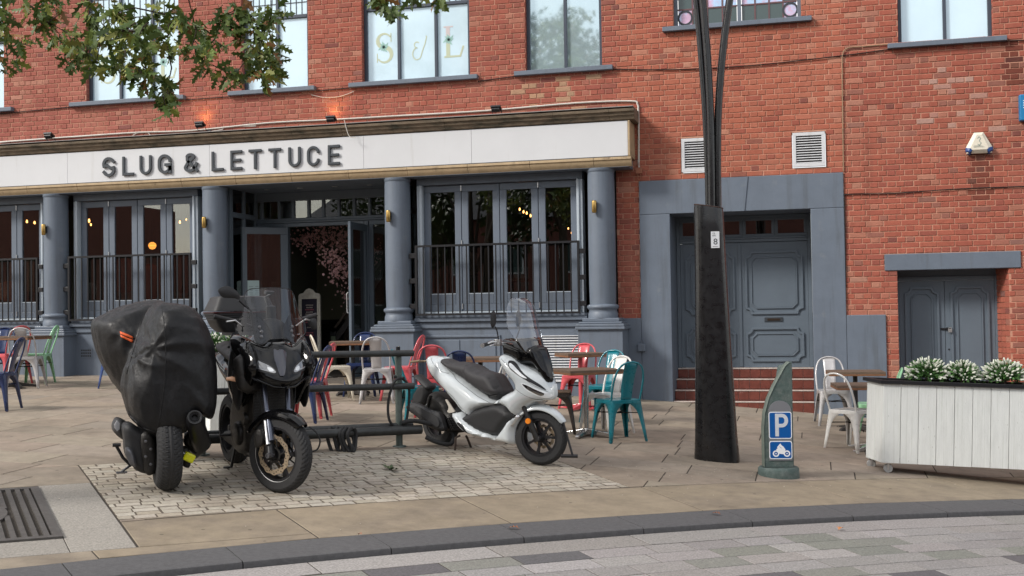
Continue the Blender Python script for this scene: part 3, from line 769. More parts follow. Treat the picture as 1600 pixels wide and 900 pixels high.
# stained window
x0, x1, z0 = wins['w5']; t = empty('stained_window', (x0, 0, z0), label='dark stained glass window with small square lights behind the lamp post top', cat='window'); D = .11; w_ = .05; z1 = WT
mb = MB()
for a, b, c, d in ((x0, x0+w_, z0, z1), (x1-w_, x1, z0, z1), (x0+w_, x1-w_, z0, z0+.03), (x0+w_, x1-w_, z1-w_, z1)): mb.box(a-x0, b-x0, D-.03, D+.04, c-z0, d-z0)
mb.build('frame', m_paint, t, bevel=.004)
xm = -.93-x0; mb = MB(); mb.box(xm-.025, xm+.025, D-.035, D+.03, .03, z1-z0-w_); mb.build('mullion', m_paint, t)
cw = .232; m_stp = mat('stained_pink', (.62, .42, .58), .1, coat=.5, var=.25, vscale=6, mix=(.40, .58, .80), mixscale=3, mixlo=.45, mixhi=.55); m_roseframe = mat('dull_rose_bar', (.13, .065, .07), .6)
for side, (xa, xb) in enumerate(((w_, xm-.025), (xm+.025, x1-x0-w_))):
    n = 4; c_ = (xb-xa)/n
    for i in range(n):
        zz = .03
        for j, hgt in enumerate((.235, .36, .36, .4)):
            a, b = xa+i*c_, xa+(i+1)*c_; edge = (side == 0 and i == 0) or (side == 1 and i == n-1)
            m_ = m_film_dark if (j == 0) != edge or (edge and j == 1) else m_stp
            if edge and j == 0: m_ = m_stp
            mb = MB(); mb.box(a+.010, b-.010, D+.004, D+.010, zz+.010, zz+hgt-.010); mb.build('pane', m_, t)
            if edge and j == 0:
                mb = MB(); mb.lathe([(.082, 0), (.108, 0), (.108, .008), (.082, .008), (.082, 0)], 32, axis='y', o=((a+b)/2, D-.006, zz+hgt/2)); mb.build('ring', m_letter, t, smooth=30)
            zz += hgt
mb = MB()
for (xa, xb) in ((w_, xm-.025), (xm+.025, x1-x0-w_)):
    c_ = (xb-xa)/4
    for i in range(1, 4): mb.box(xa+i*c_-.010, xa+i*c_+.010, D-.004, D+.006, .03, z1-z0-w_)
    for zz in (.265, .625, .985): mb.box(xa, xb, D-.006, D+.004, zz-.010, zz+.010)
mb.build('glazing_bars', m_roseframe, t)
mb = MB(); mb.box(-1.99-x0, .05-x0, -.085, D-.031, -.065, 0); mb.build('sill', m_paint, t, bevel=.006)

# ================================================================ SHOP FRONT
YF = -.42                                   # fascia face
sf = empty('shop_fascia', (-12, 0, 2.1), label='long white fascia board with black raised letters over the bar front', cat='fascia'); ox, oz = -12, 2.1
FX0, FX1 = -19.5, -2.455
mb = MB(); mb.box(FX0-ox, FX1-ox, YF+.02, .01, 2.16-oz, 2.665-oz); mb.build('backing', m_paint, sf)
cuts = [FX0, -16.4, -13.9, -11.4, -8.9, -6.38, -4.72-.0, FX1]
for a, b in zip(cuts[:-1], cuts[1:]):
    mb = MB(); mb.box(a-ox+.002, b-ox-.002, YF, YF+.018, 2.162-oz, 2.655-oz); mb.build('white_panel', m_white, sf, bevel=.001)
# tan stone moulding below, in lengths, and at the right end
cx = FX0
while cx < FX1+.04:
    ln = min(.92, FX1+.045-cx)
    if ln < .05: break
    mb = MB(); a, b = cx-ox+.003, cx+ln-ox-.003
    prof = [(YF+.06, -.0), (YF-.022, 0), (YF-.028, -.035), (YF-.012, -.045), (YF-.006, -.085), (YF+.02, -.115), (YF+.03, -.13), (YF+.10, -.13)]
    mb.loft([[(x, y, 2.158-oz+z) for y, z in prof] for x in (a, b)], cap=True); mb.build('lower_moulding', m_tan, sf, smooth=40); cx += ln
mb = MB(); mb.box(FX1+.004-ox, FX1+.035-ox, YF-.02, -.002, 2.16-oz, 2.66-oz); mb.build('end_stop', m_tan, sf, bevel=.01)
mb = MB(); mb.box(FX0-ox, FX1-ox, YF-.004, YF-.0005, 2.158-oz, 2.172-oz); mb.build('bottom_bead', m_letter, sf)
cx = FX0
while cx < FX1+.1:
    ln = min(.80, FX1+.105-cx)
    if ln < .05: break
    mb = MB(); a, b = cx-ox+.002, cx+ln-ox-.002
    prof = [(.0, .0), (YF+.0, 0), (YF-.02, .012), (YF-.035, .05), (YF-.06, .065), (YF-.065, .10), (YF-.095, .112), (YF-.10, .145), (YF-.03, .16), (.0, .175)]
    mb.loft([[(x, y, 2.667-oz+z) for y, z in prof] for x in (a, b)], cap=True); mb.build('cornice_stone', m_stone, sf, smooth=25); cx += ln
mb = MB(); mb.box(FX0-ox, FX1+.09-ox, YF-.07, -.002, 2.843-oz, 2.852-oz); mb.build('lead_flashing', mat('lead', (.28, .27, .26), .7, var=.2, vscale=9), sf)
# letters
def letter(ch, x0, x1, zb, zt):
    mb = MB(); wd, ht = x1-x0, zt-zb; sw = .044; f = lambda u, v, d: (x0-ox+u, YF-d, zb-oz+v); h = sw/2; D0, D1 = .008, .032
    S = lambda pts, **k: stroke(mb, pts, sw, f, D0, D1, **k)
    if ch == 'L': S([(h, ht), (h, h), (wd, h)])
    elif ch == 'E': S([(wd, ht-h), (h, ht-h), (h, h), (wd, h)]); S([(sw, ht/2), (wd*.92, ht/2)])
    elif ch == 'T': S([(0, ht-h), (wd, ht-h)]); S([(wd/2, ht-sw), (wd/2, 0)])
    elif ch == 'U': S([(h, ht)]+arc(wd/2, wd/2, wd/2-h, wd/2-h, 180, 360, 12)+[(wd-h, ht)])
    elif ch == 'C': S(arc(wd/2, ht-wd/2, wd/2-h, wd/2-h, -5, 180, 12)+arc(wd/2, wd/2, wd/2-h, wd/2-h, 180, 365, 12))
    elif ch == 'G': S(arc(wd/2, ht-wd/2, wd/2-h, wd/2-h, -5, 180, 12)+arc(wd/2, wd/2, wd/2-h, wd/2-h, 180, 330, 12)+[(wd-h, wd*.3), (wd-h, ht*.46), (wd*.5, ht*.46)]); S([(wd-h, ht*.4), (wd-h, 0)])
    elif ch == 'S': S([(wd-.01, ht-.085)]+arc(wd/2, ht-wd/2+.004, wd/2-h, wd/2-h, 30, 200, 10)+[(wd*.35, ht*.58), (wd*.68, ht*.42)]+arc(wd/2, wd/2-.004, wd/2-h, wd/2-h, 20, -150, 10)+[(.012, .085)])
    elif ch == '&':
        S([(wd, .01), (wd*.25, ht*.62)]+arc(wd*.47, ht*.80, wd*.24, ht*.11, 200, -50, 10)+[(wd*.28, ht*.5)]+arc(wd*.42, ht*.25, wd*.32, ht*.17, 140, 330, 10)+[(wd*.95, ht*.5)])
    return mb.build('letter', m_letter, sf, bevel=0 if ch in 'G&' else .007, smooth=35)
for ch, a, b in (('S', 159.5, 179), ('L', 190.5, 209), ('U', 217.5, 236.2), ('G', 246.3, 267), ('&', 287, 308.5), ('L', 330, 349), ('E', 359.5, 378), ('T', 388, 408.5), ('T', 419, 439), ('U', 450, 469.5), ('C', 479.3, 499), ('E', 512, 531)):
    letter(ch, wp(a, 250, YF-.03).x, wp(b, 250, YF-.03).x, 2.245, 2.545)

# lamps over the fascia
def flood(px, py, lit, lab):
    p = wp(px, py, -.18); t = empty('flood_light', (p.x, -.01, p.z-.06), label=lab, cat='flood light', group='flood lights on the cornice')
    mb = MB(); mb.T = Matrix.Translation((0, -.16, .05)) @ Matrix.Rotation(R(-28), 4, 'X'); mb.box(-.075, .075, -.055, .055, -.012, .018); mb.box(-.06, .06, -.035, .035, -.04, -.012)
    for k in range(6): mb.box(-.06+k*.022, -.052+k*.022, -.035, .035, -.055, -.04)
    mb.build('housing', m_black, t, bevel=.004)
    mb = MB(); mb.T = Matrix.Translation((0, -.16, .05)) @ Matrix.Rotation(R(-28), 4, 'X'); mb.box(-.062, .062, -.045, .045, .0185, .021); mb.build('lens', m_glow if lit else m_lens, t)
    mb = MB(); mb.tube([(-.07, -.16, .04), (-.07, -.1, -.03), (-.05, 0, -.04), (.05, 0, -.04), (.07, -.1, -.03), (.07, -.16, .04)], .006, 6); mb.build('bracket', m_black, t)
    mb = MB(); mb.lathe([(0, -.05), (.035, -.05), (.035, 0), (.03, .0)], 16, axis='y', o=(.09, -.0, -.06)); mb.build('junction_box', m_greymetal, t, smooth=40)
    if lit:
        ld = bpy.data.lights.new('flood', 'SPOT'); ld.energy = 2.2; ld.color = (1, .62, .22); ld.spot_size = R(120); ld.spot_blend = .8; ld.shadow_soft_size = .05
        lo = bpy.data.objects.new('flood_lamp', ld); COL.objects.link(lo); lo.parent = t; lo.location = (0, -.15, .09); lo.rotation_euler = (R(180-28), 0, 0)
flood(76, 210, False, 'unlit black flood light at the left end of the cornice')
flood(312, 193, True, 'lit flood light warming the bricks above the ampersand')
flood(517, 184, True, 'lit flood light warming the bricks right of the narrow window')
flood(775, 168, False, 'unlit black flood light on the right half of the cornice')
# conduits and cables on the brick
def conduit(name, pts, r, m, lab, Y=-.02, cat='conduit'):
    P = [wp(x, y, Y) for x, y in pts]; o = P[0].copy(); mb = MB(); q = [tuple(p-o) for p in P]
    q = [tuple(v) for v in smooth_poly(q, 4, closed=False)] if len(q) > 2 else q
    mb.tube(q, r, 6); ob = mb.build(name, m, None, smooth=60, loc=o); tag(ob, lab, cat); return ob
conduit('conduit', [(0, 222), (110, 214), (215, 207), (300, 204), (420, 192), (520, 187), (640, 180), (760, 173), (900, 161), (985, 158), (996, 163), (997.5, 175), (998, 215), (998, 262)], .014, m_conduit, 'pale conduit running above the cornice and down the right end of the fascia')
conduit('cable', [(205, 216), (212, 209), (230, 207), (247, 213), (340, 204), (352, 198), (400, 197)], .007, m_conduit, 'loose loop of pale cable over the letters G and ampersand', cat='cable')
conduit('cable', [(538, 187), (541, 200), (546, 213), (556, 215)], .006, m_conduit, 'short pale cable end drooping over the cornice', Y=-.53, cat='cable')
conduit('cable', [(0, 178), (50, 173), (112, 167)], .008, m_cable, 'sagging dark cable left of the first window sill', cat='cable')
conduit('cable', [(290, 156), (360, 151)], .008, m_cable, 'short dark cable between the two leftmost sills', cat='cable')
conduit('cable', [(494, 142), (548, 137)], .008, m_cable, 'dark cable bridging the narrow window sill and the lettered one', cat='cable')
conduit('cable', [(486, 148), (505, 152), (530, 151), (553, 143)], .005, m_conduit, 'thin slack wire above the right-hand lit flood light', cat='cable')
conduit('cable', [(747, 127), (806, 119)], .008, m_cable, 'dark cable between the lettered window sill and the mirrored one', cat='cable')
conduit('cable', [(957, 108), (1040, 109), (1120, 106), (1200, 100), (1316, 87), (1390, 77)], .008, m_cable, 'long dark cable crossing the bricks behind the lamp post', cat='cable')
conduit('cable', [(1572, 64), (1640, 61)], .008, m_cable, 'dark cable right of the far right sill', cat='cable')
conduit('cable', [(1322, 650), (1321, 400), (1320, 312), (1324, 304), (1400, 302), (1500, 295), (1640, 290)], .007, m_cable, 'dark cable up the portal edge and across below the alarm box', cat='cable')
conduit('conduit', [(1388, 69), (1345, 73), (1325, 75), (1317, 84), (1316, 110), (1317, 200), (1318, 268)], .008, mat('rusty_conduit', (.30, .20, .12), .7), 'thin tan pipe dropping from the far right sill to the portal')
mb = MB(); p = wp(999, 267, -.03)
mb.box(-.045, .045, -.05, .0, -.04, .04); mb.tube([(-.02, -.03, .04), (-.0, -.03, .12), (.02, -.03, .04)], .006, 6); mb.tube([(-.02, -.03, -.04), (-.02, -.03, -.12), (0, -.03, -.14), (.02, -.03, -.12), (.02, -.03, -.04)], .006, 6)
tag(mb.build('junction_box', m_brick if False else mat('terracotta_box', (.3, .12, .07), .8), None, loc=p, bevel=.005), 'small terracotta coloured junction box at the foot of the fascia conduit', 'junction box')

# ---------------------------------------------------------------- base wall, sills, columns
base = empty('shop_front_base', (-10, 0, -1), label='slate grey painted plinth wall running under the bar windows', cat='plinth'); bx, bz = -10, -1
YB = -.20
def bwall(a, b, top=-.10):
    mb = MB(); n = max(2, int((b-a)/.5)); P = lin(a, b, n)
    vs = []; 
    mb.add([(x-bx, YB, zg(x, YB)-.05-bz) for x in P]+[(x-bx, YB, top-bz) for x in P]+[(x-bx, .05, top-bz) for x in P]+[(x-bx, .05, zg(x, YB)-.05-bz) for x in P],
           [(i, i+1, n+2+i, n+1+i) for i in range(n)]+[(n+1+i, n+2+i, 2*n+3+i, 2*n+2+i) for i in range(n)]+[(0, n+1, 2*n+2, 3*n+3), (n, 4*n+3, 3*n+2, 2*n+1)])
    mb.build('plinth_wall', m_paint, base)
for a, b in ((-19.5, -12.12), (-11.44, -9.22), (-5.66, -3.12)): bwall(a, b)
for a, b in ((-19.5, -12.02), (-11.50, -9.20), (-5.68, -3.10)):
    mb = MB(); mb.box(a-bx, b-bx, YB-.07, .02, -.105-bz, -.045-bz); mb.build('sill_course', m_paint, base, bevel=.012)
    mb = MB(); mb.box(a-bx, b-bx, YB-.03, -.0, -.20-bz, -.106-bz); mb.build('sill_moulding', m_paint, base, bevel=.012)
    mb = MB(); mb.box(a-bx, b-bx, YB-.02, .0, -.044-bz, .0-bz); mb.build('upper_step', m_paint, base, bevel=.006)
# panel mouldings in the bay right of the entrance
def rectframe(mb, a, b, c, d, wd, y0, y1, ox_=0, oz_=0):
    mb.box(a-ox_, b-ox_, y0, y1, d-wd-oz_, d-oz_); mb.box(a-ox_, b-ox_, y0, y1, c-oz_, c+wd-oz_); mb.box(a-ox_, a+wd-ox_, y0, y1, c+wd-oz_, d-wd-oz_); mb.box(b-wd-ox_, b-ox_, y0, y1, c+wd-oz_, d-wd-oz_)
pa, pb = wp(662, 530, YB).x, wp(782, 530, YB).x; pm = wp(719, 530, YB).x
mb = MB(); rectframe(mb, pa, pb, -1.12, -.30, .035, YB-.022, YB+.004, bx, bz); mb.build('panel_moulding', m_paint, base, bevel=.006)
for a, b in ((pa+.07, pm-.006), (pm+.006, pb-.07)):
    mb = MB(); mb.box(a-bx, b-bx, YB-.014, YB+.004, -1.05-bz, -.37-bz); mb.build('door_panel', m_paint, base, bevel=.006)
# white louvre in the base
def louvre(name, a, b, c, d, Y, n, lab, cat, frame=.03, m=m_white):
    t = empty(name, (a, Y, c), label=lab, cat=cat)
    mb = MB(); rectframe(mb, 0, b-a, 0, d-c, frame, -.018, .02); mb.build('frame', m, t, bevel=.003)
    mb = MB(); mb.box(frame, b-a-frame, .015, .02, frame, d-c-frame); mb.build('backing', m_dark, t)
    for i in range(n):
        z = frame+(i+.5)*(d-c-2*frame)/n; hh = (d-c-2*frame)/n
        mb = MB(); mb.add([(frame, -.014, z-hh*.42), (b-a-frame, -.014, z-hh*.42), (b-a-frame, .012, z-hh*.10), (frame, .012, z-hh*.10), (frame, -.014, z-hh*.25), (b-a-frame, -.014, z-hh*.25), (b-a-frame, .012, z+hh*.12), (frame, .012, z+hh*.12)],
                          [(0, 1, 2, 3), (4, 7, 6, 5), (0, 4, 5, 1), (2, 6, 7, 3), (0, 3, 7, 4), (1, 5, 6, 2)]); mb.build('slat', m, t)
    return t
la, lb = wp(851, 560, YB).x, wp(908, 560, YB).x
louvre('louvre_grille', la-.06, lb-.02, -.98, -.32, YB-.005, 17, 'white slatted ventilation grille low in the grey wall behind the red chair', 'grille', .012)
louvre('wall_vent', -1.76, -1.32, 1.95, 2.42, -.012, 11, 'white louvred wall vent partly behind the lamp post', 'vent', .045)
louvre('wall_vent', -.24, .19, 1.95, 2.42, -.012, 11, 'white louvred wall vent above the portal, clear of the lamp post', 'vent', .045)
# air brick
p = wp(135, 552, YB); t = empty('air_brick', (p.x-.11, YB, p.z-.08), label='small painted air brick left of the covered motorcycle', cat='air brick')
mb = MB(); mb.box(0, .22, -.006, .01, 0, .16); mb.build('plate', m_paint, t, bevel=.003)
for i in range(3):
    for j in range(5): mb = MB(); mb.box(.02+j*.038, .045+j*.038, -.0075, 0, .025+i*.045, .05+i*.045); mb.build('slot', m_dark, t)
# columns on pedestals
COLS = [(-11.745, 'painted column left of the first folding windows, its foot behind the green chair', True), (-8.915, 'painted column left of the entrance, behind the motorcycle top box', True), (-5.925, 'painted column right of the open entrance doors', True), (-2.875, 'rightmost painted column, beside the narrow strip of brick', True), (-14.75, 'painted column beyond the left edge', False)]
CY = -.24
for cx, lab, sc_ in COLS:
    gzc = zg(cx, -.5); t = empty('column', (cx, CY, 0), label=lab, cat='column', group='painted columns of the shop front')
    mb = MB(); mb.lathe([(.185, .11), (.19, .4), (.192, 1.0), (.190, 1.7), (.188, 1.99)], 40); mb.build('shaft', m_paint, t, smooth=50)
    mb = MB(); mb.lathe([(.21, -.08), (.21, -.02), (.2, .0), (.195, .03), (.205, .045), (.222, .06), (.226, .08), (.218, .10), (.2, .108), (.188, .115), (.16, .115)], 40); mb.build('base_ring', m_paint, t, smooth=50)
    mb = MB(); mb.lathe([(.18, 1.96), (.195, 1.975), (.2, 2.0), (.2, 2.02), (.1, 2.02)], 40); mb.build('necking', m_paint, t, smooth=50)
    hw_ = .315; d0 = -.5-CY
    mb = MB(); mb.box(-hw_, hw_, d0, .24, gzc-.08, -.21); mb.build('pedestal', m_paint, t, bevel=.008)
    mb = MB()
    for e, z0, z1 in ((.035, -.24, -.20), (.025, -.20, -.16), (-.01, -.16, -.13), (-.055, -.13, -.08)): mb.box(-hw_-e, hw_+e, d0-e, .24-.001*e, z0+.0005, z1)
    mb.build('pedestal_cap', m_paint, t, bevel=.010)
for px, py in ((78, 359), (322, 348), (614, 338), (940, 323)):
    cx = min(COLS, key=lambda c: abs(c[0]-wp(px, py, -.4).x))[0]; P = wp(px, py, CY-.17); a = Vector((P.x-cx, P.y-CY-.0, 0)).normalized() if False else Vector((-.25, -.97, 0)).normalized()
    q = Vector((cx, CY, P.z))+a*.19; which = {78: 'leftmost column', 322: 'column left of the entrance', 614: 'column right of the entrance', 940: 'rightmost column'}[px]
    t = empty('wall_light', q, math.atan2(a.y, a.x)+math.pi/2, label='small brass wall light on the '+which, cat='wall light', group='brass wall lights on the columns')
    mb = MB(); mb.box(-.02, .02, -.03, .01, -.05, .05); mb.build('mount', m_black, t)
    mb = MB(); mb.tube([(0, -.05, -.085), (0, -.05, -.07), (0, -.05, .07), (0, -.05, .085)], [.026, .032, .032, .028], 16, cap=False); mb.build('shade', m_brass, t, smooth=50, solid=.003)
# soffit under the fascia
mb = MB(); mb.box(FX0-bx, FX1-bx, YF+.03, .02, 2.02-bz, 2.15-bz); mb.build('beam', m_paint, base, bevel=.004)

# ---------------------------------------------------------------- folding windows + rails
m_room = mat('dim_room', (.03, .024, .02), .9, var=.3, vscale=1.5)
def folding(x0, x1, n, lab, rail_lab, rx0=None, rx1=None, nb=22):
    t = empty('folding_window', (x0, 0, 0), label=lab, cat='window', group='folding windows of the bar'); zt = 2.0; zb = .0; Y = -.03
    mb = MB(); 
    mb.box(-.085, 0, Y-.10, Y+.08, zb, zt-.085); mb.box(x1-x0, x1-x0+.085, Y-.10, Y+.08, zb, zt-.085); mb.build('outer_jamb', m_frame_light, t, bevel=.012)
    mb = MB(); mb.box(-.04, -.0, Y-.125, Y-.101, zb, zt-.085); mb.box(x1-x0, x1-x0+.04, Y-.125, Y-.101, zb, zt-.085); mb.build('jamb_bead', m_frame_light, t, bevel=.008)
    mb = MB(); mb.box(-.085, x1-x0+.085, Y-.10, Y+.08, zt-.084, zt+.02); mb.build('head', m_paint, t, bevel=.006)
    mb = MB(); mb.box(0, x1-x0, Y-.1, Y+.1, zb-.02, zb+.045); mb.build('threshold', m_frame_light, t, bevel=.006)
    wl = (x1-x0)/n
    for i in range(n):
        a = i*wl+.004; b = (i+1)*wl-.004; s_ = .10 if True else 0; top = zt-.09; pb_ = .30
        lf = empty('leaf', (a, Y, zb)); lf.parent = t
        W_ = b-a
        f = MB(); rectframe(f, 0, W_, .05, top-zb, s_, -.025, .025); f.box(s_, W_-s_, -.024, .024, .05+s_, pb_); f.build('stile_frame', m_paint, lf, bevel=.007)
        f = MB(); f.box(s_, W_-s_, -.028, -.0245, pb_, pb_+.012); f.build('glazing_bead', m_frame_light, lf)
        f = MB(); f.box(s_-.002, W_-s_+.002, -.006, 0, pb_-.002, top-zb-s_+.002); f.build('pane', m_glass, lf)
    for i in (1, 3):
        for zz in (1.86, 1.05, .12):
            f = MB(); f.cyl((i*wl, Y-.034, zz-.04), (i*wl, Y-.034, zz+.04), .009, 8); f.build('hinge', m_alu, t, smooth=50)
    a, b = (rx0 if rx0 is not None else x0-.06), (rx1 if rx1 is not None else x1+.06)
    rt = empty('window_rail', (a, -.30, 0), label=rail_lab, cat='railing', group='black railings across the folding windows'); L_ = b-a
    f = MB(); f.box(0, L_, -.02, .02, .99, 1.02); f.build('top_rail', m_black, rt)
    f = MB(); f.box(0, L_, -.02, .02, -.01, .02); f.build('bottom_rail', m_black, rt)
    f = MB(); f.box(-.001, .03, -.021, .021, .0205, .9895); f.build('end_post', m_black, rt); f = MB(); f.box(L_-.03, L_+.001, -.021, .021, .0205, .9895); f.build('end_post', m_black, rt)
    for i in range(1, nb):
        x = .015+(L_-.03)*i/nb; f = MB(); f.box(x-.008, x+.008, -.008, .008, .0205, .9895); f.build('baluster', m_black, rt)
    for x, sg in ((0, -1), (L_, 1)):
        for zz in (.87, .5, .13):
            f = MB(); f.box(min(x, x+sg*.09), max(x, x+sg*.09), -.015, .03, zz-.035, zz+.035); f.build('wall_bracket', m_black, rt, bevel=.003)
    return t
folding(-14.2, -12.10, 4, 'folding windows cut by the left edge of the view', 'black window railing at the far left', nb=20)
folding(-11.42, -9.36, 4, 'four-leaf folding window left of the entrance with sky in its glass', 'black window railing partly hidden by the covered motorcycle', nb=19)
folding(-5.58, -3.25, 4, 'four-leaf folding window right of the entrance with orange lamps inside', 'black window railing above the white scooter', nb=22)

# ================================================================ ENTRANCE
en = empty('entrance_porch', (-7.5, 0, 0), label='recessed dark porch with a row of small transom panes between two columns', cat='porch'); ex = -7.5
YD = .90; zf = zg(-7.5, 0)+.01
mb = MB(); mb.box(-8.80-ex, -6.05-ex, -.35, 5.2, zf-.2, zf); mb.build('floor', mat('porch_floor', (.10, .085, .07), .7, var=.2, vscale=8), en)
mb = MB(); mb.box(-8.80-ex, -6.05-ex, .021, YD+.06, 2.02, 2.12); mb.build('ceiling', m_paint, en)
for px in (417, 469, 523, 578):
    p = wp(px, 295, .32); mb = MB(); mb.lathe([(.03, 0), (.045, 0), (.045, -.006), (.03, -.006), (.03, 0)], 20, o=(p.x-ex, .32, 2.019)); mb.build('downlight', m_alu, en, smooth=40)
YT = YD
trz0, trz1 = 1.60, 1.885; xa, xb = -9.05, -6.10
mb = MB(); mb.box(-8.78-ex, xb-ex, YT-.04, YT+.04, trz1, 2.02); mb.build('transom_head', m_paint_door, en, bevel=.006)
mb = MB(); mb.box(-8.78-ex, xb-ex, YT-.05, YT+.04, trz0-.045, trz0); mb.box(-8.78-ex, xb-ex, YT-.065, YT+.04, trz0-.075, trz0-.046); mb.build('transom_rail', m_paint_door, en, bevel=.008)
tx = [wp(q, 325, YT).x for q in (387, 410, 437, 459, 483, 506, 530, 554, 578, 603)]
tx[0] = -8.78
for a, b in zip(tx[:-1], tx[1:]):
    mb = MB(); mb.box(b-.022-ex, b+.022-ex, YT-.035, YT+.03, trz0+.0005, trz1-.0005); mb.build('transom_bar', m_paint_door, en, bevel=.005)
    mb = MB(); mb.box(a+.02-ex, b-.02-ex, YT-.004, YT+.004, trz0, trz1); mb.build('transom_pane', m_glass, en)
dxl, dxr = wp(452, 400, YD).x, wp(571, 400, YD).x; dz = 1.46
mb = MB(); mb.box(dxl-.07-ex, dxl-ex, YD-.05, YD+.05, zf, dz+.06); mb.box(dxr-ex, dxr+.07-ex, YD-.05, YD+.05, zf, dz+.06); mb.box(dxl-ex, dxr-ex, YD-.05, YD+.05, dz, dz+.06); mb.build('door_frame', m_paint_door, en, bevel=.008)
for a, b in ((-8.78, dxl-.071), (dxr+.071, -6.10)):
    mb = MB(); rectframe(mb, a-ex, b-ex, zf, trz0-.076, .07, YD-.03, YD+.03); mb.box(a+.07-ex, b-.07-ex, YD-.028, YD+.028, zf+.07, zf+.75); mb.build('sidelight_frame', m_paint_door, en, bevel=.006)
    mb = MB(); mb.box(a+.07-ex, b-.07-ex, YD-.003, YD+.003, zf+.75, trz0-.146); mb.build('sidelight_pane', m_glass, en)
for x, lab in ((-8.80, 'l'), (-6.05, 'r')):
    mb = MB(); mb.box(x-.03-ex, x+.03-ex, -.02, YD, zf, zf+.7); mb.box(x-.03-ex, x+.03-ex, -.02, .06, zf+.7, 2.02); mb.box(x-.03-ex, x+.03-ex, YD-.08, YD-.0005, zf+.7, 2.02); mb.box(x-.03-ex, x+.03-ex, .42, .48, zf+.7, 2.02); mb.box(x-.029-ex, x+.029-ex, .06, YD-.08, 1.58, 1.66)
    mb.build('side_screen', m_paint_door, en, bevel=.004)
    mb = MB(); mb.box(x-.003-ex, x+.003-ex, .06, YD-.08, zf+.7, 2.02); mb.build('side_pane', m_glass, en)
def leaf_door(hx, ang, wd, lab, sgn):
    t = empty('entrance_door', (hx, YD-.03, zf), label=lab, cat='door', group='open entrance door leaves'); t.rotation_euler = (0, 0, ang); H = dz-zf-.01
    f = MB(); s_ = .11; rectframe(f, 0, wd, .01, H, s_, -.022, .022); f.box(s_, wd-s_, -.021, .021, .01+s_, .62); f.build('frame', m_paint_door, t, bevel=.006)
    f = MB(); f.box(s_, wd-s_, -.003, .003, .62, H-s_); f.build('pane', m_glass, t)
    f = MB(); f.tube([(wd-.05, -.05, 1.0), (wd-.05, -.07, 1.02), (wd-.05, -.07, 1.3), (wd-.05, -.05, 1.32)], .01, 8); f.build('handle', m_alu, t, smooth=50)
    return t
ld_ = leaf_door(dxl-.02, R(180+38), .76, 'left entrance door leaf swung open, with a pale menu sheet in its glass', 1)
f = MB(); f.box(.46, .645, .004, .007, 1.02, 1.55); f.build('menu_sheet', m_paper, ld_)
f = MB()
for i in range(14):
    for c_ in (0, 1): f.box(.47+c_*.088, .47+c_*.088+.07*(.7+.3*((i*7+c_*3) % 5)/5), .0071, .0078, 1.06+i*.03, 1.066+i*.03)
f.build('menu_print', mat('print_grey', (.15, .18, .19), .7), ld_)
f = MB(); f.box(.45, .645, .004, .007, .72, .98); f.build('notice', mat('pale_blue_notice', (.30, .42, .50), .6), ld_)
# mirror the sheet to face the street whichever side the leaf shows
f = MB(); f.box(.46, .645, -.007, -.004, 1.02, 1.55); f.build('menu_sheet', m_paper, ld_); f = MB(); f.box(.45, .645, -.007, -.004, .72, .98); f.build('notice', mat('pale_blue_notice', (.30, .42, .50), .6), ld_)
f = MB()
for i in range(14):
    for c_ in (0, 1): f.box(.47+c_*.088, .47+c_*.088+.07*(.7+.3*((i*7+c_*3) % 5)/5), -.0078, -.0071, 1.06+i*.03, 1.066+i*.03)
f.build('menu_print', mat('print_grey', (.15, .18, .19), .7), ld_)
leaf_door(dxr+.03, R(-88), .76, 'right entrance door leaf folded back edge-on beside the column', -1)

# bar interior
rm = empty('bar_interior', (-11, 0, 0), label='dark bar room seen through the shop front glass', cat='room'); rx = -11
mb = MB()
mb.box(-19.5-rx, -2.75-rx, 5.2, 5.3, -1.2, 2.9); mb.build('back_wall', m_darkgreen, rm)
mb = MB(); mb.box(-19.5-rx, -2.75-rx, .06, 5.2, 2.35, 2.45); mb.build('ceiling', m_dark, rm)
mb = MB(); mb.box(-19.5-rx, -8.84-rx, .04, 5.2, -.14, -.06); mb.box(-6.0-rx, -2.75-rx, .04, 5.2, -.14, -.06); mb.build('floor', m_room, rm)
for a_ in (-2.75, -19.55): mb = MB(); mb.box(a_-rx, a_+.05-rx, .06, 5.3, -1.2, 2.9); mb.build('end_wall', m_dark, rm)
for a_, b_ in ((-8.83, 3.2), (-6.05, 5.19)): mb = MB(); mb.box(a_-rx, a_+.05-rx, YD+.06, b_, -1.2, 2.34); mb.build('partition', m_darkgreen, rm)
for (px, py, Y, w_, h_) in ((681, 360, 1.2, .24, .92), (34, 430, 1.6, .5, .6)):
    p = wp(px, py, Y); mb = MB(); mb.box(p.x-w_/2-rx, p.x+w_/2-rx, Y, Y+.02, p.z-h_/2, p.z+h_/2); mb.build('picture', mat('picture_ochre', (.13, .085, .045), .7, var=.5, vscale=9), rm)
for px, py, w_, h_, c in ((195, 430, .35, .5, (.22, .05, .03)), (235, 440, .3, .5, (.25, .06, .03)), (288, 425, .3, .6, (.16, .04, .025)), (376, 452, .35, .42, (.40, .09, .04)), (140, 455, .25, .25, (.3, .28, .25)), (738, 412, .22, .3, (.14, .07, .05)), (12, 455, .3, .3, (.3, .1, .05))):
    p = wp(px, py, 1.5); mb = MB(); pillow(mb, [(-w_/2, -h_/2), (w_/2, -h_/2), (w_/2, h_/2), (-w_/2, h_/2)], .06, .05, g=.08, k=3, f=lambda u, d, v: (p.x-rx+u, 1.5+d, p.z+v)); mb.build('booth_seat', mat('booth_leather', c, .6, var=.3, vscale=6), rm, smooth=60)
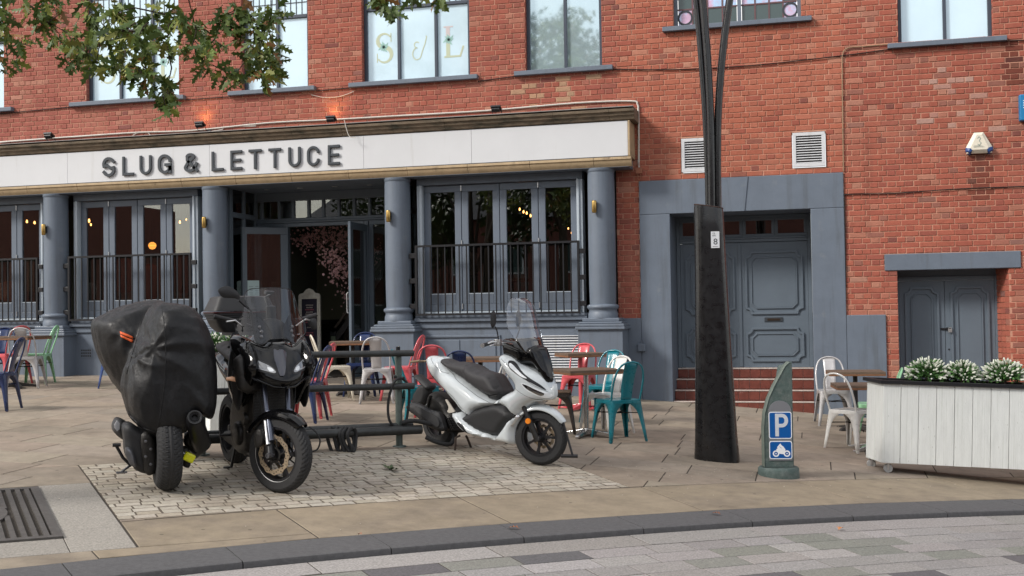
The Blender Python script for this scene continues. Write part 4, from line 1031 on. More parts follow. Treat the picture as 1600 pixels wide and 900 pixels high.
p = wp(800, 440, 1.3); mb = MB(); mb.box(p.x-.28-rx, p.x+.28-rx, 1.0, 1.5, p.z+.0, p.z+.04); mb.box(p.x-.03-rx, p.x+.03-rx, 1.2, 1.26, -.06, p.z); mb.build('inner_table', m_wood, rm, bevel=.004)
mb = MB(); mb.box(p.x-.12-rx, p.x+.12-rx, 1.9, 1.92, -.06, p.z+.25); mb.build('speckled_panel', mat('speckled_panel', (.16, .19, .17), .8, var=.5, vscale=60), rm)
for px, py, Y, r_ in ((812, 327, 1.5, .014), (818, 331, 1.5, .014), (823, 333, 1.5, .014), (829, 337, 1.5, .014), (888, 357, 1.9, .010), (893, 364, 1.9, .010), (28, 342, 1.5, .015), (42, 346, 1.5, .017), (54, 348, 1.5, .017), (139, 345, 1.8, .02), (142, 351, 1.8, .014), (177, 348, 1.8, .012), (281, 347, 1.6, .015), (291, 343, 1.6, .010)):
    p = wp(px, py, Y); t = empty('pendant_lamp', p, label={812: 'leftmost bulb of the orange row of four right of the entrance', 818: 'second bulb of the orange row of four right of the entrance', 823: 'third bulb of the orange row of four right of the entrance', 829: 'rightmost bulb of the orange row of four right of the entrance', 888: 'upper of two tiny bulbs in the rightmost bar pane', 893: 'lower of two tiny bulbs in the rightmost bar pane', 28: 'leftmost bulb of three in the cut-off window at the far left', 42: 'middle bulb of three in the cut-off window at the far left', 54: 'rightmost bulb of three in the cut-off window at the far left', 139: 'larger round bulb in the first pane left of the covered motorcycle top', 142: 'small bulb just below the larger one in that first pane', 177: 'single faint bulb in the second pane left of the entrance', 281: 'brighter bulb in the pane nearest the entrance column', 291: 'fainter bulb right of the brighter one by the entrance column'}[px], cat='pendant lamp', group='glowing bulbs inside the bar')
    mb = MB(); mb.lathe([(0, -r_*1.7), (r_*.8, -r_*1.2), (r_, 0), (r_*.6, r_*1.3), (r_*.3, r_*1.8)], 10); mb.build('bulb', m_glow, t, smooth=180)
    mb = MB(); mb.cyl((0, 0, r_*1.7), (0, 0, 2.34-p.z), .003, 5); mb.build('flex', m_black, t)
p = wp(238, 384, 1.3); t = empty('globe_lamp', p, label='round orange lampshade glowing behind the third pane left of the entrance', cat='pendant lamp')
mb = MB(); mb.lathe([(0, -.065), (.045, -.05), (.066, -.01), (.067, 0)], 20); mb.lathe([(.067, .006), (.06, .035), (.03, .06), (0, .066)], 20); mb.build('shade', m_glow2, t, smooth=60)
mb = MB(); mb.cyl((0, 0, .06), (0, 0, 2.34-p.z), .003, 5); mb.build('flex', m_black, t)
# blossom tree in the doorway
bp = wp(543, 470, 2.3); zfl = zf; bt = empty('blossom_tree', (bp.x, 2.3, zfl), label='artificial pink blossom tree standing inside the open doorway', cat='tree')
mb = MB(); th = .0
mb.tube([(0, 0, 0), (-.03, 0, .6), (.02, 0, 1.1), (0, 0, 1.5)], [.07, .05, .04, .03], 8); mb.build('trunk', m_bark, bt, smooth=60)
mb = MB(); tips = []
for px, py, Y in ((475, 375, 1.9), (520, 400, 1.8), (540, 380, 2.2), (560, 420, 2.3), (500, 370, 2.2), (530, 425, 1.9), (575, 395, 2.5), (530, 365, 2.3), (548, 455, 2.4)):
    q = wp(px, py, Y)-Vector((bp.x, 2.3, zfl)); tips.append(q); mb.tube([(0, 0, 1.3), tuple(Vector((0, 0, 1.3)).lerp(q, .5)+Vector((0, 0, .12))), tuple(q)], [.02, .012, .004], 5)
mb.build('branch', m_bark, bt)
mb = MB()
for q in tips:
    for i in range(150):
        c = q+Vector((rnd.gauss(0, .11), rnd.gauss(0, .12), rnd.gauss(-.0, .11))); n_ = 5; r_ = rnd.uniform(.012, .026); a0 = rnd.uniform(0, 6.28); ax = Vector((rnd.uniform(-1, 1), -1, rnd.uniform(-1, 1))).normalized(); u = ax.orthogonal().normalized(); v = ax.cross(u)
        if c.z+zfl > dz+.3: continue
        mb.add([c+ax*r_*.4]+[c+(u*math.cos(a0+6.283*k/n_)+v*math.sin(a0+6.283*k/n_))*r_ for k in range(n_)], [(0, 1+k, 1+(k+1) % n_) for k in range(n_)])
mb.build('blossom', m_blossom, bt, kind='stuff', fixn=False)
# framed sign
q = wp(484, 500, 1.45); t = empty('framed_sign', (q.x, 1.45, zfl), label='ornate cream framed dark notice board just inside the doorway', cat='sign'); ht = wp(484, 462, 1.45).z-zfl; hw_ = .195
mb = MB(); rectframe(mb, -hw_, hw_, 0, ht, .055, -.02, .02); rectframe(mb, -hw_+.018, hw_-.018, .018, ht-.018, .01, -.028, -.02); rectframe(mb, -hw_+.042, hw_-.042, .042, ht-.042, .01, -.026, -.02); mb.build('frame', m_frameornate, t, bevel=.006)
mb = MB(); mb.prism([(-hw_, ht), (hw_, ht), (hw_*.9, ht+.03), (hw_*.55, ht+.045), (hw_*.3, ht+.10), (0, ht+.12), (-hw_*.3, ht+.10), (-hw_*.55, ht+.045), (-hw_*.9, ht+.03)], -.015, .015)
for a in range(-2, 3): mb.tube([(a*.03+.012*math.cos(k), -.022, ht+.045-abs(a)*.008+.012*math.sin(k)) for k in [j*.7 for j in range(9)]], .004, 5)
mb.build('crest', m_frameornate, t, bevel=.003)
mb = MB(); mb.box(-hw_+.055, hw_-.055, -.006, .006, .055, ht-.055); mb.build('poster', m_poster, t)
mb = MB()
for i, (wd, zz, c) in enumerate(((.13, .10, 0), (.11, .14, 0), (.15, .175, 1), (.12, .215, 0), (.14, .25, 0), (.10, .285, 0), (.13, .35, 1), (.15, .385, 1), (.10, .47, 0), (.13, .56, 1), (.15, .60, 1))):
    x = -wd/2
    while x < wd/2:
        l = rnd.uniform(.008, .018); mb.box(x, min(x+l, wd/2), -.0085, -.0061, ht-.055-zz-.012, ht-.055-zz+rnd.uniform(.002, .01), c); x += l+.005
mb.build('lettering', [m_cream, m_pink], t)
# stair rail and newel inside
q = wp(522, 560, 1.9); t = empty('stair_rail', (q.x, 1.9, zfl), label='dark sloping handrail with a pale green newel post inside the doorway', cat='handrail')
mb = MB(); n0 = wp(522, 525, 1.9).z-zfl; mb.box(-.04, .04, -.04, .04, 0, n0); mb.build('newel', mat('sage_paint', (.12, .15, .10), .6), t, bevel=.005)
mb = MB(); mb.box(-.05, .05, -.05, .05, n0, n0+.08); mb.build('newel_cap', m_black, t, bevel=.01)
a = wp(524, 512, 1.9); b = wp(575, 440, 1.9); mb = MB(); o = Vector((q.x, 1.9, zfl)); mb.tube([a-o, b-o+(b-a)*.4], .028, 8); mb.build('handrail', m_brass if False else mat('dark_handrail', (.05, .04, .03), .3), t, smooth=60)
mb = MB(); a2, b2 = a-o-Vector((0, 0, .12)), b-o+(b-a)*.4-Vector((0, 0, .12)); mb.add([a2+Vector((0, .01, 0)), b2+Vector((0, .01, 0)), b2+Vector((0, .01, -.16)), a2+Vector((0, .01, -.16))], [(0, 1, 2, 3)]); mb.build('stringer', m_dark, t, solid=.03)

# ================================================================ PORTAL WITH THE BIG DOOR
pt = empty('rendered_portal', (-1, 0, 0), label='big slate grey rendered door surround with faint keystone lines', cat='door surround'); ox = -1
YP = -.032
mb = MB(); mb.box(-2.37-ox, -1.94-ox, YP, .84, -1.9, 1.37); mb.build('left_jamb', m_paint, pt, bevel=.008)
mb = MB(); mb.box(-.02-ox, .42-ox, YP, .84, -1.9, 1.37); mb.build('right_jamb', m_paint, pt, bevel=.008)
mb = MB(); mb.box(-2.37-ox, .42-ox, YP, .84, 1.372, 1.85); mb.build('lintel', m_paint, pt, bevel=.008)
mb = MB()
for a, b in (((-1.14, 1.848), (-1.075, 1.374)), ((-.845, 1.848), (-.905, 1.374))): mb.add([(a[0]-.006-ox, YP-.003, a[1]), (a[0]+.006-ox, YP-.003, a[1]), (b[0]+.006-ox, YP-.003, b[1]), (b[0]-.006-ox, YP-.003, b[1]), (a[0]-ox, YP+.005, a[1]), (b[0]-ox, YP+.005, b[1])], [(0, 1, 2, 3), (0, 3, 5, 4), (1, 4, 5, 2)])
mb.add([(-1.075-ox, YP-.012, 1.374), (-.905-ox, YP-.012, 1.374), (-.851-ox, YP-.012, 1.848), (-1.134-ox, YP-.012, 1.848)]+[(-1.075-ox, YP+.01, 1.374), (-.905-ox, YP+.01, 1.374), (-.851-ox, YP+.01, 1.848), (-1.134-ox, YP+.01, 1.848)], [(0, 1, 2, 3), (0, 4, 5, 1), (1, 5, 6, 2), (2, 6, 7, 3), (3, 7, 4, 0)])
mb.build('keystone', m_paint, pt)
mb = MB(); mb.box(.422-ox, .93-ox, YP+.004, .2, -1.9, -.09); mb.build('right_block', m_paint, pt, bevel=.008)
mb = MB(); mb.box(-2.71-ox, -2.372-ox, YP+.004, .2, -1.9, -.09); mb.build('left_block', m_paint, pt, bevel=.006)
# steps
st = empty('door_steps', (-1, 0, 0), label='short flight of glazed red tile steps with worn white edges below the big grey door', cat='steps')
tops = [-1.262, -1.118, -.974, -.83]; Ys = [-.012, .20, .41, .62]; x0, x1 = -1.938, -.022
m_tile_list = [m_tile]
for k, (tz, Y) in enumerate(zip(tops, Ys)):
    zb = tops[k-1] if k else -1.5; n = 13; wd = (x1-x0)/n
    mb = MB(); mb.box(x0-ox, x1-ox, Y+.012, .84, zb-.02, tz-.012); mb.build('core', m_limew, st)
    for i in range(n):
        a = x0+i*wd+.0025; b = a+wd-.005; mb = MB(); mb.cham(a-ox, b-ox, Y+rnd.uniform(-.001, .001), Y+.012, zb+.004, tz-.022, .003); mb.build('riser_tile', m_tile, st)
    mb = MB(); mb.box(x0-ox, x1-ox, Y-.006, Y+.05, tz-.018, tz); mb.build('nosing', m_limew, st, bevel=.004)
    mb = MB(); mb.box(x0-ox, x1-ox, Y+.0505, (Ys[k+1]+.012 if k < 3 else .84), tz-.011, tz-.001); mb.build('tread', m_tile, st)
# door
dd = empty('double_door', (-1, .72, -.83), label='tall slate grey double door with octagonal panels behind the lamp post', cat='door'); Y0 = .72; dz0 = -.83
dxa, dxb = -1.938, -.022; zt = wp(1200, 378, Y0).z-dz0
mb = MB(); mb.box(dxa+1, dxa+1.05, -.03, .06, 0, 2.2); mb.box(dxb+.95, dxb+1, -.03, .06, 0, 2.2); mb.box(dxa+1.05, dxb+.95, -.03, .06, zt+.005, zt+.05); mb.box(dxa+1.05, dxb+.95, -.05, .06, zt+.05, zt+.075); mb.box(dxa+1.05, dxb+.95, -.02, .05, 2.166, 2.2); mb.build('frame', m_paint_door, dd, bevel=.006)
xs = lin(dxa+1.05, dxb+.95, 4)
for a, b in zip(xs[:-1], xs[1:]):
    mb = MB(); mb.box(a+.03, b-.03, -.002, .004, zt+.10, 2.14); mb.build('transom_pane', m_glass, dd)
    mb = MB(); rectframe(mb, a+.0005, b-.0005, zt+.0755, 2.165, .045, -.02, .03); mb.build('transom_sash', m_paint_door, dd, bevel=.006)
mb = MB(); mb.box(dxa+1.05, dxb+.95, .3, .32, 0, 2.2); mb.build('hall_backing', m_dark, dd)
def notch(x0, x1, z0, z1, c, concave=True):
    pts = []
    for cx_, cz_, a0, a1 in ((x0, z0, 90, 0), (x1, z0, 180, 90), (x1, z1, 270, 180), (x0, z1, 360, 270)):
        if concave: pts += [(cx_+c*math.cos(R(a0+(a1-a0)*t/4)), cz_+c*math.sin(R(a0+(a1-a0)*t/4))) for t in range(5)]
        else: pts += [(cx_+c*math.cos(R(a0)), cz_+c*math.sin(R(a0))), (cx_+c*math.cos(R(a1)), cz_+c*math.sin(R(a1)))]
    return pts
def panelled_leaf(par, xa, xb, h, panels, nm='leaf'):
    lf = empty(nm, (0, 0, 0)); lf.parent = par
    mb = MB(); mb.box(xa, xb, -.012, .03, .005, h); mb.build('leaf_board', m_paint_door, lf, bevel=.004)
    for z0, z1 in panels:
        mb = MB(); m_ = .085; fx = lambda u, v, d: (u, -.012-d, v)
        stroke(mb, notch(xa+m_, xb-m_, z0, z1, .075), .030, fx, -.002, .024, closed=True)
        stroke(mb, notch(xa+m_+.075, xb-m_-.075, z0+.075, z1-.075, .065, False), .018, fx, -.002, .019, closed=True)
        mb.build('panel_moulding', m_paint_door, lf, bevel=.0025)
        mb = MB(); P = notch(xa+m_+.085, xb-m_-.085, z0+.085, z1-.085, .062, False); mb.prism(P, .0, -.018, f=lambda u, v, d: (u, d, v)); mb.build('raised_field', m_paint_door, lf, bevel=.003)
    return lf
xmid = wp(1157, 470, Y0).x+1
for a, b in ((dxa+1.052, xmid-.003), (xmid+.003, dxb+.948)): panelled_leaf(dd, a, b, zt, [(.10, .56), (.78, 1.66)])
mb = MB(); mb.box(xmid-.022, xmid+.022, -.028, -.0122, .01, zt-.01); mb.build('meeting_bead', m_paint_door, dd, bevel=.006)
q = wp(1209, 499, Y0); mb = MB(); mb.box(q.x+1-.13, q.x+1+.13, -.022, -.0122, q.z-dz0-.035, q.z-dz0+.03); mb.build('letter_plate', m_letter, dd, bevel=.004)
mb = MB(); mb.box(q.x+1-.09, q.x+1+.09, -.027, -.0225, q.z-dz0-.018, q.z-dz0+.014); mb.build('letter_flap', mat('old_bronze', (.05, .035, .025), .4, .6), dd, bevel=.003)
mb = MB(); mb.box(dxa+1.052, dxb+.948, -.03, .03, -.0, .004); mb.build('threshold', m_alu, dd)

# ---------------------------------------------------------------- small door on the right
sd_ = empty('small_double_door', (1.78, .42, -1.2), label='low slate grey double door with padlock behind the planter', cat='door')
mb = MB(); mb.box(.93, 2.63, -.022, .3, .50, .72); o_ = mb.build('door_lintel', m_paint, None, bevel=.008); tag(o_, 'slate grey painted lintel over the low padlocked door', 'lintel')
xa, xb = 1.13-1.78, 2.36-1.78; h = .36+1.2; xm = wp(1476, 480, .42).x-1.78
mb = MB(); mb.box(xa-.04, xa, -.02, .08, -.4, h+.06); mb.box(xb, xb+.04, -.02, .08, -.4, h+.06); mb.box(xa, xb, -.02, .08, h+.002, h+.06); mb.build('frame', m_paint_door, sd_, bevel=.005)
mb = MB(); mb.box(xa-.1, xb+.1, .0, .08, h+.06, h+.35); mb.build('head_panel', m_paint_door, sd_)
for a, b in ((xa+.002, xm-.003), (xm+.003, xb-.002)): panelled_leaf(sd_, a, b, h, [(.18, h-.10)])
mb = MB(); mb.box(xm-.010, xm+.010, .01, .029, .0, h); mb.build('rebate', m_paint_door, sd_)
for nm, xx, xx2, yy2 in (('left_reveal', 1.09, 1.09, .42), ('right_reveal', 2.48, 2.38, .42)):
    mb = MB(); z = -1.75
    while z < .5:
        for j in range(3):
            t0, t1 = j/3+.01, (j+1)/3-.01; mb.c = brick_colour(1.5, z); xA, xB = xx+(xx2-xx)*t0, xx+(xx2-xx)*t1; yA, yB = .0+yy2*t0, .0+yy2*t1; e = .015 if nm[0] == 'l' else -.015
            z1 = min(z+CP-.005, .5)
            mb.add([(xA, yA, z+.005), (xB, yB, z+.005), (xB, yB, z1), (xA, yA, z1), (xA-e, yA, z+.005), (xB-e, yB, z+.005), (xB-e, yB, z1), (xA-e, yA, z1)], [(0, 1, 2, 3), (0, 4, 5, 1), (3, 2, 6, 7), (0, 3, 7, 4), (1, 5, 6, 2)])
        z += CP
    mb.build('reveal_brickwork', m_brick, bw, col=True, kind='stuff')
mb = MB(); mb.add([(2.486, .012, -1.8), (2.39, .44, -1.8), (2.39, .44, .5), (2.486, .012, .5), (1.084, .012, -1.8), (1.084, .44, -1.8), (1.084, .44, .5), (1.084, .012, .5)], [(0, 1, 2, 3), (4, 7, 6, 5)]); mb.build('reveal_mortar', m_mortar, bw)
q = wp(1478, 514, .40)-Vector((1.78, .42, -1.2))
mb = MB(); mb.box(q.x-.07, q.x+.05, -.030, -.0125, q.z-.008, q.z+.014); mb.box(q.x+.0, q.x+.07, -.036, -.0305, q.z-.014, q.z+.02); mb.build('hasp', m_black, sd_, bevel=.003)
mb = MB(); mb.tube([(q.x+.035, -.045, q.z), (q.x+.035, -.05, q.z+.02), (q.x+.065, -.05, q.z+.02), (q.x+.065, -.045, q.z)], .005, 6); mb.box(q.x+.025, q.x+.075, -.06, -.038, q.z-.045, q.z); mb.build('padlock', m_alu, sd_, bevel=.004)
q = wp(1483, 546, .40)-Vector((1.78, .42, -1.2)); mb = MB(); mb.lathe([(0, 0), (.012, 0), (.012, .004)], 12, axis='y', o=(q.x, -.0165, q.z)); mb.build('keyhole', m_black, sd_)

# meter box, alarm, blue box
q = wp(1003, 543, YP); t = empty('switch_box', (q.x, YP+.004, q.z), label='small grey electrical box on the grey wall between pedestal and portal', cat='electrical box'); mb = MB(); mb.box(-.055, .055, -.05, 0, -.055, .055); mb.build('box', m_paint, t, bevel=.01); mb = MB(); mb.cyl((0, -.02, .055), (0, -.02, .10), .01, 8); mb.cyl((.03, -.02, .055), (.03, -.02, .09), .008, 8); mb.build('gland', m_paint, t)
q = wp(1529, 225, 0); t = empty('alarm_box', (q.x, -.01, q.z), label='cream triangular alarm box with blue lower corners, right of the portal', cat='alarm box')
O = [(-.06, .145), (.055, .145), (.16, -.05), (.155, -.13), (-.155, -.13), (-.165, -.05)]; I_ = [(-.035, .11), (.03, .11), (.11, -.06), (.09, -.085), (-.09, -.085), (-.115, -.06)]
mb = MB(); mb.loft([[(u, .0, v) for u, v in O], [(u, -.05, v) for u, v in O], [(u, -.085, v) for u, v in I_]], cap=True); mb.build('case', m_alarm, t, bevel=.003)
for s_ in (-1, 1):
    mb = MB(); mb.loft([[(s_*.165, -.002, -.045), (s_*.165, -.06, -.05), (s_*.115, -.092, -.06), (s_*.09, -.09, -.09), (s_*.10, -.04, -.135), (s_*.10, -.002, -.14)], [(s_*.17, -.002, -.10), (s_*.17, -.06, -.10), (s_*.135, -.09, -.10), (s_*.12, -.085, -.12), (s_*.125, -.04, -.142), (s_*.14, -.002, -.142)]], cap=True); mb.build('corner_cap', m_bluep, t, bevel=.004)
mb = MB(); f_ = lambda u, v, d: (u-.005, -.0855-d, v)
stroke(mb, [(-.02, .06), (.0, .085), (.02, .06), (.0, .03), (.025, .0), (0, -.03), (-.02, -.01)], .008, f_, 0, .002)
for k in range(5): stroke(mb, [(-.07, -.055+k*.006-.0), (.07-.01*k, -.055+k*.006)], .0015, f_, 0, .001)
mb.build('faded_print', mat('faded_print', (.25, .30, .27), .7), t)
q = wp(1604, 172, 0); t = empty('blue_box', (q.x, -.005, q.z), label='bright blue wall box cut by the right edge of the photo', cat='box'); mb = MB(); mb.box(-.10, .25, -.12, 0, -.15, .19); mb.build('case', m_bluebox, t, bevel=.012)
mb = MB()
for i in range(4): mb.box(-.06, .2, -.1225, -.12, .1-i*.03, .112-i*.03)
mb.build('print', m_signwhite, t)

# ================================================================ LAMP POST
q = gp(1122, 722); lp = empty('street_lamp', (q.x, q.y+.12, zg(q.x, q.y+.12)), label='tall black sculptural street lamp with a flared oval base and three slim stems', cat='street lamp'); lo = lp.location.copy()
def oval(cx, hx, hy, z, n=28, tilt=0., e=.75):
    out = []
    for k in range(n):
        t = 2*math.pi*k/n; c, s_ = math.cos(t), math.sin(t); x = hx*abs(c)**e*(1 if c > 0 else -1); y = hy*abs(s_)**e*(1 if s_ > 0 else -1); out.append((cx+x, y, z-tilt*x))
    return out
ztop = wp(1114, 322, lo.y).z-lo.z
mb = MB(); rings = []
for t in (0, .02, .1, .2, .3, .4, .5, .6, .7, .8, .9, .985):
    z = ztop*t; hx = .145+.072*(1-t)**1.3+(.006 if t < .03 else 0); cx = -.02+.0*t-.035*t; rings.append(oval(cx, hx, hx*.62, z-.1*(t == 0), tilt=.17*(t**4)))
rings.append(oval(-.055, .139, .085, ztop+.004, tilt=.17)); rings.append(oval(-.055, .10, .06, ztop-.004, tilt=.17))
mb.loft(rings, cap=True); mb.build('base_column', m_blackgloss, lp, smooth=50)
mb = MB(); mb.tube([(x, y, z+.001) for x, y, z in oval(-.055, .143, .089, ztop-.003, tilt=.17)], .004, 6, closed=True); mb.build('rim', mat('rust_rim', (.09, .05, .04), .6, .4), lp, smooth=60)
for path in ([(1107.5, 322), (1106, 260), (1102.5, 180), (1096, 90), (1088, 0), (1076, -80), (1050, -220)], [(1112, 324), (1111.5, 260), (1110, 180), (1105.5, 90), (1098, 0), (1090, -80), (1078, -220)], [(1121.5, 325), (1121, 250), (1122.5, 170), (1129.5, 80), (1140, 0), (1154, -80), (1195, -240)]):
    i = [1107.5, 1112, 1121.5].index(path[0][0]); Yp = lo.y+(.02, -.035, -.0)[i]; P = [wp(x, y, Yp)-lo for x, y in path]; P[0].z -= .05
    mb = MB(); mb.tube([tuple(v) for v in smooth_poly([tuple(v) for v in P], 5, closed=False)], .0375 if i else .034, 14); mb.build('stem', m_blackgloss, lp, smooth=60)
    e = P[-1]; mb = MB(); mb.lathe([(0, .1), (.05, .08), (.16, .0), (.17, -.03), (.0, -.03)], 20, o=tuple(e)); mb.build('lamp_head', m_black, lp, smooth=50)
q = wp(1117.5, 374.5, lo.y-.118)-lo; mb = MB(); mb.box(q.x-.041, q.x+.041, q.y-.004, q.y, q.z-.082, q.z+.082); mb.build('number_sticker', m_signwhite, lp)
mb = MB(); vs, fs = text_mesh('8', .085); mb.add([(q.x+.003+a.x*1.05, q.y-.0045-a.z, q.z-.022+a.y) for a in vs], fs)
vs, fs = text_mesh('CE\nHM', .022); mb.add([(q.x-.012+a.x, q.y-.0045-a.z, q.z+.05+a.y) for a in vs], fs)
mb.box(q.x-.025, q.x+.03, q.y-.0048, q.y-.0041, q.z-.069, q.z-.065); mb.build('sticker_print', m_letter, lp)

# ================================================================ MOTORCYCLE PARKING BOLLARD
q = gp(1216, 746); bo = empty('parking_bollard', (q.x, q.y+.10, zg(q.x, q.y+.1)), R(9), label='green bronze bollard with slanted top carrying the blue P and motorcycle signs', cat='bollard')
bh = 1.07; w2 = .138
mb = MB(); mb.lathe([(0, .085), (.175, .085), (.188, .07), (.19, .03), (.195, -.06)], 36); mb.build('foot', m_verd, bo, smooth=40)
outl = [(-w2, .085), (w2-.005, .085), (w2-.005, bh), (w2-.03, bh-.01), (w2-.07, bh-.045), (.02, bh-.13), (-.035, bh-.23), (-.09, bh-.35), (-.125, bh-.48), (-w2, bh-.62)]
mb = MB(); N_ = 9; rings = []
for j in range(N_+1):      # half-round body: front face flat, back bulging
    t = j/N_; y = -.075+.19*t; k = math.sqrt(max(.02, 1-(max(0, t-.05)/1.0)**2.2)) if t < 1 else .25
    rings.append([(u*k, y, .085+(v-.085)*(1-.04*t) if v > .2 else v) for u, v in outl])
mb.loft(rings, cap=True); mb.build('body', m_verd, bo, smooth=35, bevel=.006)
# pale rolled edge following the slant on the left
edge = outl[3:]+[(-w2, .09)]
mb = MB(); mb.loft([[(u+.004, -.082, v-.0) for u, v in edge], [(u-.006, -.07, v+.006) for u, v in edge], [(u-.016, -.03, v+.008) for u, v in edge], [(u-.012, .01, v+.004) for u, v in edge], [(u+.02, .0, v-.02) for u, v in edge]], closed=False); mb.build('edge_band', mat('pale_verdigris', (.15, .18, .155), .55, .3, var=.2, vscale=10), bo, smooth=50)
fy = -.077
px0, px1 = -.092, w2-.018; mb = MB(); P = [(px0, .15), (px1, .15), (px1, .60)]+arc((px0+px1)/2, .60, (px1-px0)/2, .105, 0, 180, 14)[1:]; mb.prism(P, fy, fy-.006); mb.build('backplate', m_signgrey, bo, bevel=.002)
def rrect(x0, x1, z0, z1, r): return [(x1-r+r*math.cos(R(a)), z0+r+r*math.sin(R(a))) for a in (-90, -60, -30, 0)]+[(x1-r+r*math.cos(R(a)), z1-r+r*math.sin(R(a))) for a in (0, 30, 60, 90)]+[(x0+r+r*math.cos(R(a)), z1-r+r*math.sin(R(a))) for a in (90, 120, 150, 180)]+[(x0+r+r*math.cos(R(a)), z0+r+r*math.sin(R(a))) for a in (180, 210, 240, 270)]
for z0, z1, nm in ((.352, .602, 'P'), (.165, .332, 'M')):
    mb = MB(); mb.prism(rrect(px0+.001, px1-.001, z0, z1, .02), fy-.0065, fy-.0085); mb.build('sign_border', m_signwhite, bo)
    mb = MB(); mb.prism(rrect(px0+.009, px1-.009, z0+.008, z1-.008, .014), fy-.0085, fy-.0095); mb.build('sign_face', m_signblue, bo)
cx = (px0+px1)/2+.006; f_ = lambda u, v, d: (cx+u, fy-.0096-d, v)
mb = MB(); stroke(mb, [(-.036, .375), (-.036, .568), (.008, .568)]+arc(.010, .521, .040, .047, 88, -88, 10)+[(.008, .474), (-.0195, .474)], .033, f_, 0, .0012); mb.build('letter_p', mat('sign_reflective', (.55, .58, .62), .4), bo)
mb = MB(); cz = .215
for sx_ in (-.05, .05):
    stroke(mb, [(sx_+.024*math.cos(R(a)), cz+.024*math.sin(R(a))) for a in range(0, 360, 24)], .012, f_, 0, .001, closed=True)
    mb.prism([(sx_+.006*math.cos(R(a))+cx, cz+.006*math.sin(R(a))) for a in range(0, 360, 45)], fy-.0096, fy-.0106)
mb.prism([(cx+a, cz+b) for a, b in ((-.03, .0), (.028, -.006), (.035, .03), (.03, .045), (.0, .05), (-.02, .066), (-.035, .05), (-.05, .035), (-.04, .025))], fy-.0096, fy-.0108)
stroke(mb, [(-.035, .055+cz), (-.01, .085+cz), (.0, .07+cz)], .012, f_, 0, .0014)
stroke(mb, [(-.012, .075+cz), (.012, .058+cz), (.03, .03+cz)], .02, f_, 0, .0016)
mb.build('motorcycle_symbol', m_signwhite, bo)

# ================================================================ MOTORCYCLE RAIL
A_, B_ = gp(316, 711), gp(624, 698); dr = Vector((B_.x-A_.x, B_.y-A_.y)).normalized(); rk = empty('parking_rail', (B_.x, B_.y, zg(B_.x, B_.y)), math.atan2(dr.y, dr.x), label='dark steel motorcycle securing rail with three tubes between grey-green posts', cat='railing')
Lr = (B_-A_).to_2d().length; zs = zg(A_.x, A_.y)-zg(B_.x, B_.y); slope = zs/Lr*.6
RM = lambda x, y, z: (x, y, z-x*slope)
def gdz(x): p = Vector((B_.x, B_.y))+dr*x; return zg(p.x, p.y)-zg(B_.x, B_.y)
for x in (0, -Lr):
    mb = MB(); mb.cyl((x, 0, gdz(x)-.05), (x, 0, .94-x*slope), .034, 16); mb.build('post', m_post, rk, smooth=60)
    mb = MB(); mb.lathe([(.0, .012), (.065, .012), (.07, 0), (.07, -.04)], 20, o=(x, 0, gdz(x))); mb.build('post_flange', m_post, rk, smooth=40)
    mb = MB(); mb.cyl((x, 0, .94-x*slope), (x, 0, .99-x*slope), .022, 12); mb.build('post_cap', m_black, rk)
for z, r_, y in ((.925, .032, -.05), (.60, .032, -.055), (.17, .045, -.09), (.21, .03, .0)):
    mb = MB(); mb.tube([RM(.14 if r_ < .04 else .20, y, z), RM(-.6, y, z), RM(-1.3, y, z), RM(-Lr-.16, y, z)], r_, 16); mb.build('rail', m_rail, rk, smooth=60)
# locks on the rail
def chain(name, pts, r, lab, cat='lock', m=m_rubber, n=8):
    o = Vector(pts[0]); mb = MB(); mb.tube([tuple(Vector(v)-o) for v in smooth_poly([tuple(p) for p in pts], 5, closed=False)], r, n); ob = mb.build(name, m, None, smooth=60, loc=o); tag(ob, lab, cat); return ob
Mr = Matrix.Translation(Vector((B_.x, B_.y, zg(B_.x, B_.y)))) @ Matrix.Rotation(math.atan2(dr.y, dr.x), 4, 'Z')
def rp(x, y, z): return Mr @ Vector((x, y, z-x*slope))
ck = empty('chain_lock', rp(-.62, -.09, .17), label='heavy black chain locks hanging in loops from the bottom rail', cat='lock'); 
for k, (x, dx, dn) in enumerate(((-.10, .05, .24), (-.03, .09, .235), (.06, .05, .21), (.11, .02, .20), (.03, -.03, .25))):
    mb = MB(); pts = [(x, .0, .055), (x-.02, -.055, .0), (x-.01, -.05, -.08), (x+.02, -.045, -dn+.07), (x+dx, -.04, -dn+.03), (x+dx+.01, .0, -dn+.05), (x+dx, .05, -.08), (x+.02, .055, .0), (x+.01, .02, .05)]
    mb.tube([tuple(v) for v in smooth_poly(pts, 5, closed=False)], .017, 8); mb.build('chain_sleeve', m_rubber, ck, smooth=60)
mb = MB(); mb.box(.02, .13, -.07, -.01, -.265, -.19); mb.build('lock_body', m_black, ck, bevel=.015)
mb = MB(); mb.box(.045, .075, -.0725, -.0701, -.215, -.205); mb.build('key_plate', m_alu, ck)
chain('cable_lock', [rp(.05, -.02, .68), rp(-.07, -.1, .66), rp(-.12, -.06, .5), rp(-.13, -.05, .34), rp(-.1, -.05, .24), rp(-.02, -.04, .2), rp(.06, -.03, .25), rp(.10, -.02, .45), rp(.09, -.02, .62), rp(.0, .05, .70), rp(-.05, -.04, .69)], .013, 'black cable lock looped round the right-hand rail post')
chain('ground_chain', [rp(.0, -.07, .24), rp(.12, -.10, .26), rp(.3, -.12, .22), rp(.42, -.14, .20), rp(.5, -.2, .12), rp(.45, -.24, .03), rp(.32, -.22, .05), rp(.22, -.16, .10)], .022, 'thick black chain from the rail end to the scooter rear wheel')
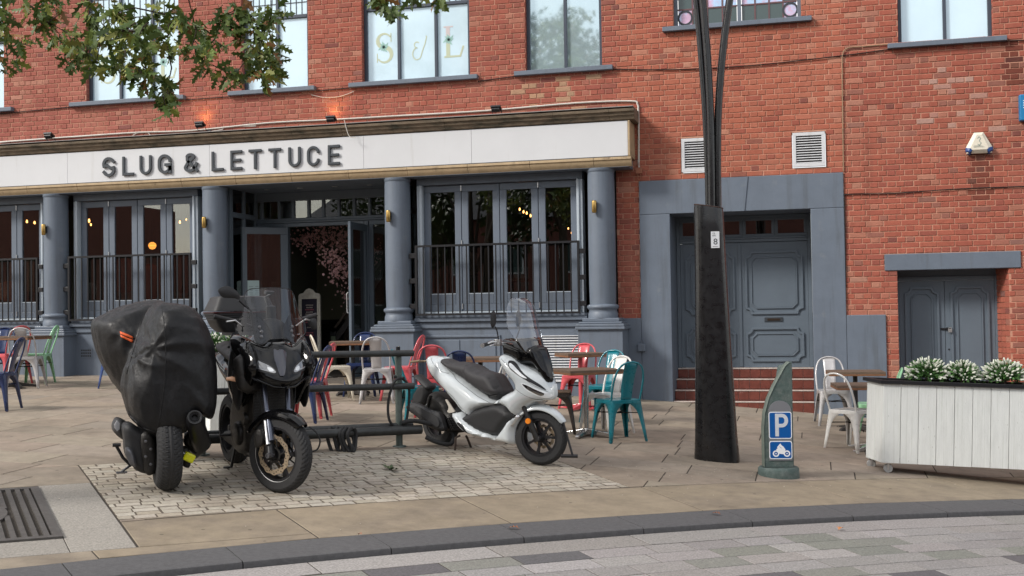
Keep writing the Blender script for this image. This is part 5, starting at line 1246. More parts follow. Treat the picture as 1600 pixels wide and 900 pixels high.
chain('cable_lock', [rp(-.95, -.16, .25), rp(-.90, -.22, .2), rp(-.87, -.24, .12), rp(-.90, -.24, .04), rp(-.97, -.22, .02)], .008, 'thin cable loop at the rail beside the black motorcycle wheel')

# ================================================================ CAFE CHAIRS AND TABLES
def leg_mesh(sx, sy):
    mb = MB(); zt = .435; top = Vector((sx*.175, sy*.175, zt)); ft = Vector((sx*.225, sy*.225, .0)); T = [0, .04, .09, .15, .22, .32, .5, .75, 1]; Wd = [.175, .165, .135, .10, .075, .058, .046, .036, .028]
    for ax in (0, 1):
        o = []; i_ = []
        for t, w_ in zip(T, Wd):
            p = top.lerp(ft, t); q_ = p.copy()
            if ax == 0: q_.x -= sx*w_
            else: q_.y -= sy*w_
            o.append(tuple(p)); i_.append(tuple(q_))
        mb.loft([o, i_], closed=False)
    mb.box(ft.x-.016 if sx > 0 else ft.x, ft.x if sx > 0 else ft.x+.016, ft.y-.016 if sy > 0 else ft.y, ft.y if sy > 0 else ft.y+.016, -.004, .02)
    return mb
proto = {}
def chair_parts():
    P = []
    for sx in (1, -1):
        for sy in (1, -1): P.append(('leg', leg_mesh(sx, sy), dict(solid=.004, smooth=30)))
    mb = MB(); mb.loft([[(x*1.0, y*1.0, z) for x, y in rrect(-a, a, -a, a, .035)] for a, z in ((.183, .405), (.184, .438), (.178, .444), (.165, .441), (.02, .438))]); mb.add([(x, y, .438) for x, y in rrect(-.02, .02, -.02, .02, .005)], [tuple(range(16))]); P.append(('seat', mb, dict(smooth=40)))
    hp = [(-.165, -.172, .44), (-.205, -.178, .56), (-.25, -.172, .68), (-.285, -.14, .78), (-.305, -.085, .83), (-.31, 0, .848), (-.305, .085, .83), (-.285, .14, .78), (-.25, .172, .68), (-.205, .178, .56), (-.165, .172, .44)]
    mb = MB(); mb.tube([tuple(v) for v in smooth_poly(hp, 4, closed=False)], .011, 8); P.append(('back_frame', mb, dict(smooth=60)))
    mb = MB(); rings = []
    for t in [i/8 for i in range(9)]:
        z = .43+.41*t; x = -.17-.14*t+.018*math.sin(math.pi*t); hw_ = .062+.016*t; e = .008
        rings.append([(x, -hw_, z), (x-e*.4, -hw_*.6, z), (x-e*(.5 if not .15 < t < .85 else 1.3), -hw_*.3, z), (x-e*(.5 if not .15 < t < .85 else 1.3), hw_*.3, z), (x-e*.4, hw_*.6, z), (x, hw_, z)])
    mb.loft(rings, closed=False); P.append(('back_splat', mb, dict(solid=.004, smooth=50)))
    mb = MB(); mb.tube([(.19, .19, .30), (-.19, -.19, .30)], .006, 6); mb.tube([(.19, -.19, .303), (-.19, .19, .303)], .006, 6); mb.box(-.03, .03, -.03, .03, .29, .30); P.append(('cross_brace', mb, dict()))
    return P
_parts = None
def chair(px, py, h, colr, label, scale=1., woodseat=False, splat=True):
    global _parts
    q = gp(px, py); t = empty('cafe_chair', (q.x, q.y, zg(q.x, q.y)+.002), R(h), label=label, cat='chair', group='metal cafe chairs outside the bar')
    if _parts is None:
        _parts = []
        for nm, mb, kw in chair_parts():
            o = mb.build(nm, CM['white'], None, **kw); _parts.append(o)
        for i, o in enumerate(_parts): o.parent = t; o.material_slots[0].link = 'OBJECT'; o.material_slots[0].material = CM[colr]
    else:
        for o in _parts:
            if not splat and o.name.startswith('back_splat'): continue
            c = o.copy(); COL.objects.link(c); c.parent = t; c.material_slots[0].link = 'OBJECT'; c.material_slots[0].material = CM[colr] if o.name.split('.')[0] != 'cross_brace' else m_black
    if woodseat:
        mb = MB(); mb.box(-.18, .18, -.18, .18, .445, .462); mb.build('wooden_seat_pad', m_wood, t, bevel=.01)
    t.scale = (scale,)*3
    return t
def table(px, py, h, label, w_=.60, d_=.60, hgt=.73, colm=m_chrome, basem=m_chrome, foot=.30):
    q = gp(px, py); t = empty('cafe_table', (q.x, q.y, zg(q.x, q.y)+.002), R(h), label=label, cat='table', group='wooden topped cafe tables')
    n = 6; pw = d_/n
    for i in range(n):
        a = -d_/2+i*pw; mb = MB(); mb.box(-w_/2, w_/2, a+.0015, a+pw-.0015, hgt-.026+rnd.uniform(-.0008, .0008), hgt); mb.build('plank', m_wood, t, bevel=.002)
    mb = MB(); rectframe(mb, -w_/2-.002, w_/2+.002, -d_/2-.002, d_/2+.002, .03, 0, 1) if False else None
    for a, b, c, d in ((-w_/2-.001, w_/2+.001, -d_/2-.001, -d_/2+.025), (-w_/2-.001, w_/2+.001, d_/2-.025, d_/2+.001), (-w_/2-.001, -w_/2+.025, -d_/2+.0255, d_/2-.0255), (w_/2-.025, w_/2+.001, -d_/2+.0255, d_/2-.0255)): mb.box(a, b, c, d, hgt-.05, hgt-.0275)
    mb.build('under_frame', m_woodedge, t, bevel=.003)
    mb = MB(); mb.cyl((0, 0, .05), (0, 0, hgt-.03), .028, 16); mb.build('column', colm, t, smooth=60)
    mb = MB(); mb.box(-.12, .12, -.12, .12, hgt-.058, hgt-.0505); mb.build('spider', m_black, t)
    for k in range(4):
        a = R(90*k+45); mb = MB(); c, s_ = math.cos(a), math.sin(a)
        mb.loft([[(c*r_-s_*w2_, s_*r_+c*w2_, z0), (c*r_+s_*w2_, s_*r_-c*w2_, z0), (c*r_+s_*w2_, s_*r_-c*w2_, z1), (c*r_-s_*w2_, s_*r_+c*w2_, z1)] for r_, w2_, z0, z1 in ((.0, .03, .015, .085), (.12, .028, .012, .06), (foot-.02, .022, .006, .035), (foot, .018, 0, .02))], cap=True); mb.build('foot', basem, t, bevel=.003)
    return t
m_cast = mat('dark_cast_base', (.05, .045, .042), .5, .5, var=.3)
# left group
chair(-6, 641, 196, 'navy', 'navy chair cut by the left edge of the photo, nearest of the left group')
chair(-3, 598, -70, 'navy', 'dark chair behind the far-left table', .96)
chair(16, 600, 160, 'red', 'pinkish chair glimpsed behind the cut-off navy chair')
table(25, 606, 5, 'wooden cafe table behind the silver chair at the far left', .75, .6, colm=m_black, basem=m_cast)
chair(42, 606, 112, 'silver', 'pale silver chair with its back to the street, left of the mint green one')
chair(56, 600, 200, 'green', 'mint green chair by the foot of the leftmost column')
chair(190, 606, 80, 'blue', 'blue chair mostly hidden behind the covered motorcycle')
# middle group
chair(482, 652, 188, 'red', 'coral red chair just right of the black motorcycle, behind the navy one')
chair(474, 659, 186, 'navy', 'navy chair half hidden behind the black motorcycle')
chair(524, 625, 30, 'cream', 'cream chair seen side on behind the rail')
chair(566, 618, -78, 'navy', 'navy chair facing the street in the open doorway')
table(552, 617, 20, 'wooden table between the cream and navy chairs before the doorway', .6, .6, colm=m_black, basem=m_cast)
chair(591, 629, 106, 'silver', 'pale silver chair with its back to the street behind the rail')
chair(627, 625, 182, 'red', 'coral red chair side on behind the right-hand rail post')
chair(679, 650, 104, 'red', 'coral red chair directly behind the scooter tail')
chair(720, 665, 106, 'navy', 'navy chair behind the scooter seat')
table(752, 655, 10, 'wooden table hidden behind the scooter seat', .55, .55, colm=m_black, basem=m_cast)
chair(763, 659, 176, 'white', 'white chair side on behind the scooter handlebars')
chair(657, 665, 30, 'teal', 'teal chair squeezed between the rail post and the scooter tail')
# right group
chair(905, 638, -95, 'red', 'coral red chair in front of the white grille', .98)
table(908, 640, 32, 'wooden table nearest the white grille with a red stem', .52, .52, colm=CM['red'], basem=CM['red'])
chair(944, 660, -105, 'teal', 'teal chair facing the street behind the white chair')
chair(948, 677, -118, 'white', 'white chair between the two teal ones')
table(917, 681, 35, 'wooden table with a bright steel stem beside the scooter front wheel', .64, .64)
chair(967, 688, 128, 'teal', 'teal chair nearest the street at the steel-stemmed table', 1.0)
chair(868, 676, 12, 'black', 'dark bronze chair with a wooden seat behind the scooter front wheel', woodseat=True)
# far right group
chair(1303, 664, -82, 'silver', 'pale silver chair facing the street behind the two far right tables')
table(1338, 672, 4, 'wooden table farther from the street of the two beside the planter', .66, .6, colm=m_black, basem=m_cast)
chair(1368, 690, 180, 'green', 'mint green chair half hidden between the two tables and the planter')
chair(1333, 703, 52, 'white', 'cream white chair with an open hoop back at the left end of the planter', splat=False)
table(1362, 704, 6, 'wooden table with steel stem tucked against the left end of the planter', .78, .6)

# ================================================================ PLANTERS
def bush(x, y, z, r_, lab, par=None, n=230, grp='white tipped bushes in the planters'):
    t = empty('flowering_bush', (x, y, z), label=lab, cat='bush', group=grp)
    mb = MB(); tp = MB(); rr_ = random.Random(int(x*1000))
    for i in range(n):
        a = rr_.uniform(0, 2*math.pi); e = math.asin(rr_.uniform(-.15, 1)); k = rr_.uniform(.72, 1.02); d = Vector((math.cos(a)*math.cos(e)*1.15, math.sin(a)*math.cos(e), math.sin(e)*.95)); d_ = d.normalized(); c = d*r_*k
        u = d_.orthogonal().normalized(); v = d_.cross(u); L_ = rr_.uniform(.030, .05); w_ = L_*.26
        if k > .80:
            tp.c = (1, 1, 1, 1); tp.add([c-d_*L_*.3]+[c+d_*L_*.2+(u*math.cos(t_)+v*math.sin(t_))*w_ for t_ in (0, 1.57, 3.14, 4.71)]+[c+d_*L_*.75+(u*math.cos(t_)+v*math.sin(t_))*w_*.85 for t_ in (0, 1.57, 3.14, 4.71)]+[c+d_*L_], [(0, 1, 2), (0, 2, 3), (0, 3, 4), (0, 4, 1), (1, 5, 6, 2), (2, 6, 7, 3), (3, 7, 8, 4), (4, 8, 5, 1), (9, 6, 5), (9, 7, 6), (9, 8, 7), (9, 5, 8)])
        for j in range(7):
            o = c*rr_.uniform(.45, .98)+Vector((rr_.gauss(0, 1), rr_.gauss(0, 1), rr_.gauss(0, 1)))*.018; ax = (d_+Vector((rr_.gauss(0, 1), rr_.gauss(0, 1), rr_.gauss(0, 1)))*.7).normalized(); s_ = ax.orthogonal().normalized(); l2 = rr_.uniform(.03, .05)
            k2 = rr_.uniform(.6, 1.4); mb.c = (.055*k2, .14*k2, .03*k2, 1)
            mb.add([o, o+ax*l2*.5+s_*l2*.22, o+ax*l2, o+ax*l2*.5-s_*l2*.22], [(0, 1, 2, 3)])
    mb.build('leaves', m_hedge, t, col=True, kind='stuff', fixn=False); tp.build('buds', m_tip, t, kind='stuff', smooth=60)
    mb = MB(); mb.cyl((0, 0, -.12), (0, 0, .05), .02, 6); mb.build('stem', m_bark, t)
    return t
def planter(o, h, L_, D_, H_, enda, tilt, lab, nb, castors=True, z0=.10):
    t = empty('planter_box', o, label=lab, cat='planter'); t.rotation_euler = (0, tilt, h)
    e = Vector((math.cos(enda), math.sin(enda)))*D_      # left end goes this way (local)
    bwid = L_/nb
    for i in range(nb):
        mb = MB(); a, b = i*bwid+.002, (i+1)*bwid-.002; mb.box(a, b, 0, .02, z0+rnd.uniform(0, .003), H_-.001); mb.build('board', m_board, t, bevel=.003)
    n2 = max(2, int(D_/.17)+0)
    for i in range(n2):
        p0, p1 = e*((i)/n2)+e.normalized()*.002, e*((i+1)/n2)-e.normalized()*.002; nn = Vector((e.y, -e.x)).normalized()*-.02
        if nn.x < 0: nn = -nn
        mb = MB(); q_ = [p0, p1, p1+nn, p0+nn]; mb.add([(v.x, v.y, zz) for zz in (z0, H_-.001) for v in q_], [(0, 3, 2, 1), (4, 5, 6, 7), (0, 1, 5, 4), (1, 2, 6, 5), (2, 3, 7, 6), (3, 0, 4, 7)]); mb.build('end_board', m_board, t, bevel=.003)
    mb = MB(); mb.box(e.x, L_, e.y-.02, e.y, z0, H_-.001); mb.box(L_-.02, L_, .0205, e.y-.021, z0, H_-.001); mb.build('back_boards', m_board, t)
    mb = MB(); f_ = lambda u, v, d: (u, v, d)
    stroke(mb, [(-.02, -.012), (L_+.012, -.012), (L_+.012, e.y+.012), (e.x-.02, e.y+.012)], .035, f_, H_, H_+.035, closed=True); mb.build('rim', m_black, t, bevel=.003)
    mb = MB(); mb.add([(0.02, .02, H_-.05), (L_-.02, .02, H_-.05), (L_-.02, e.y-.02, H_-.05), (e.x+.02, e.y-.02, H_-.05)], [(0, 1, 2, 3)]); mb.build('soil', m_joint, t)
    mb = MB(); mb.add([(0.02, .02, z0+.01), (L_-.02, .02, z0+.01), (L_-.02, e.y-.02, z0+.01), (e.x+.02, e.y-.02, z0+.01)], [(0, 1, 2, 3)]); mb.build('bottom', m_dark, t)
    if castors:
        for x, y in ((.06, .05), (e.x+.05, e.y-.05), (L_-.2, .06), (L_-.2, e.y-.06)):
            c = empty('castor', (x, y, 0)); c.parent = t
            mb = MB(); mb.lathe([(0, -.016), (.040, -.016), (.045, -.008), (.045, .008), (.040, .016), (0, .016)], 20, axis='y', o=(0, 0, .045)); mb.build('wheel', mat('castor_grey', (.35, .35, .34), .5), c, smooth=40)
            mb = MB(); mb.box(-.009, .009, -.022, -.018, .035, z0-.004); mb.box(-.009, .009, .018, .022, .035, z0-.004); mb.box(-.035, .035, -.03, .03, z0-.004, z0); mb.build('fork', m_alu, c)
    return t
q = gp(1386, 740); pl = Vector((q.x-.045, q.y+.02, zg(q.x, q.y)))
PL = planter(pl, R(2), 3.13, .42, .875, R(107), R(2.2), 'long whitewashed board planter on castors at the right edge', 19)
bpy.context.view_layer.update()
for px, py, r_, lab in ((1449, 582, .165, 'leftmost white tipped bush in the long planter'), (1503, 584, .148, 'second white tipped bush from the left in the long planter'), (1569, 585, .168, 'third white tipped bush in the long planter, by the photo edge'), (1640, 598, .2, 'white tipped bush in the long planter outside the photo')):
    q = wp(px, py, pl.y+.24); bush(q.x, pl.y+.26, q.z-.03, r_, lab)
q = gp(327, 693); p2 = planter(Vector((q.x, q.y, zg(q.x, q.y))), math.atan2(U.y, U.x)-R(15), .78, .45, .86, R(105), R(2.4), 'short whitewashed planter hidden behind the black motorcycle', 6)
for px, py, r_, lab in ((336, 540, .13, 'small white tipped bush beside the motorcycle cover'), (370, 541, .15, 'white tipped bush behind the motorcycle handlebar')):
    c = Vector((q.x, q.y+.30, 0)); s_ = wp(px, py, c.y+.1); bush(s_.x, c.y+.1, s_.z-.02, r_, lab, n=130)

# ================================================================ FALLEN LEAVES, LITTER
def leafshape(s_, lob=3):
    pts = [(0, 0)]
    for i in range(lob):
        y = .22+.25*i; pts += [(.10, y-.06), (.34-.06*i, y+.10), (.12, y+.10)]
    pts += [(0, 1.0)]
    pts += [(-x, y) for x, y in pts[1:-1][::-1]]
    return [(x*s_, (y-.0)*s_) for x, y in pts]
for px, py, c, lab, s_ in ((812, 826, (.32, .12, .05), 'curled brown oak leaf lying on the dark kerb below the scooter', .09), (1127, 804, (.28, .10, .045), 'brown oak leaf on the kerb in front of the street lamp', .08), (1310, 819, (.42, .17, .06), 'orange leaf in the gutter right of the bollard', .08), (560, 835, (.30, .13, .08), 'small reddish leaf at the border slab edge', .05)):
    q = gp(px, py, .01); mb = MB(); P = leafshape(s_); mb.add([(x, y, zg(q.x+x, q.y+y)-zg(q.x, q.y)+.008+.02*abs(x)/s_*2+.01*math.sin(y*40)) for x, y in P], [tuple(range(len(P)))])
    zz = zg(q.x, q.y)+(.0 if py != 819 else RZ); o_ = mb.build('fallen_leaf', mat('dry_leaf', c, .8), None, loc=(q.x, q.y, zz)); o_.rotation_euler = (0, 0, rnd.uniform(0, 6)); tag(o_, lab, 'leaf')
q = gp(614, 735); mb = MB()
for k in range(9):
    a = R(rnd.uniform(-40, 220)); l_ = rnd.uniform(.07, .14); P = leafshape(l_*.9); ca, sa = math.cos(a), math.sin(a); ox_, oy_ = rnd.uniform(-.03, .03), rnd.uniform(-.02, .02); k_ = rnd.uniform(.7, 1.3); mb.c = (.045*k_, .085*k_, .02*k_, 1); zt_ = rnd.uniform(.1, .5)
    mb.add([(ox_+x*ca-y*sa, oy_+x*sa+y*ca, .008+math.hypot(x, y)*zt_) for x, y in P], [tuple(range(len(P)))])
tag(mb.build('fallen_sprig', m_leaf, None, col=True, loc=(q.x, q.y, zg(q.x, q.y)), fixn=False), 'green oak sprig dropped on the cobbled bay between the vehicles', 'sprig')
mb = MB()
for i in range(260):
    px, py = rnd.uniform(0, 1600), rnd.uniform(640, 830)
    if i < 120: px, py = rnd.gauss(1150, 130), rnd.gauss(735, 16)
    q = gp(px, py)
    if roadside(Vector((q.x, q.y))) > -.05: continue
    s_ = rnd.uniform(.004, .011); n_ = 5; k_ = rnd.uniform(.6, 1); mb.c = (.45*k_, .40*k_, .33*k_, 1)
    mb.add([(q.x+s_*rnd.uniform(.5, 1)*math.cos(6.283*k/n_), q.y+s_*rnd.uniform(.5, 1)*math.sin(6.283*k/n_), zg(q.x, q.y)+.004) for k in range(n_)]+[(q.x, q.y, zg(q.x, q.y)+.009)], [(k, (k+1) % n_, n_) for k in range(n_)])
o_ = mb.build('litter_specks', mat('pale_specks', (.5, .45, .38), .9, attr=True), None, col=True); tag(o_, 'tiny pale specks of dropped litter and petals over the paving', 'litter', kind='stuff')

# ================================================================ OAK TREE over the left of the view
OT = Vector((-7.6, -10.4)); oz_ = zg(OT.x, OT.y); ot = empty('oak_tree', (OT.x, OT.y, oz_), label='street oak outside the left edge whose leafy branches hang over the top left corner', cat='tree')
def tp(px, py, dep): d = ray(px, py); return CAM+d*dep-Vector((OT.x, OT.y, oz_))
mb = MB(); mb.tube([(0, 0, -.1), (.02, 0, .3), (.03, .02, 1.5), (.1, .03, 2.8), (.2, .05, 4.0), (.3, .1, 5.4), (.35, .1, 7.)], [.21, .17, .15, .13, .11, .08, .03], 14); mb.build('trunk', m_bark, ot, smooth=60)
CLUST = [(8, 20, 30), (12, 60, 26), (12, 92, 12), (50, 12, 22), (85, 12, 20), (75, 35, 10), (95, 55, 14), (118, 72, 18), (110, 90, 12), (140, 60, 22), (135, 88, 14), (150, 100, 8), (150, 20, 24), (185, 18, 18), (165, 45, 18), (190, 50, 15), (195, 75, 14), (185, 100, 12), (200, 105, 14), (222, 102, 12), (228, 122, 10), (215, 60, 12), (240, 70, 13), (262, 75, 13), (232, 35, 12), (258, 22, 13), (250, 128, 10), (262, 150, 10), (262, 135, 10), (258, 165, 7), (285, 25, 14), (305, 40, 14), (300, 72, 12), (320, 80, 12), (335, 62, 14), (322, 102, 9), (345, 25, 16), (370, 15, 14), (365, 45, 12), (352, 112, 12), (368, 118, 9), (392, 70, 10), (405, 85, 15), (425, 95, 18), (415, 115, 15), (400, 25, 14), (425, 20, 14), (410, 45, 10), (430, 75, 12), (604, 6, 9), (612, 18, 7), (590, -6, 7), (645, -8, 6), (686, -2, 5), (400, 50, 12), (388, 90, 8), (412, 70, 12), (432, 105, 9), (405, 105, 9)]
cl3 = []
for x, y, r_ in CLUST:
    dep = 9.6+.9*math.sin(x*.021)+rnd.uniform(-.3, .3); cl3.append((tp(x, y, dep), r_*dep/FPX*1.15, r_/15.))
for i in range(120):     # the crown above the picture
    a = rnd.uniform(0, 6.283); rr_ = 3.8*math.sqrt(rnd.random()); h_ = rnd.uniform(4.9, 8.5); k = math.sqrt(max(.1, 1-((h_-6.2)/3.)**2)); p = Vector((rr_*math.cos(a)*k+.3, rr_*math.sin(a)*k+.2, h_)); W_ = p+Vector((OT.x, OT.y, oz_))-CAM
    z_ = W_.dot(CF)
    if z_ > .5:
        X_ = 800+FPX*W_.dot(CR)/z_; Y_ = 450-FPX*W_.dot(CU)/z_
        if -120 < X_ < 1700 and Y_ > -90: continue
    cl3.append((p, .28, 1.6))
limb = MB()
starts = [Vector((.1, .03, 3.0)), Vector((.2, .05, 3.9)), Vector((.28, .08, 5.0)), Vector((.33, .1, 6.2))]
hubs = [tp(-40, -20, 9.4), tp(120, -30, 9.8), tp(280, -30, 9.6), tp(420, -50, 9.8), tp(600, -60, 9.8)]
prev = starts[1]; chain_ = [starts[0]]
for h_ in hubs: chain_.append(h_)
limb.tube([tuple(v) for v in smooth_poly([tuple(v) for v in chain_], 6, closed=False)], [.07*(1-i/(6*(len(chain_)-1)+1))+.008 for i in range(6*(len(chain_)-1)+1)], 7)
done = [h.copy() for h in chain_[1:]]+starts[1:]; todo = sorted([c for c, r_, k in cl3], key=lambda c: min((c-d).length for d in done))
for c in todo:       # every spray grows from its nearest neighbour
    s_ = min(done, key=lambda h: (h-c).length+.12*max(0, c.z-h.z)); m_ = s_.lerp(c, .5)+Vector((rnd.uniform(-.06, .06), rnd.uniform(-.06, .06), rnd.uniform(-.01, .07)))
    l_ = (c-s_).length; limb.tube([tuple(s_), tuple(m_), tuple(c)], [.006+.006*min(1, l_), .005+.003*min(1, l_), .003], 5); done.append(c)
limb.build('branches', m_bark, ot, smooth=60)
leaves = []
for c, r_, k in cl3:
    for i in range(int((15 if r_ < .27 else 24)*k)+3):
        o = c+Vector((rnd.gauss(0, .5), rnd.gauss(0, .7), rnd.gauss(0, .45)))*r_; ax = Vector((rnd.gauss(0, .6), rnd.gauss(0, .6), rnd.gauss(-.55, .45))).normalized(); nn = ax.cross(Vector((rnd.gauss(0, 1), rnd.gauss(0, 1), rnd.gauss(0, 1)))).normalized(); s_ = rnd.uniform(.11, .17)
        t_ = rnd.random(); colr = (.07, .115, .02) if t_ < .38 else ((.12, .17, .028) if t_ < .72 else ((.22, .235, .04) if t_ < .94 else (.25, .12, .035))); g_ = rnd.uniform(.75, 1.25)
        leaves.append((o, ax, nn, s_, (colr[0]*g_, colr[1]*g_, colr[2]*g_, 1)))
def leafgeo(mb, o, ax, nn, s_, c):
    side = ax.cross(nn); P = leafshape(s_); mb.c = c; mb.add([o+side*x+ax*y+nn*(.25*x*x/s_*4-.12*y*y/s_) for x, y in P], [tuple(range(len(P)))])
def lpx(l):
    P = l[0]+Vector((OT.x, OT.y, oz_))-CAM; z_ = P.dot(CF)
    if z_ < 1: return 0
    x = 800+FPX*P.dot(CR)/z_; y = 450-FPX*P.dot(CU)/z_
    return l[3]/z_*abs(l[2].dot(CF)) if (-5 < x < 1600 and -5 < y < 900) else 0
leaves.sort(key=lambda l: -lpx(l)); fol = MB()
for i, l in enumerate(leaves):
    if i < 300:
        mb = MB(); leafgeo(mb, *l); mb.build('leaf', m_leaf, ot, col=True, fixn=False)
    else: leafgeo(fol, *l)
fol.build('foliage', m_leaf, ot, col=True, kind='stuff', fixn=False)

# ================================================================ ACROSS THE STREET (seen only in reflections)
def far_tree(x, y, h, r_, lab, n=2600, seed=1):
    z0 = zg(x, y)-.1; t = empty('plane_tree', (x, y, z0), label=lab, cat='tree', group='trees across the street'); rr_ = random.Random(seed)
    mb = MB(); mb.tube([(0, 0, 0), (.05, 0, h*.3), (0, .1, h*.6), (0, 0, h*.85)], [.22, .17, .12, .04], 8)
    cs = []
    for i in range(16):
        a = rr_.uniform(0, 6.28); e = rr_.uniform(-.3, 1.); c = Vector((math.cos(a)*r_*.62, math.sin(a)*r_*.62, h*.62+e*r_*.75)); cs.append((c, rr_.uniform(.28, .5)*r_)); mb.tube([(0, 0, h*.35), tuple(c*.5+Vector((0, 0, h*.25))), tuple(c)], [.08, .05, .02], 5)
    mb.build('trunk', m_bark, t)
    mb = MB()
    for i in range(n):
        c, q_ = rr_.choice(cs); d = Vector((rr_.gauss(0, 1), rr_.gauss(0, 1), rr_.gauss(0, .8))).normalized()*q_*rr_.uniform(.5, 1.05); o = c+d; u = Vector((rr_.gauss(0, 1), rr_.gauss(0, 1), rr_.gauss(0, 1))).normalized(); v = u.orthogonal().normalized(); s_ = rr_.uniform(.08, .2); k = rr_.uniform(.6, 1.4); mb.c = (.045*k, .075*k, .018*k, 1)
        mb.add([o-u*s_, o+v*s_*.6, o+u*s_, o-v*s_*.6], [(0, 1, 2, 3)])
    mb.build('crown', m_leaf, t, col=True, kind='stuff', fixn=False)
far_tree(-9.5, -28, 13.5, 4.2, 'tall plane tree across the street mirrored in the pale upper window', n=5200, seed=3)
far_tree(-13.5, -29, 8.5, 4.0, 'broad plane tree across the street mirrored right of the entrance', n=5200, seed=5)
far_tree(-18.5, -33, 8.0, 3.4, 'plane tree across the street opposite the entrance', n=4200, seed=8)
tb = empty('terrace_building', (0, -46, -2.2), label='brick terrace across the street, seen only mirrored in the glass', cat='building')
mb = MB(); mb.box(-62, -42, -8, 0, 0, 9.5); mb.box(-42, -30, -8, -.4, 0, 6.2); mb.box(-30, -8, -8, 0, 0, 7.5); mb.box(-8, 8, -8, -.6, 0, 9.5); mb.box(8, 100, -8, 0, 0, 10.2); mb.build('walls', mat('far_brick', (.16, .06, .045), .9, var=.2, vscale=2), tb)
mb = MB(); mb.add([(-30.4, .4, 7.5), (-7.6, .4, 7.5), (-7.6, -8.4, 7.5), (-30.4, -8.4, 7.5), (-29, -4, 10), (-9, -4, 10)], [(0, 1, 5, 4), (2, 3, 4, 5), (0, 4, 3), (1, 2, 5)]); mb.build('roof', mat('far_slate', (.06, .06, .07), .8), tb)
for i in range(16):
    for z in (1.2, 4.4):
        x = -28.5+i*3.1
        y_ = -.6 if -8 < x < 8 else 0
        mb = MB(); mb.box(x-.55, x+.55, y_-.001, y_+.06, z, z+1.7); f_o = mb.build('window_frame', m_white, tb); mb = MB(); mb.box(x-.45, x+.45, y_+.061, y_+.07, z+.1, z+1.6); mb.build('window_pane', m_film_dark, tb)

# ================================================================ VEHICLES
class Frame:
    def __init__(s, O, h): s.O = Vector(O); s.h = R(h); s.X = Vector((math.cos(s.h), math.sin(s.h), 0)); s.Y = Vector((-math.sin(s.h), math.cos(s.h), 0))
    def loc(s, P): d = P-s.O; return Vector((d.dot(s.X), d.dot(s.Y), d.z))
    def side(s, pts, yo=0.):          # photo points on the plane y = yo -> (x, z)
        out = []
        for x, y in pts: q = s.loc(pp(x, y, s.O+s.Y*yo, s.Y)); out.append((q.x, q.z))
        return out
    def front(s, pts, xo=0.):         # photo points on the plane x = xo -> (y, z)
        out = []
        for x, y in pts: q = s.loc(pp(x, y, s.O+s.X*xo, s.X)); out.append((q.y, q.z))
        return out
def tyre_mesh(Rr, w_, rim, ng=48, groove=True, flat=.0):
    hw_ = w_/2; prof = []
    K = 22
    for i in range(K+1):
        a = math.pi*(i/K); y = -hw_*math.cos(a); s_ = max(0., math.sin(a)); e = s_**(.62)
        prof.append((rim+(Rr-rim)*e, y*(1 if .12 < i/K < .88 else .94)))
    seg = ng*6; mb = MB(); vs = []
    for k in range(seg):
        t = 2*math.pi*k/seg
        for r_, y in prof:
            q = 0
            if groove and abs(y) < hw_*.86:
                ph = (k/6+abs(y)/hw_*2.2+(.5 if y > 0 else 0)) % 1.
                if ph < .2 and abs(y) > hw_*.12: q = .009
                if abs(abs(y)-hw_*.10) < hw_*.045: q = .006
            vs.append(((r_-q)*math.cos(t), y, (r_-q)*math.sin(t)))
    n = K+1; fs = []
    for k in range(seg):
        j = (k+1) % seg
        for i in range(K): fs.append((k*n+i, k*n+i+1, j*n+i+1, j*n+i))
        fs.append((k*n+K, k*n, j*n, j*n+K))
    mb.add(vs, fs); return mb
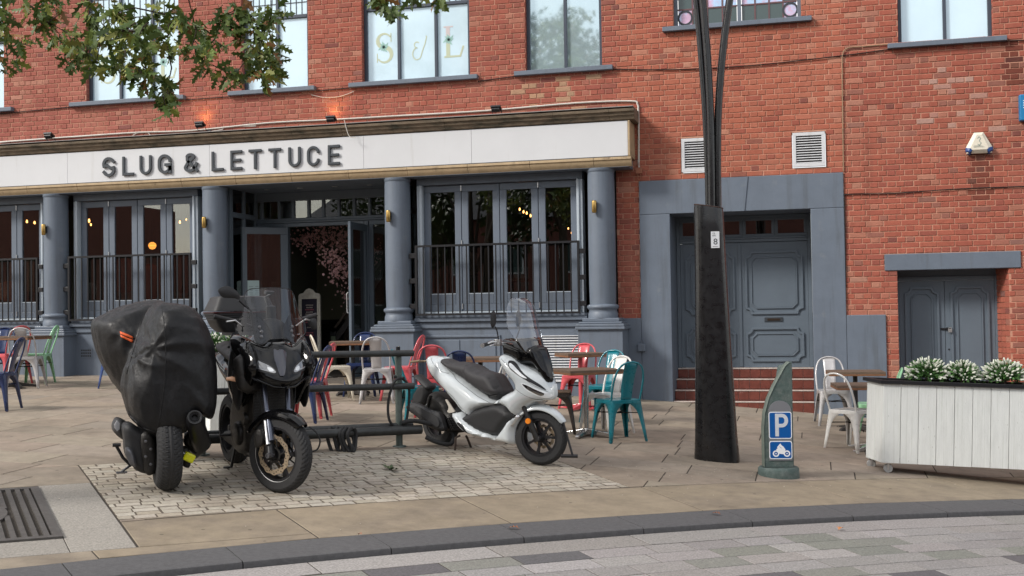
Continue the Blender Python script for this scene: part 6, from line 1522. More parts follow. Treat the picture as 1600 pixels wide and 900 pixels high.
def wheel(par, name, c, steer, Rr, w_, rim, spokes, disc=0, m_rim=None, discy=(-1,), groove=True, wide=.010, lip=None, label=None, discr=.15):
    t = empty(name, c, steer); t.parent = par
    if label: t['label'] = label
    tyre_mesh(Rr, w_, rim, groove=groove, ng=int(Rr*160)).build('tyre', m_rubber, t, smooth=35)
    mb = MB(); hw_ = w_*.40
    mb.lathe([(rim-.022, -hw_), (rim+.004, -hw_), (rim+.006, -hw_+.012), (rim-.02, -hw_*.5), (rim-.024, 0), (rim-.02, hw_*.5), (rim+.006, hw_-.012), (rim+.004, hw_), (rim-.022, hw_), (rim-.035, 0), (rim-.022, -hw_)], 64, axis='y')
    mb.lathe([(0, -hw_*.9), (.032, -hw_*.9), (.045, -hw_*.5), (.05, 0), (.045, hw_*.5), (.032, hw_*.9), (0, hw_*.9)], 24, axis='y')
    for k in range(spokes):
        a = 2*math.pi*k/spokes; da = .10 if spokes > 5 else .2
        mb.loft([[(r_*math.cos(a+s_*dd/r_), yy, r_*math.sin(a+s_*dd/r_)) for s_, yy in ((-1, -th), (1, -th), (1, th), (-1, th))] for r_, dd, th in ((.035, .018, .022), (rim*.55, wide*1.0, .014), (rim-.02, wide*1.7, .018))], cap=True)
    mb.build('rim', m_rim or m_black, t, smooth=40)
    if lip:
        mb = MB()
        for sg in (-1, 1): mb.lathe([(rim-.004, sg*(hw_+.0005)), (rim+.0045, sg*(hw_+.003)), (rim+.0045, sg*(hw_-.004))], 64, axis='y')
        mb.build('rim_stripe', lip, t, smooth=60)
    if disc:
        for sg in discy:
            yd = sg*(w_/2+.012); mb = MB(); n = 72
            ro = [discr+.0045*math.cos(12*2*math.pi*k/n) for k in range(n)]; ri = [discr*.74+.003*math.cos(12*2*math.pi*k/n) for k in range(n)]
            mb.loft([[(q[k]*math.cos(2*math.pi*k/n), yd+e, q[k]*math.sin(2*math.pi*k/n)) for k in range(n)] for q, e in ((ri, -.0025), (ro, -.0025), (ro, .0025), (ri, .0025), (ri, -.0025))]); mb.build('brake_disc', m_rotor, t, smooth=30)
            mb = MB()
            for k in range(36):
                a = 2*math.pi*k/36; r_ = discr*(.93, .86, .80)[k % 3]; mb.lathe([(0, 0), (.0052, 0), (.0052, .001)], 8, axis='y', o=(r_*math.cos(a), yd+sg*.0026, r_*math.sin(a)))
            mb.build('disc_holes', m_black, t)
            mb = MB(); mb.lathe([(discr*.32, yd-.002), (discr*.42, yd-.002), (discr*.42, yd+.002), (discr*.32, yd+.002), (discr*.32, yd-.002)], 30, axis='y')
            for k in range(6):
                a = 2*math.pi*k/6; mb.tube([(discr*.40*math.cos(a), yd, discr*.40*math.sin(a)), (discr*.74*math.cos(a+.25), yd, discr*.74*math.sin(a+.25))], .006, 6); mb.lathe([(0, -.004), (.010, -.004), (.010, .004), (0, .004)], 10, axis='y', o=(discr*.75*math.cos(a+.25), yd, discr*.75*math.sin(a+.25)))
            mb.build('disc_carrier', m_engine, t, smooth=40)
    return t
def patch(par, name, pts, surf, off, m, g=.02, side=-1, k=4, bothsides=False, fx=None):
    poly = smooth_poly(pts, k); v, fs = trigrid(poly, g); sides = (side, -side) if bothsides else (side,); mb = MB()
    for s_ in sides:
        fn = fx or (lambda u, w_, h_: (u, s_*h_, w_))
        top = [fn(q.x, q.y, surf(q)+off) for q in v]; bot = [fn(q.x, q.y, surf(q)-.004) for q in poly]
        mb.add(top, [tuple(t) for t in fs]); n = len(poly); mb.add([fn(q.x, q.y, surf(q)+off) for q in poly]+bot, [(i, (i+1) % n, n+(i+1) % n, n+i) for i in range(n)])
    return mb.build(name, m, par, smooth=40)
ident = lambda u, d, v: (u, d, v)

# ---------------------------------------------------------------- white scooter
Fs = gp(846, 727); hs = -31; O = Vector((Fs.x, Fs.y, zg(Fs.x, Fs.y))); fs_ = Frame(O, hs)
S = empty('white_scooter', O, R(hs), label='white step-through scooter with tall clear screen parked at the right end of the rail', cat='scooter')
def SD(pts, yo=-.17): return fs_.side(pts, yo)
wfr = lambda x, z: 1.
# lower rocker, tail, front fairing
tail_px = [(655, 558), (668, 557), (680, 561), (689, 576), (697, 583), (712, 592), (728, 604), (740, 614), (752, 621), (765, 625), (777, 622), (776, 634), (760, 637), (746, 640), (734, 646), (737, 658), (726, 652), (715, 644), (707, 633), (697, 622), (686, 611), (671, 597), (661, 584), (656, 571)]
P = SD(tail_px, -.16); xs0 = min(p[0] for p in P); mb = MB(); tail_poly, tail_h = pillow(mb, P, .175, .10, .05, .028, wf=lambda x, z: .62+.38*min(1, max(0, (x-xs0)/.45))); mb.build('rear_body_panel', m_scoot, S, smooth=60)
P = SD([(700, 646), (712, 645), (718, 653), (729, 663), (738, 670), (750, 675), (762, 680), (770, 681), (777, 673), (784, 663), (790, 655), (803, 650), (800, 660), (796, 672), (794, 694), (781, 694), (757, 688), (730, 682), (716, 674), (707, 662)], -.20); mb = MB(); rock_poly, rock_h = pillow(mb, P, .20, .06, .10, .025); mb.build('lower_side_panel', m_scoot, S, smooth=60)
P = SD([(718, 655), (730, 645), (746, 638), (775, 633), (796, 648), (792, 658), (782, 668), (772, 682), (750, 677), (732, 668)], -.16); mb = MB(); pillow(mb, P, .165, .05, .11, .03); mb.build('footboard', m_plastic, S, smooth=60)
ff_px = [(775, 556), (783, 555), (794, 560), (806, 569), (820, 577), (834, 584), (846, 594), (853, 603), (859, 607), (863, 600), (864.5, 610), (864, 619), (860, 624), (849, 625), (838, 627), (826, 629), (816, 635), (809, 642), (803, 650), (796, 648), (788, 639), (777, 632), (778, 622), (786, 615), (795, 611), (801, 606), (798, 598), (791, 590), (785, 581), (779, 570)]
xmx = fs_.side([(864, 612)], 0.)[0][0]
wnose = lambda x, z: math.sqrt(max(.03, 1-max(0, (x-(xmx-.50))/.52)**2))
def SDn(pts, w0):
    out = []
    for q in pts:
        yo = -w0
        for _ in range(8): x_, z_ = fs_.side([q], yo)[0]; yo = .5*yo-.5*w0*wnose(x_, z_)
        out.append((x_, z_))
    return out
P = SDn(ff_px, .20); mb = MB(); ff_poly, ff_h = pillow(mb, P, .235, .10, .12, .024, wf=wnose); mb.build('front_fairing', m_scoot, S, smooth=50)
patch(S, 'headlight', SDn([(817, 598), (827, 601), (840, 607), (851, 612), (859, 614), (863, 618), (857, 622), (846, 621), (835, 615), (824, 608)], .20), lambda q: ff_h(q), .004, m_lens, bothsides=True, g=.012)
for s__ in (-1, 1): patch(S, 'headlight_bowl', SDn([(820, 600), (828, 602.5), (840, 609), (852, 615), (846, 618.5), (836, 613.5), (826, 607)], .20), lambda q: ff_h(q), .0055, m_lensdark, side=s__, g=.012)
patch(S, 'running_light', SDn([(794, 564), (799, 565), (808, 573), (819, 583), (830, 591), (843, 600), (853, 609), (849, 608), (836, 600), (820, 591), (808, 583), (799, 575)], .20), lambda q: ff_h(q), .003, m_black, bothsides=True, g=.012)
patch(S, 'running_light_lens', SDn([(796.5, 567.5), (800, 569), (809, 577), (817, 584), (826, 591), (818, 588.5), (807, 580), (799, 573)], .20), lambda q: ff_h(q), .0055, m_lens, bothsides=True, g=.012)
patch(S, 'side_groove', SDn([(803, 626), (820, 618), (838, 620), (820, 622), (806, 630), (797, 640), (800, 632)], .20), lambda q: ff_h(q), .0015, m_white, bothsides=True, g=.012)
patch(S, 'tail_trim', SD([(707, 634), (715, 643), (727, 651), (737, 659), (728, 656), (716, 650), (708, 642)], -.17), lambda q: tail_h(q), .004, m_plastic, bothsides=True, g=.012)
patch(S, 'badge', SD([(664, 582), (670, 586), (675, 590), (673.5, 591), (668, 588), (663, 584)], -.15), lambda q: tail_h(q), .002, m_plastic, g=.006)
patch(S, 'intake_slot', SD([(714, 662), (720, 669), (729, 678), (728, 674), (722, 664), (716, 660)], -.2), lambda q: rock_h(q), .002, m_black, bothsides=True, g=.01)
P = SD([(679, 562), (686, 561), (697, 566), (705, 566), (716, 567), (727, 570), (736, 576), (745, 580), (756, 583), (762, 586), (768, 595), (774, 606), (778, 614), (772, 619), (762, 620), (750, 615), (736, 606), (722, 596), (706, 586), (692, 577), (683, 569)], -.13); mb = MB(); pillow(mb, P, .135, .07, .04, .025, wf=lambda x, z: 1.1 if x > -.9 else .9); mb.build('seat', m_seat, S, smooth=60)
P = SD([(762, 586), (768, 595), (775, 606), (778, 615), (770, 612), (764, 602), (757, 588)], -.12); mb = MB(); pillow(mb, P, .135, .04, .04, .02); mb.build('seat_front', m_plastic, S, smooth=60)
P = SD([(758, 620), (778, 612), (777, 624), (768, 625)], -.10); mb = MB(); pillow(mb, P, .11, .04, .05, .02, k=3); mb.build('seat_hinge_cover', m_plastic, S, smooth=60)
# dashboard shroud and dark screen base
P = SDn([(779, 530), (790, 531), (806, 536), (822, 541), (832, 541), (842, 556), (849, 572), (856, 592), (851, 598), (842, 586), (828, 570), (812, 572), (797, 563), (783, 556), (781, 545)], .135); x1_ = max(p[0] for p in P); mb = MB(); pillow(mb, P, .135, .06, .05, .022, wf=lambda x, z: math.sqrt(max(.05, 1-max(0, (x-(x1_-.34))/.37)**2))); mb.build('dashboard_shroud', m_plasticg, S, smooth=50)
# panel gaps, number plate, cables
def gapline(name, pts, surf, w0, off=.0012):
    q = SDn(pts, w0)
    for sd in (-1, 1):
        mb = MB(); mb.tube([(x, sd*(surf(Vector((x, z)))+off), z) for x, z in [tuple(v) for v in smooth_poly(q, 3, closed=False)]], .0018, 4); mb.build(name, m_plastic, S)
gapline('panel_gap', [(783, 560), (800, 574), (820, 590), (838, 603), (856, 612)], ff_h, .20)
gapline('panel_gap', [(801, 604), (812, 610), (830, 622), (845, 625)], ff_h, .20)
for pts in ([(690, 577), (706, 592), (724, 606), (742, 620), (762, 630)], [(664, 560), (676, 572), (684, 580), (694, 584)], [(668, 592), (690, 606), (708, 620), (722, 640)]):
    q = SD(pts, -.17); mb = MB(); mb.tube([(x, -(tail_h(Vector((x, z)))+.001), z) for x, z in [tuple(v) for v in smooth_poly(q, 3, closed=False)]], .0018, 4); mb.build('panel_gap', m_plastic, S)
# windscreen: curved sheet
cl = [(x-.015-.035*i/7, z) for i, (x, z) in enumerate(fs_.side([(852, 594), (848, 566), (844, 545), (839, 522), (836, 508), (833, 490), (828, 474), (821, 466)], 0.))]
ws_ = [.03, .08, .15, .19, .205, .195, .165, .10]; mb = MB(); rings = []
for (x, z), w2_ in zip([tuple(v) for v in smooth_poly(cl, 4, closed=False)], [tuple(v)[0] for v in smooth_poly([(a, 0) for a in ws_], 4, closed=False)]):
    rings.append([(x-2.9*(w2_*j/7)**2, w2_*j/7, z-.25*(w2_*j/7)**2) for j in range(-7, 8)])
k_ = 11
mb.loft(rings[k_:], closed=False); mb.build('windscreen', m_glass_clear, S, smooth=180, fixn=False)
mb = MB(); mb.loft(rings[:k_+1], closed=False); mb.build('smoked_screen_base', glass('smoked_screen', (.06, .065, .08), .10, .02), S, smooth=180, solid=.003)
mb = MB(); mb.tube([r[0] for r in rings[k_:]]+[rings[-1][j] for j in range(1, 14)]+[r[-1] for r in rings[k_:][::-1]], .0028, 5); mb.build('windscreen_edge', m_glass_clear, S, smooth=60)
# steering: bars, mirrors, fork, wheel, fender turned left
fw = fs_.side([(845.5, 683)], 0.)[0]; st_a = R(22)
fork = empty('steering', (fw[0], 0, 0), st_a); fork.parent = S
hz_ = fs_.side([(800, 536)], -.1)[0]; hx = hz_[0]-fw[0]; hzz = hz_[1]
mb = MB(); mb.tube([(hx-.14, -.36, hzz-.01), (hx-.10, -.27, hzz+.02), (hx-.02, -.12, hzz), (hx, 0, hzz-.02), (hx-.02, .12, hzz), (hx-.10, .27, hzz+.02), (hx-.14, .36, hzz-.01)], .012, 8); mb.build('handlebar', m_chrome, fork, smooth=60)
for sg in (-1, 1):
    mb = MB(); mb.tube([(hx-.145, sg*.37, hzz-.011), (hx-.105, sg*.25, hzz+.015)], .018, 12); mb.build('grip', m_plastic, fork, smooth=60)
    mb = MB(); mb.lathe([(0, 0), (.02, 0), (.02, .012), (0, .012)], 14, axis='y', o=(hx-.145, sg*.38-.006, hzz-.012)); mb.build('bar_end', m_alu, fork, smooth=40)
    mb = MB(); mb.tube([(hx-.09, sg*.24, hzz+.005), (hx-.06, sg*.27, hzz), (hx-.075, sg*.37, hzz-.015)], .006, 6); mb.box(hx-.10, hx-.04, sg*.20-.03, sg*.20+.03, hzz-.02, hzz+.04); mb.build('lever', m_alu, fork, smooth=60, bevel=.004)
    mb = MB(); mb.tube([(hx-.06, sg*.2, hzz+.03), (hx-.05, sg*.26, hzz+.12), (hx-.06, sg*.28, hzz+.16)], .006, 8); mb.build('mirror_stalk', m_black, fork, smooth=60)
    mb = MB(); pillow(mb, [(-.055, -.06), (.0, -.075), (.05, -.03), (.055, .04), (.01, .085), (-.05, .05)], .016, .05, g=.02, f=lambda u, d, v, sg=sg: (hx-.07+d, sg*.29+u, hzz+.225+v)); mb.build('mirror', m_plastic, fork, smooth=60)
fh = fw[1]
for sg in (-1, 1):
    mb = MB(); mb.cyl((-.005, sg*.075, fh-.02), (-.20, sg*.075, fh+.42), .022, 12); mb.build('fork_leg', m_plastic, fork, smooth=60)
    mb = MB(); mb.cyl((-.0, sg*.078, fh-.03), (-.10, sg*.078, fh+.20), .028, 12); mb.build('fork_slider', m_engine, fork, smooth=60)
    mb = MB(); mb.lathe([(0, -.012), (.024, -.010), (.028, 0), (.028, .006)] if sg < 0 else [(0, .012), (.024, .010), (.028, 0), (.028, -.006)], 20, axis='y', o=(-.085, sg*.105, fh+.155)); mb.build('side_reflector', m_orange, fork, smooth=40)
mb = MB(); mb.tube([(0, -.09, fh), (0, .09, fh)], .018, 12); mb.build('axle', m_greymetal, fork, smooth=60)
mb = MB(); rings = []
for i in range(15):
    a = R(158-i*9.2); rr_ = .285+.006*(i == 0); w2_ = .075*(1-.55*max(0, (i-8)/6)**2); cx_, cz_ = rr_*math.cos(a)-.01, fh+rr_*math.sin(a); e = .03
    rings.append([(cx_*1.-math.cos(a)*e, -w2_-.004, cz_-math.sin(a)*e), (cx_, -w2_, cz_), (cx_+math.cos(a)*.012, -w2_*.5, cz_+math.sin(a)*.014), (cx_+math.cos(a)*.02, 0, cz_+math.sin(a)*.022), (cx_+math.cos(a)*.012, w2_*.5, cz_+math.sin(a)*.014), (cx_, w2_, cz_), (cx_-math.cos(a)*e, w2_+.004, cz_-math.sin(a)*e)])
mb.loft(rings[3:], closed=False); mb.build('front_fender', m_scoot, fork, smooth=50, solid=.006, subd=1)
mb = MB(); mb.loft(rings[:4], closed=False); mb.build('rear_mudflap', m_alu, fork, smooth=50, solid=.006)
wheel(S, 'front_wheel', (fw[0], 0, fh), st_a, .258, .105, .178, 7, 1, discy=(1,), wide=.009, discr=.11)
# rear end
rw_ = fs_.side([(689, 657)], 0.)[0]
wheel(S, 'rear_wheel', (rw_[0], 0, rw_[1]), 0, .26, .125, .172, 7, 0)
mb = MB(); pillow(mb, SD([(636, 634), (642, 630), (652, 631), (662, 636), (672, 641), (684, 644), (689, 652), (692, 662), (694, 671), (688, 674), (676, 670), (664, 663), (655, 654), (644, 646), (637, 640)], -.21), .055, .06, .02, .02, y0=-.19); mb.build('exhaust', m_plastic, S, smooth=60)
patch(S, 'exhaust_shield', SD([(648, 634), (657, 637), (668, 643), (680, 649), (686, 660), (683, 667), (672, 660), (662, 652), (650, 642)], -.25), lambda q: .247, .004, mat('matt_grey_heat_shield', (.045, .045, .047), .6), g=.02)
a, b = SD([(672, 618), (664, 655)], -.14); mb = MB(); n_ = 60; mb.tube([(a[0]+(b[0]-a[0])*i/n_+.017*math.cos(i*1.05), -.14+.017*math.sin(i*1.05), a[1]+(b[1]-a[1])*i/n_) for i in range(n_+1)], .005, 5); mb.cyl((a[0], -.14, a[1]), (b[0], -.14, b[1]), .008, 8); mb.build('rear_shock', m_engine, S, smooth=60)
mb = MB(); pillow(mb, SD([(655, 607), (668, 598), (672, 612), (666, 632), (652, 640), (648, 628)], 0), .065, .04, .03, .025); mb.build('rear_hugger', m_plastic, S, smooth=60)
mb = MB(); pillow(mb, SD([(655, 585), (668, 596), (676, 604), (672, 610), (660, 598), (652, 590)], 0), .07, .03, .03, .02); mb.build('tail_light_housing', m_plastic, S, smooth=60)
mb = MB(); pillow(mb, SD([(678, 612), (700, 626), (706, 640), (712, 648), (718, 664), (716, 676), (700, 674), (688, 664), (676, 650), (672, 632)], -.05), .13, .05, .05, .03); mb.build('engine', m_engine, S, smooth=50)
patch(S, 'frame_casting', SD([(697, 625), (700, 626), (708, 638), (711, 643), (704, 645), (700, 643), (702, 636)], -.15), lambda q: .15, .01, mat('light_alloy', (.5, .46, .4), .5), g=.02)
mb = MB()
for i in range(6):
    for j in range(4): a = SD([(699+j*3.2+i*1.6, 654+i*3.4-j*.2)], -.15)[0]; mb.box(a[0]-.007, a[0]+.007, -.160, -.13, a[1]-.006, a[1]+.006)
mb.build('radiator_grille', m_black, S)
for px1, px2, y_ in (((712, 684), (713, 708), -.14), ((730, 684), (737, 706), .10)):
    a, b = SD([px1, px2], y_); b = (b[0], b[1]); mb = MB(); mb.tube([(a[0]+.02, y_*.7, a[1]+.02), (a[0], y_, a[1]), (b[0], y_*1.15, b[1]), (b[0]-.03, y_*1.2, b[1]-.003)], .012, 8); mb.build('stand_leg', mat('rusty_stand', (.07, .05, .04), .7, .4), S, smooth=60)
a, b = SD([(652, 565), (668, 563)], 0.); mb = MB(); mb.tube([(b[0], -.10, b[1]), (a[0], -.09, a[1]), (a[0]-.02, 0, a[1]), (a[0], .09, a[1]), (b[0], .10, b[1])], .011, 8); mb.build('grab_rail', mat('tan_grab', (.22, .16, .10), .5), S, smooth=60)
mb = MB(); q_ = SD([(770, 600)], -.1)[0]
# disc lock stand by the front wheel: black prop
mb = MB(); g1, g2 = fs_.side([(880, 660), (893, 714)], .05); mb.tube([(g1[0], .05, g1[1]), (g2[0], .07, g2[1])], .010, 8); mb.tube([(g2[0]-.1, .02, g2[1]+.005), (g2[0]+.03, .10, g2[1]+.005)], .017, 10); mb.build('side_prop', m_black, S, smooth=60)

# ---------------------------------------------------------------- black motorcycle
Fb = gp(439, 770); hb = -46; O = Vector((Fb.x, Fb.y, zg(Fb.x, Fb.y))); fb = Frame(O, hb)
wy = fb.front([(441, 580)], -.10)[0][0]; O = O+fb.Y*wy; fb = Frame(O, hb); wy = -wy       # the body centreline; the steered wheel stands beside it
B = empty('black_motorcycle', O, R(hb), label='black adventure touring motorcycle with top box and tall screen facing the street', cat='motorcycle')
st_b = R(30); FR = empty('steering', (0, wy, 0), st_b); FR.parent = B
wheel(B, 'front_wheel', (0, wy, .305), st_b, .305, .125, .216, 5, 1, discy=(-1, 1), lip=m_alu, wide=.012, discr=.155)
for sg in (-1, 1):
    fa = Vector((-sg*.105*math.sin(st_b), wy+sg*.105*math.cos(st_b), .30)); fb_ = Vector((-.30, sg*.105, 1.0)); fm = fa.lerp(fb_, .42)
    mb = MB(); mb.cyl(tuple(fa), tuple(fb_), .022, 14); mb.build('fork_stanchion', m_fork, B, smooth=60)
    mb = MB(); mb.cyl(tuple(fa-Vector((0, 0, .02))), tuple(fm), .031, 14); mb.build('fork_slider', m_black, B, smooth=60)
    mb = MB(); o_ = Vector((.02, sg*.02, 0)); mb.cyl(tuple(fa.lerp(fb_, .12)+o_), tuple(fa.lerp(fb_, .40)+o_), .021, 10); mb.build('fork_sleeve', m_alu, B, smooth=60)
    mb = MB(); mb.tube([tuple(fa.lerp(fb_, t)+Vector((.045, -sg*.0, 0))) for t in (.16, .3, .48)], [.026, .03, .022], 10); mb.build('fork_guard', m_fork, B, smooth=60)
    mb = MB(); mb.tube([(.0, sg*.145, .305), (0, sg*.09, .305)], .022, 14); mb.lathe([(.012, 0), (.02, 0), (.02, .006), (.012, .006)], 16, axis='y', o=(0, sg*.147-.003, .305)); mb.build('axle_clamp', m_greymetal, FR, smooth=40)
    mb = MB(); pillow(mb, [(-.14, .36), (-.07, .40), (-.09, .50), (-.15, .47)], .025, .02, .015, .02, y0=sg*.115, k=3); mb.build('brake_caliper', m_engine, FR, smooth=50)
mb = MB(); rings = []
for i in range(13):
    a = R(150-i*9); rr_ = .335; w2_ = .075*(1-.45*max(0, (i-8)/4)**2); cx_, cz_ = rr_*math.cos(a), .305+rr_*math.sin(a); e = .05
    rings.append([(cx_-math.cos(a)*e, -w2_-.004, cz_-math.sin(a)*e), (cx_, -w2_, cz_), (cx_+math.cos(a)*.012, -w2_*.5, cz_+math.sin(a)*.012), (cx_+math.cos(a)*.018, 0, cz_+math.sin(a)*.018), (cx_+math.cos(a)*.012, w2_*.5, cz_+math.sin(a)*.012), (cx_, w2_, cz_), (cx_-math.cos(a)*e, w2_+.004, cz_-math.sin(a)*e)])
mb.loft(rings, closed=False); mb.build('front_fender', m_plasticg, FR, smooth=50, solid=.005, subd=1)
mb = MB(); pillow(mb, [(-.24, .80), (-.36, .80), (-.40, 1.06), (-.28, 1.06)], .13, .05, .05, .03, k=2); mb.build('fork_yoke', m_engine, FR, smooth=50)
# nose fairing
def sym(half): return [(-y, z) for y, z in half]+[(y, z) for y, z in half[::-1]]
FD = lambda pts, xo=-.12: fb.front(pts, xo)
def half(pxs, xo=-.12):
    c0 = FD([(441, 580)], xo)[0][0]; return [(abs(y-c0), z) for y, z in FD(pxs, xo)]
nose = half([(440, 531), (427, 531), (419, 537), (404, 530), (390, 523), (382, 529), (380, 543), (384, 558), (392, 573), (400, 586), (406, 594), (416, 600), (425, 604), (440, 606)])
c0 = FD([(441, 580)])[0][0]
zc_ = sum(z for y, z in nose)/len(nose)
zn0 = min(z for y, z in nose); zn1 = max(z for y, z in nose)
fxn = lambda y, d, z: (-.10+d-.85*max(0,z-zn0)**1.5-1.6*y*y, y+c0*0, z)
nl = nose[1:-1]; poly_n = [(0, nose[0][1])]+nl+[(0, nose[-1][1])]+[(-y, z) for y, z in nl[::-1]]
mb = MB(); nose_poly, nose_h = pillow(mb, poly_n, .13, .065, .02, .016, k=3, f=lambda u, d, v: fxn(u, d, v), side=1, y0=-.02); mb.build('nose_fairing', m_plasticg, B, smooth=40)
def npatch(name, pxs, off, m, mirror=True, g=.012, k=4):
    P = [(abs(y-c0), z) for y, z in FD(pxs, -.02)]
    for sg in ((-1, 1) if mirror else (1,)):
        Q = [(sg*y, z) for y, z in P]; poly = smooth_poly(Q, k); v, fs = trigrid(poly, g); mb = MB()
        F_ = lambda q, o: fxn(q.x, -.02+nose_h(q)+o, q.y)
        mb.add([F_(q, off) for q in v], [tuple(t) for t in fs]); n = len(poly); mb.add([F_(q, off) for q in poly]+[F_(q, -.003) for q in poly], [(i, (i+1) % n, n+(i+1) % n, n+i) for i in range(n)]); mb.build(name, m, B, smooth=40)
hl = [(391, 549), (397, 552), (404, 558), (413, 565), (422, 570), (429, 575), (433, 581), (430, 583), (420, 580), (409, 576), (403, 567), (397, 558)]
npatch('headlight_surround', [(389, 545), (398, 549), (406, 556), (415, 563), (425, 569), (432, 575), (436, 583), (431, 586), (419, 583), (407, 579), (400, 569), (394, 558)], .002, m_plastic)
npatch('headlight', hl, .007, mat('headlight_glass', (.32, .33, .34), .06, spec=1., coat=1., var=.6, vscale=45))
npatch('reflector_bowl', [(410, 571), (415, 567), (421, 571), (420, 577), (413, 576)], .009, m_lensdark, g=.008)
npatch('reflector_bowl', [(422, 574), (428, 575.5), (430, 580), (424, 580)], .009, m_lens, g=.008)
npatch('light_strip', [(392, 551), (395, 553.5), (408, 569), (406, 570.5)], .0105, m_alu, g=.008)
P = [(y-c0, z) for y, z in FD([(436, 546), (441, 548), (446, 546), (454, 551), (450, 565), (446, 580), (444, 586), (441, 587), (438, 586), (436, 575), (434, 560)], -.02)]
poly = smooth_poly([(y-.0, z) for y, z in P], 3); v, fs2 = trigrid(poly, .012); mb = MB(); F_ = lambda q, o: fxn(q.x, -.02+nose_h(q)+o, q.y)
mb.add([F_(q, .012+.02*math.exp(-(q.x/.02)**2)) for q in v], [tuple(t) for t in fs2]); n = len(poly); mb.add([F_(q, .012+.02*math.exp(-(q.x/.02)**2)) for q in poly]+[F_(q, -.003) for q in poly], [(i, (i+1) % n, n+(i+1) % n, n+i) for i in range(n)]); mb.build('nose_beak', mat('beak_bluegrey', (.035, .038, .052), .3, coat=.6), B, smooth=40)
# lower lip and side fairings
mb = MB(); Q = half([(400, 588), (406, 594), (416, 600), (425, 605), (440, 607)], -.05); Q = [(y, z) for y, z in Q]; arcp = [(-y, z) for y, z in Q]+[(y, z) for y, z in Q[:-1][::-1]]
mb.loft([[fxn(y*s_, .05+e, z+dz_) for y, z in arcp] for s_, e, dz_ in ((.98, .02, .02), (1.02, .035, .0), (.98, -.02, -.035), (.9, -.10, -.02))], closed=False); pass
npatch('lower_grille', [(398, 585), (410, 590), (425, 596), (438, 598), (440, 604), (426, 602), (412, 598), (402, 593)], .004, m_plastic)
mb = MB()
for sg in (-1, 1):
    pts_ = [(sg*y, z) for y, z in half([(384, 572), (400, 592), (425, 604), (440, 605)], -.06)]
    mb.tube([fxn(y*1.0, .05+.03*(1-abs(y)/.3), z-.004) for y, z in pts_], [.007, .010, .010, .009], 8)
mb.build('chin_spoiler', m_plasticg, B, smooth=60)
for sg in (-1, 1):
    mb = MB(); W_ = max(y for y, z in nose)
    pillow(mb, [(-.14, zn0+.06), (-.08, zn0+.2), (-.22, zn1-.08), (-.40, zn1-.03), (-.62, zn1-.10), (-.72, zn0+.05), (-.60, zn0-.10), (-.44, zn0-.16), (-.30, zn0-.06)], .06, .08, .01, .03, y0=sg*(W_-.085)); mb.build('side_fairing', m_plasticg, B, smooth=50)
    mb = MB(); pillow(mb, [(-.26, zn0+.02), (-.34, zn0+.14), (-.52, zn0+.12), (-.50, zn0-.1), (-.36, zn0-.18)], .02, .05, .005, .03, y0=sg*(W_-.035)); mb.build('side_vent', m_plastic, B, smooth=50)
mb = MB(); pillow(mb, [(-.38, zn0-.05), (-.40, zn1-.10), (-.55, zn1-.0), (-.75, zn1-.02), (-.92, zn1-.16), (-.94, zn0+.05), (-.7, zn0-.05)], .16, .12, .04, .03); mb.build('fuel_tank', m_plasticg, B, smooth=60)
mb = MB(); pillow(mb, [(-.88, zn1-.22), (-1.0, zn1-.20), (-1.2, zn1-.14), (-1.45, zn1-.08), (-1.6, zn1-.08), (-1.58, zn1-.17), (-1.2, zn1-.26), (-.9, zn1-.3)], .15, .07, .06, .03); mb.build('seat', m_seat, B, smooth=60)
mb = MB(); pillow(mb, [(-.9, zn1-.30), (-1.3, zn1-.28), (-1.68, zn1-.16), (-1.7, zn1-.24), (-1.4, zn1-.42), (-1.0, zn1-.5)], .13, .07, .06, .03); mb.build('tail_fairing', m_plasticg, B, smooth=60)
# windscreen
wsx = half([(434, 449), (420, 450), (407, 452), (401, 459), (399, 470), (397, 482), (394, 495), (386, 500), (384.5, 510), (386, 521), (400, 530), (412, 538), (420, 536), (428, 530), (440, 529)], -.26)
wl = wsx[1:-1]; wpoly = [(0, wsx[0][1])]+wl+[(0, wsx[-1][1])]+[(-y, z) for y, z in wl[::-1]]
zb_ = min(z for y, z in wsx); zt_ = max(z for y, z in wsx)
poly = smooth_poly(wpoly, 3); v, fs2 = trigrid(poly, .03); mb = MB(); fw_ = lambda y, z: (-.16-.42*(z-zb_)-1.9*y*y, y, z)
mb.add([fw_(q.x, q.y) for q in v], [tuple(t) for t in fs2]); mb.build('windscreen', glass('touring_screen', (.88, .90, .93), .01, .03, 1.0), B, smooth=180, fixn=False)
mb = MB(); mb.tube([fw_(q.x, q.y) for q in poly], .0032, 5, closed=True); mb.build('windscreen_edge', m_plastic, B, smooth=60)
for sg in (-1, 1):
    mb = MB(); P_ = [(sg*y, z) for y, z in half([(408, 495), (415, 492), (425, 505), (432, 520), (430, 529), (420, 536), (412, 537), (407, 528)], -.26)]; poly2 = smooth_poly(P_, 3); v, fs2 = trigrid(poly2, .03)
    mb.add([tuple(Vector(fw_(q.x, q.y))+Vector((-.015, 0, 0))) for q in v], [tuple(t) for t in fs2]); mb.build('screen_bracket', m_plastic, B, smooth=60, solid=.006)
    for k in range(3):
        y_, z_ = half([(415, 511), (417, 518), (416, 526)][k:k+1], -.26)[0]; q_ = Vector(fw_(y_*sg, z_)); mb = MB(); mb.lathe([(0, .009), (.013, .007), (.015, 0)], 14, axis='x', o=tuple(q_)); mb.build('screen_bolt', m_greymetal, B, smooth=50)
mb = MB(); pillow(mb, [(-.10, zb_-.02), (.10, zb_-.02), (.12, zb_+.14), (.05, zb_+.20), (-.05, zb_+.20), (-.12, zb_+.14)], .03, .05, .01, .025, f=lambda u, d, z: (-.34+d-.2*(z-zb_), u, z)); mb.build('instrument_cluster', m_black, B, smooth=60)
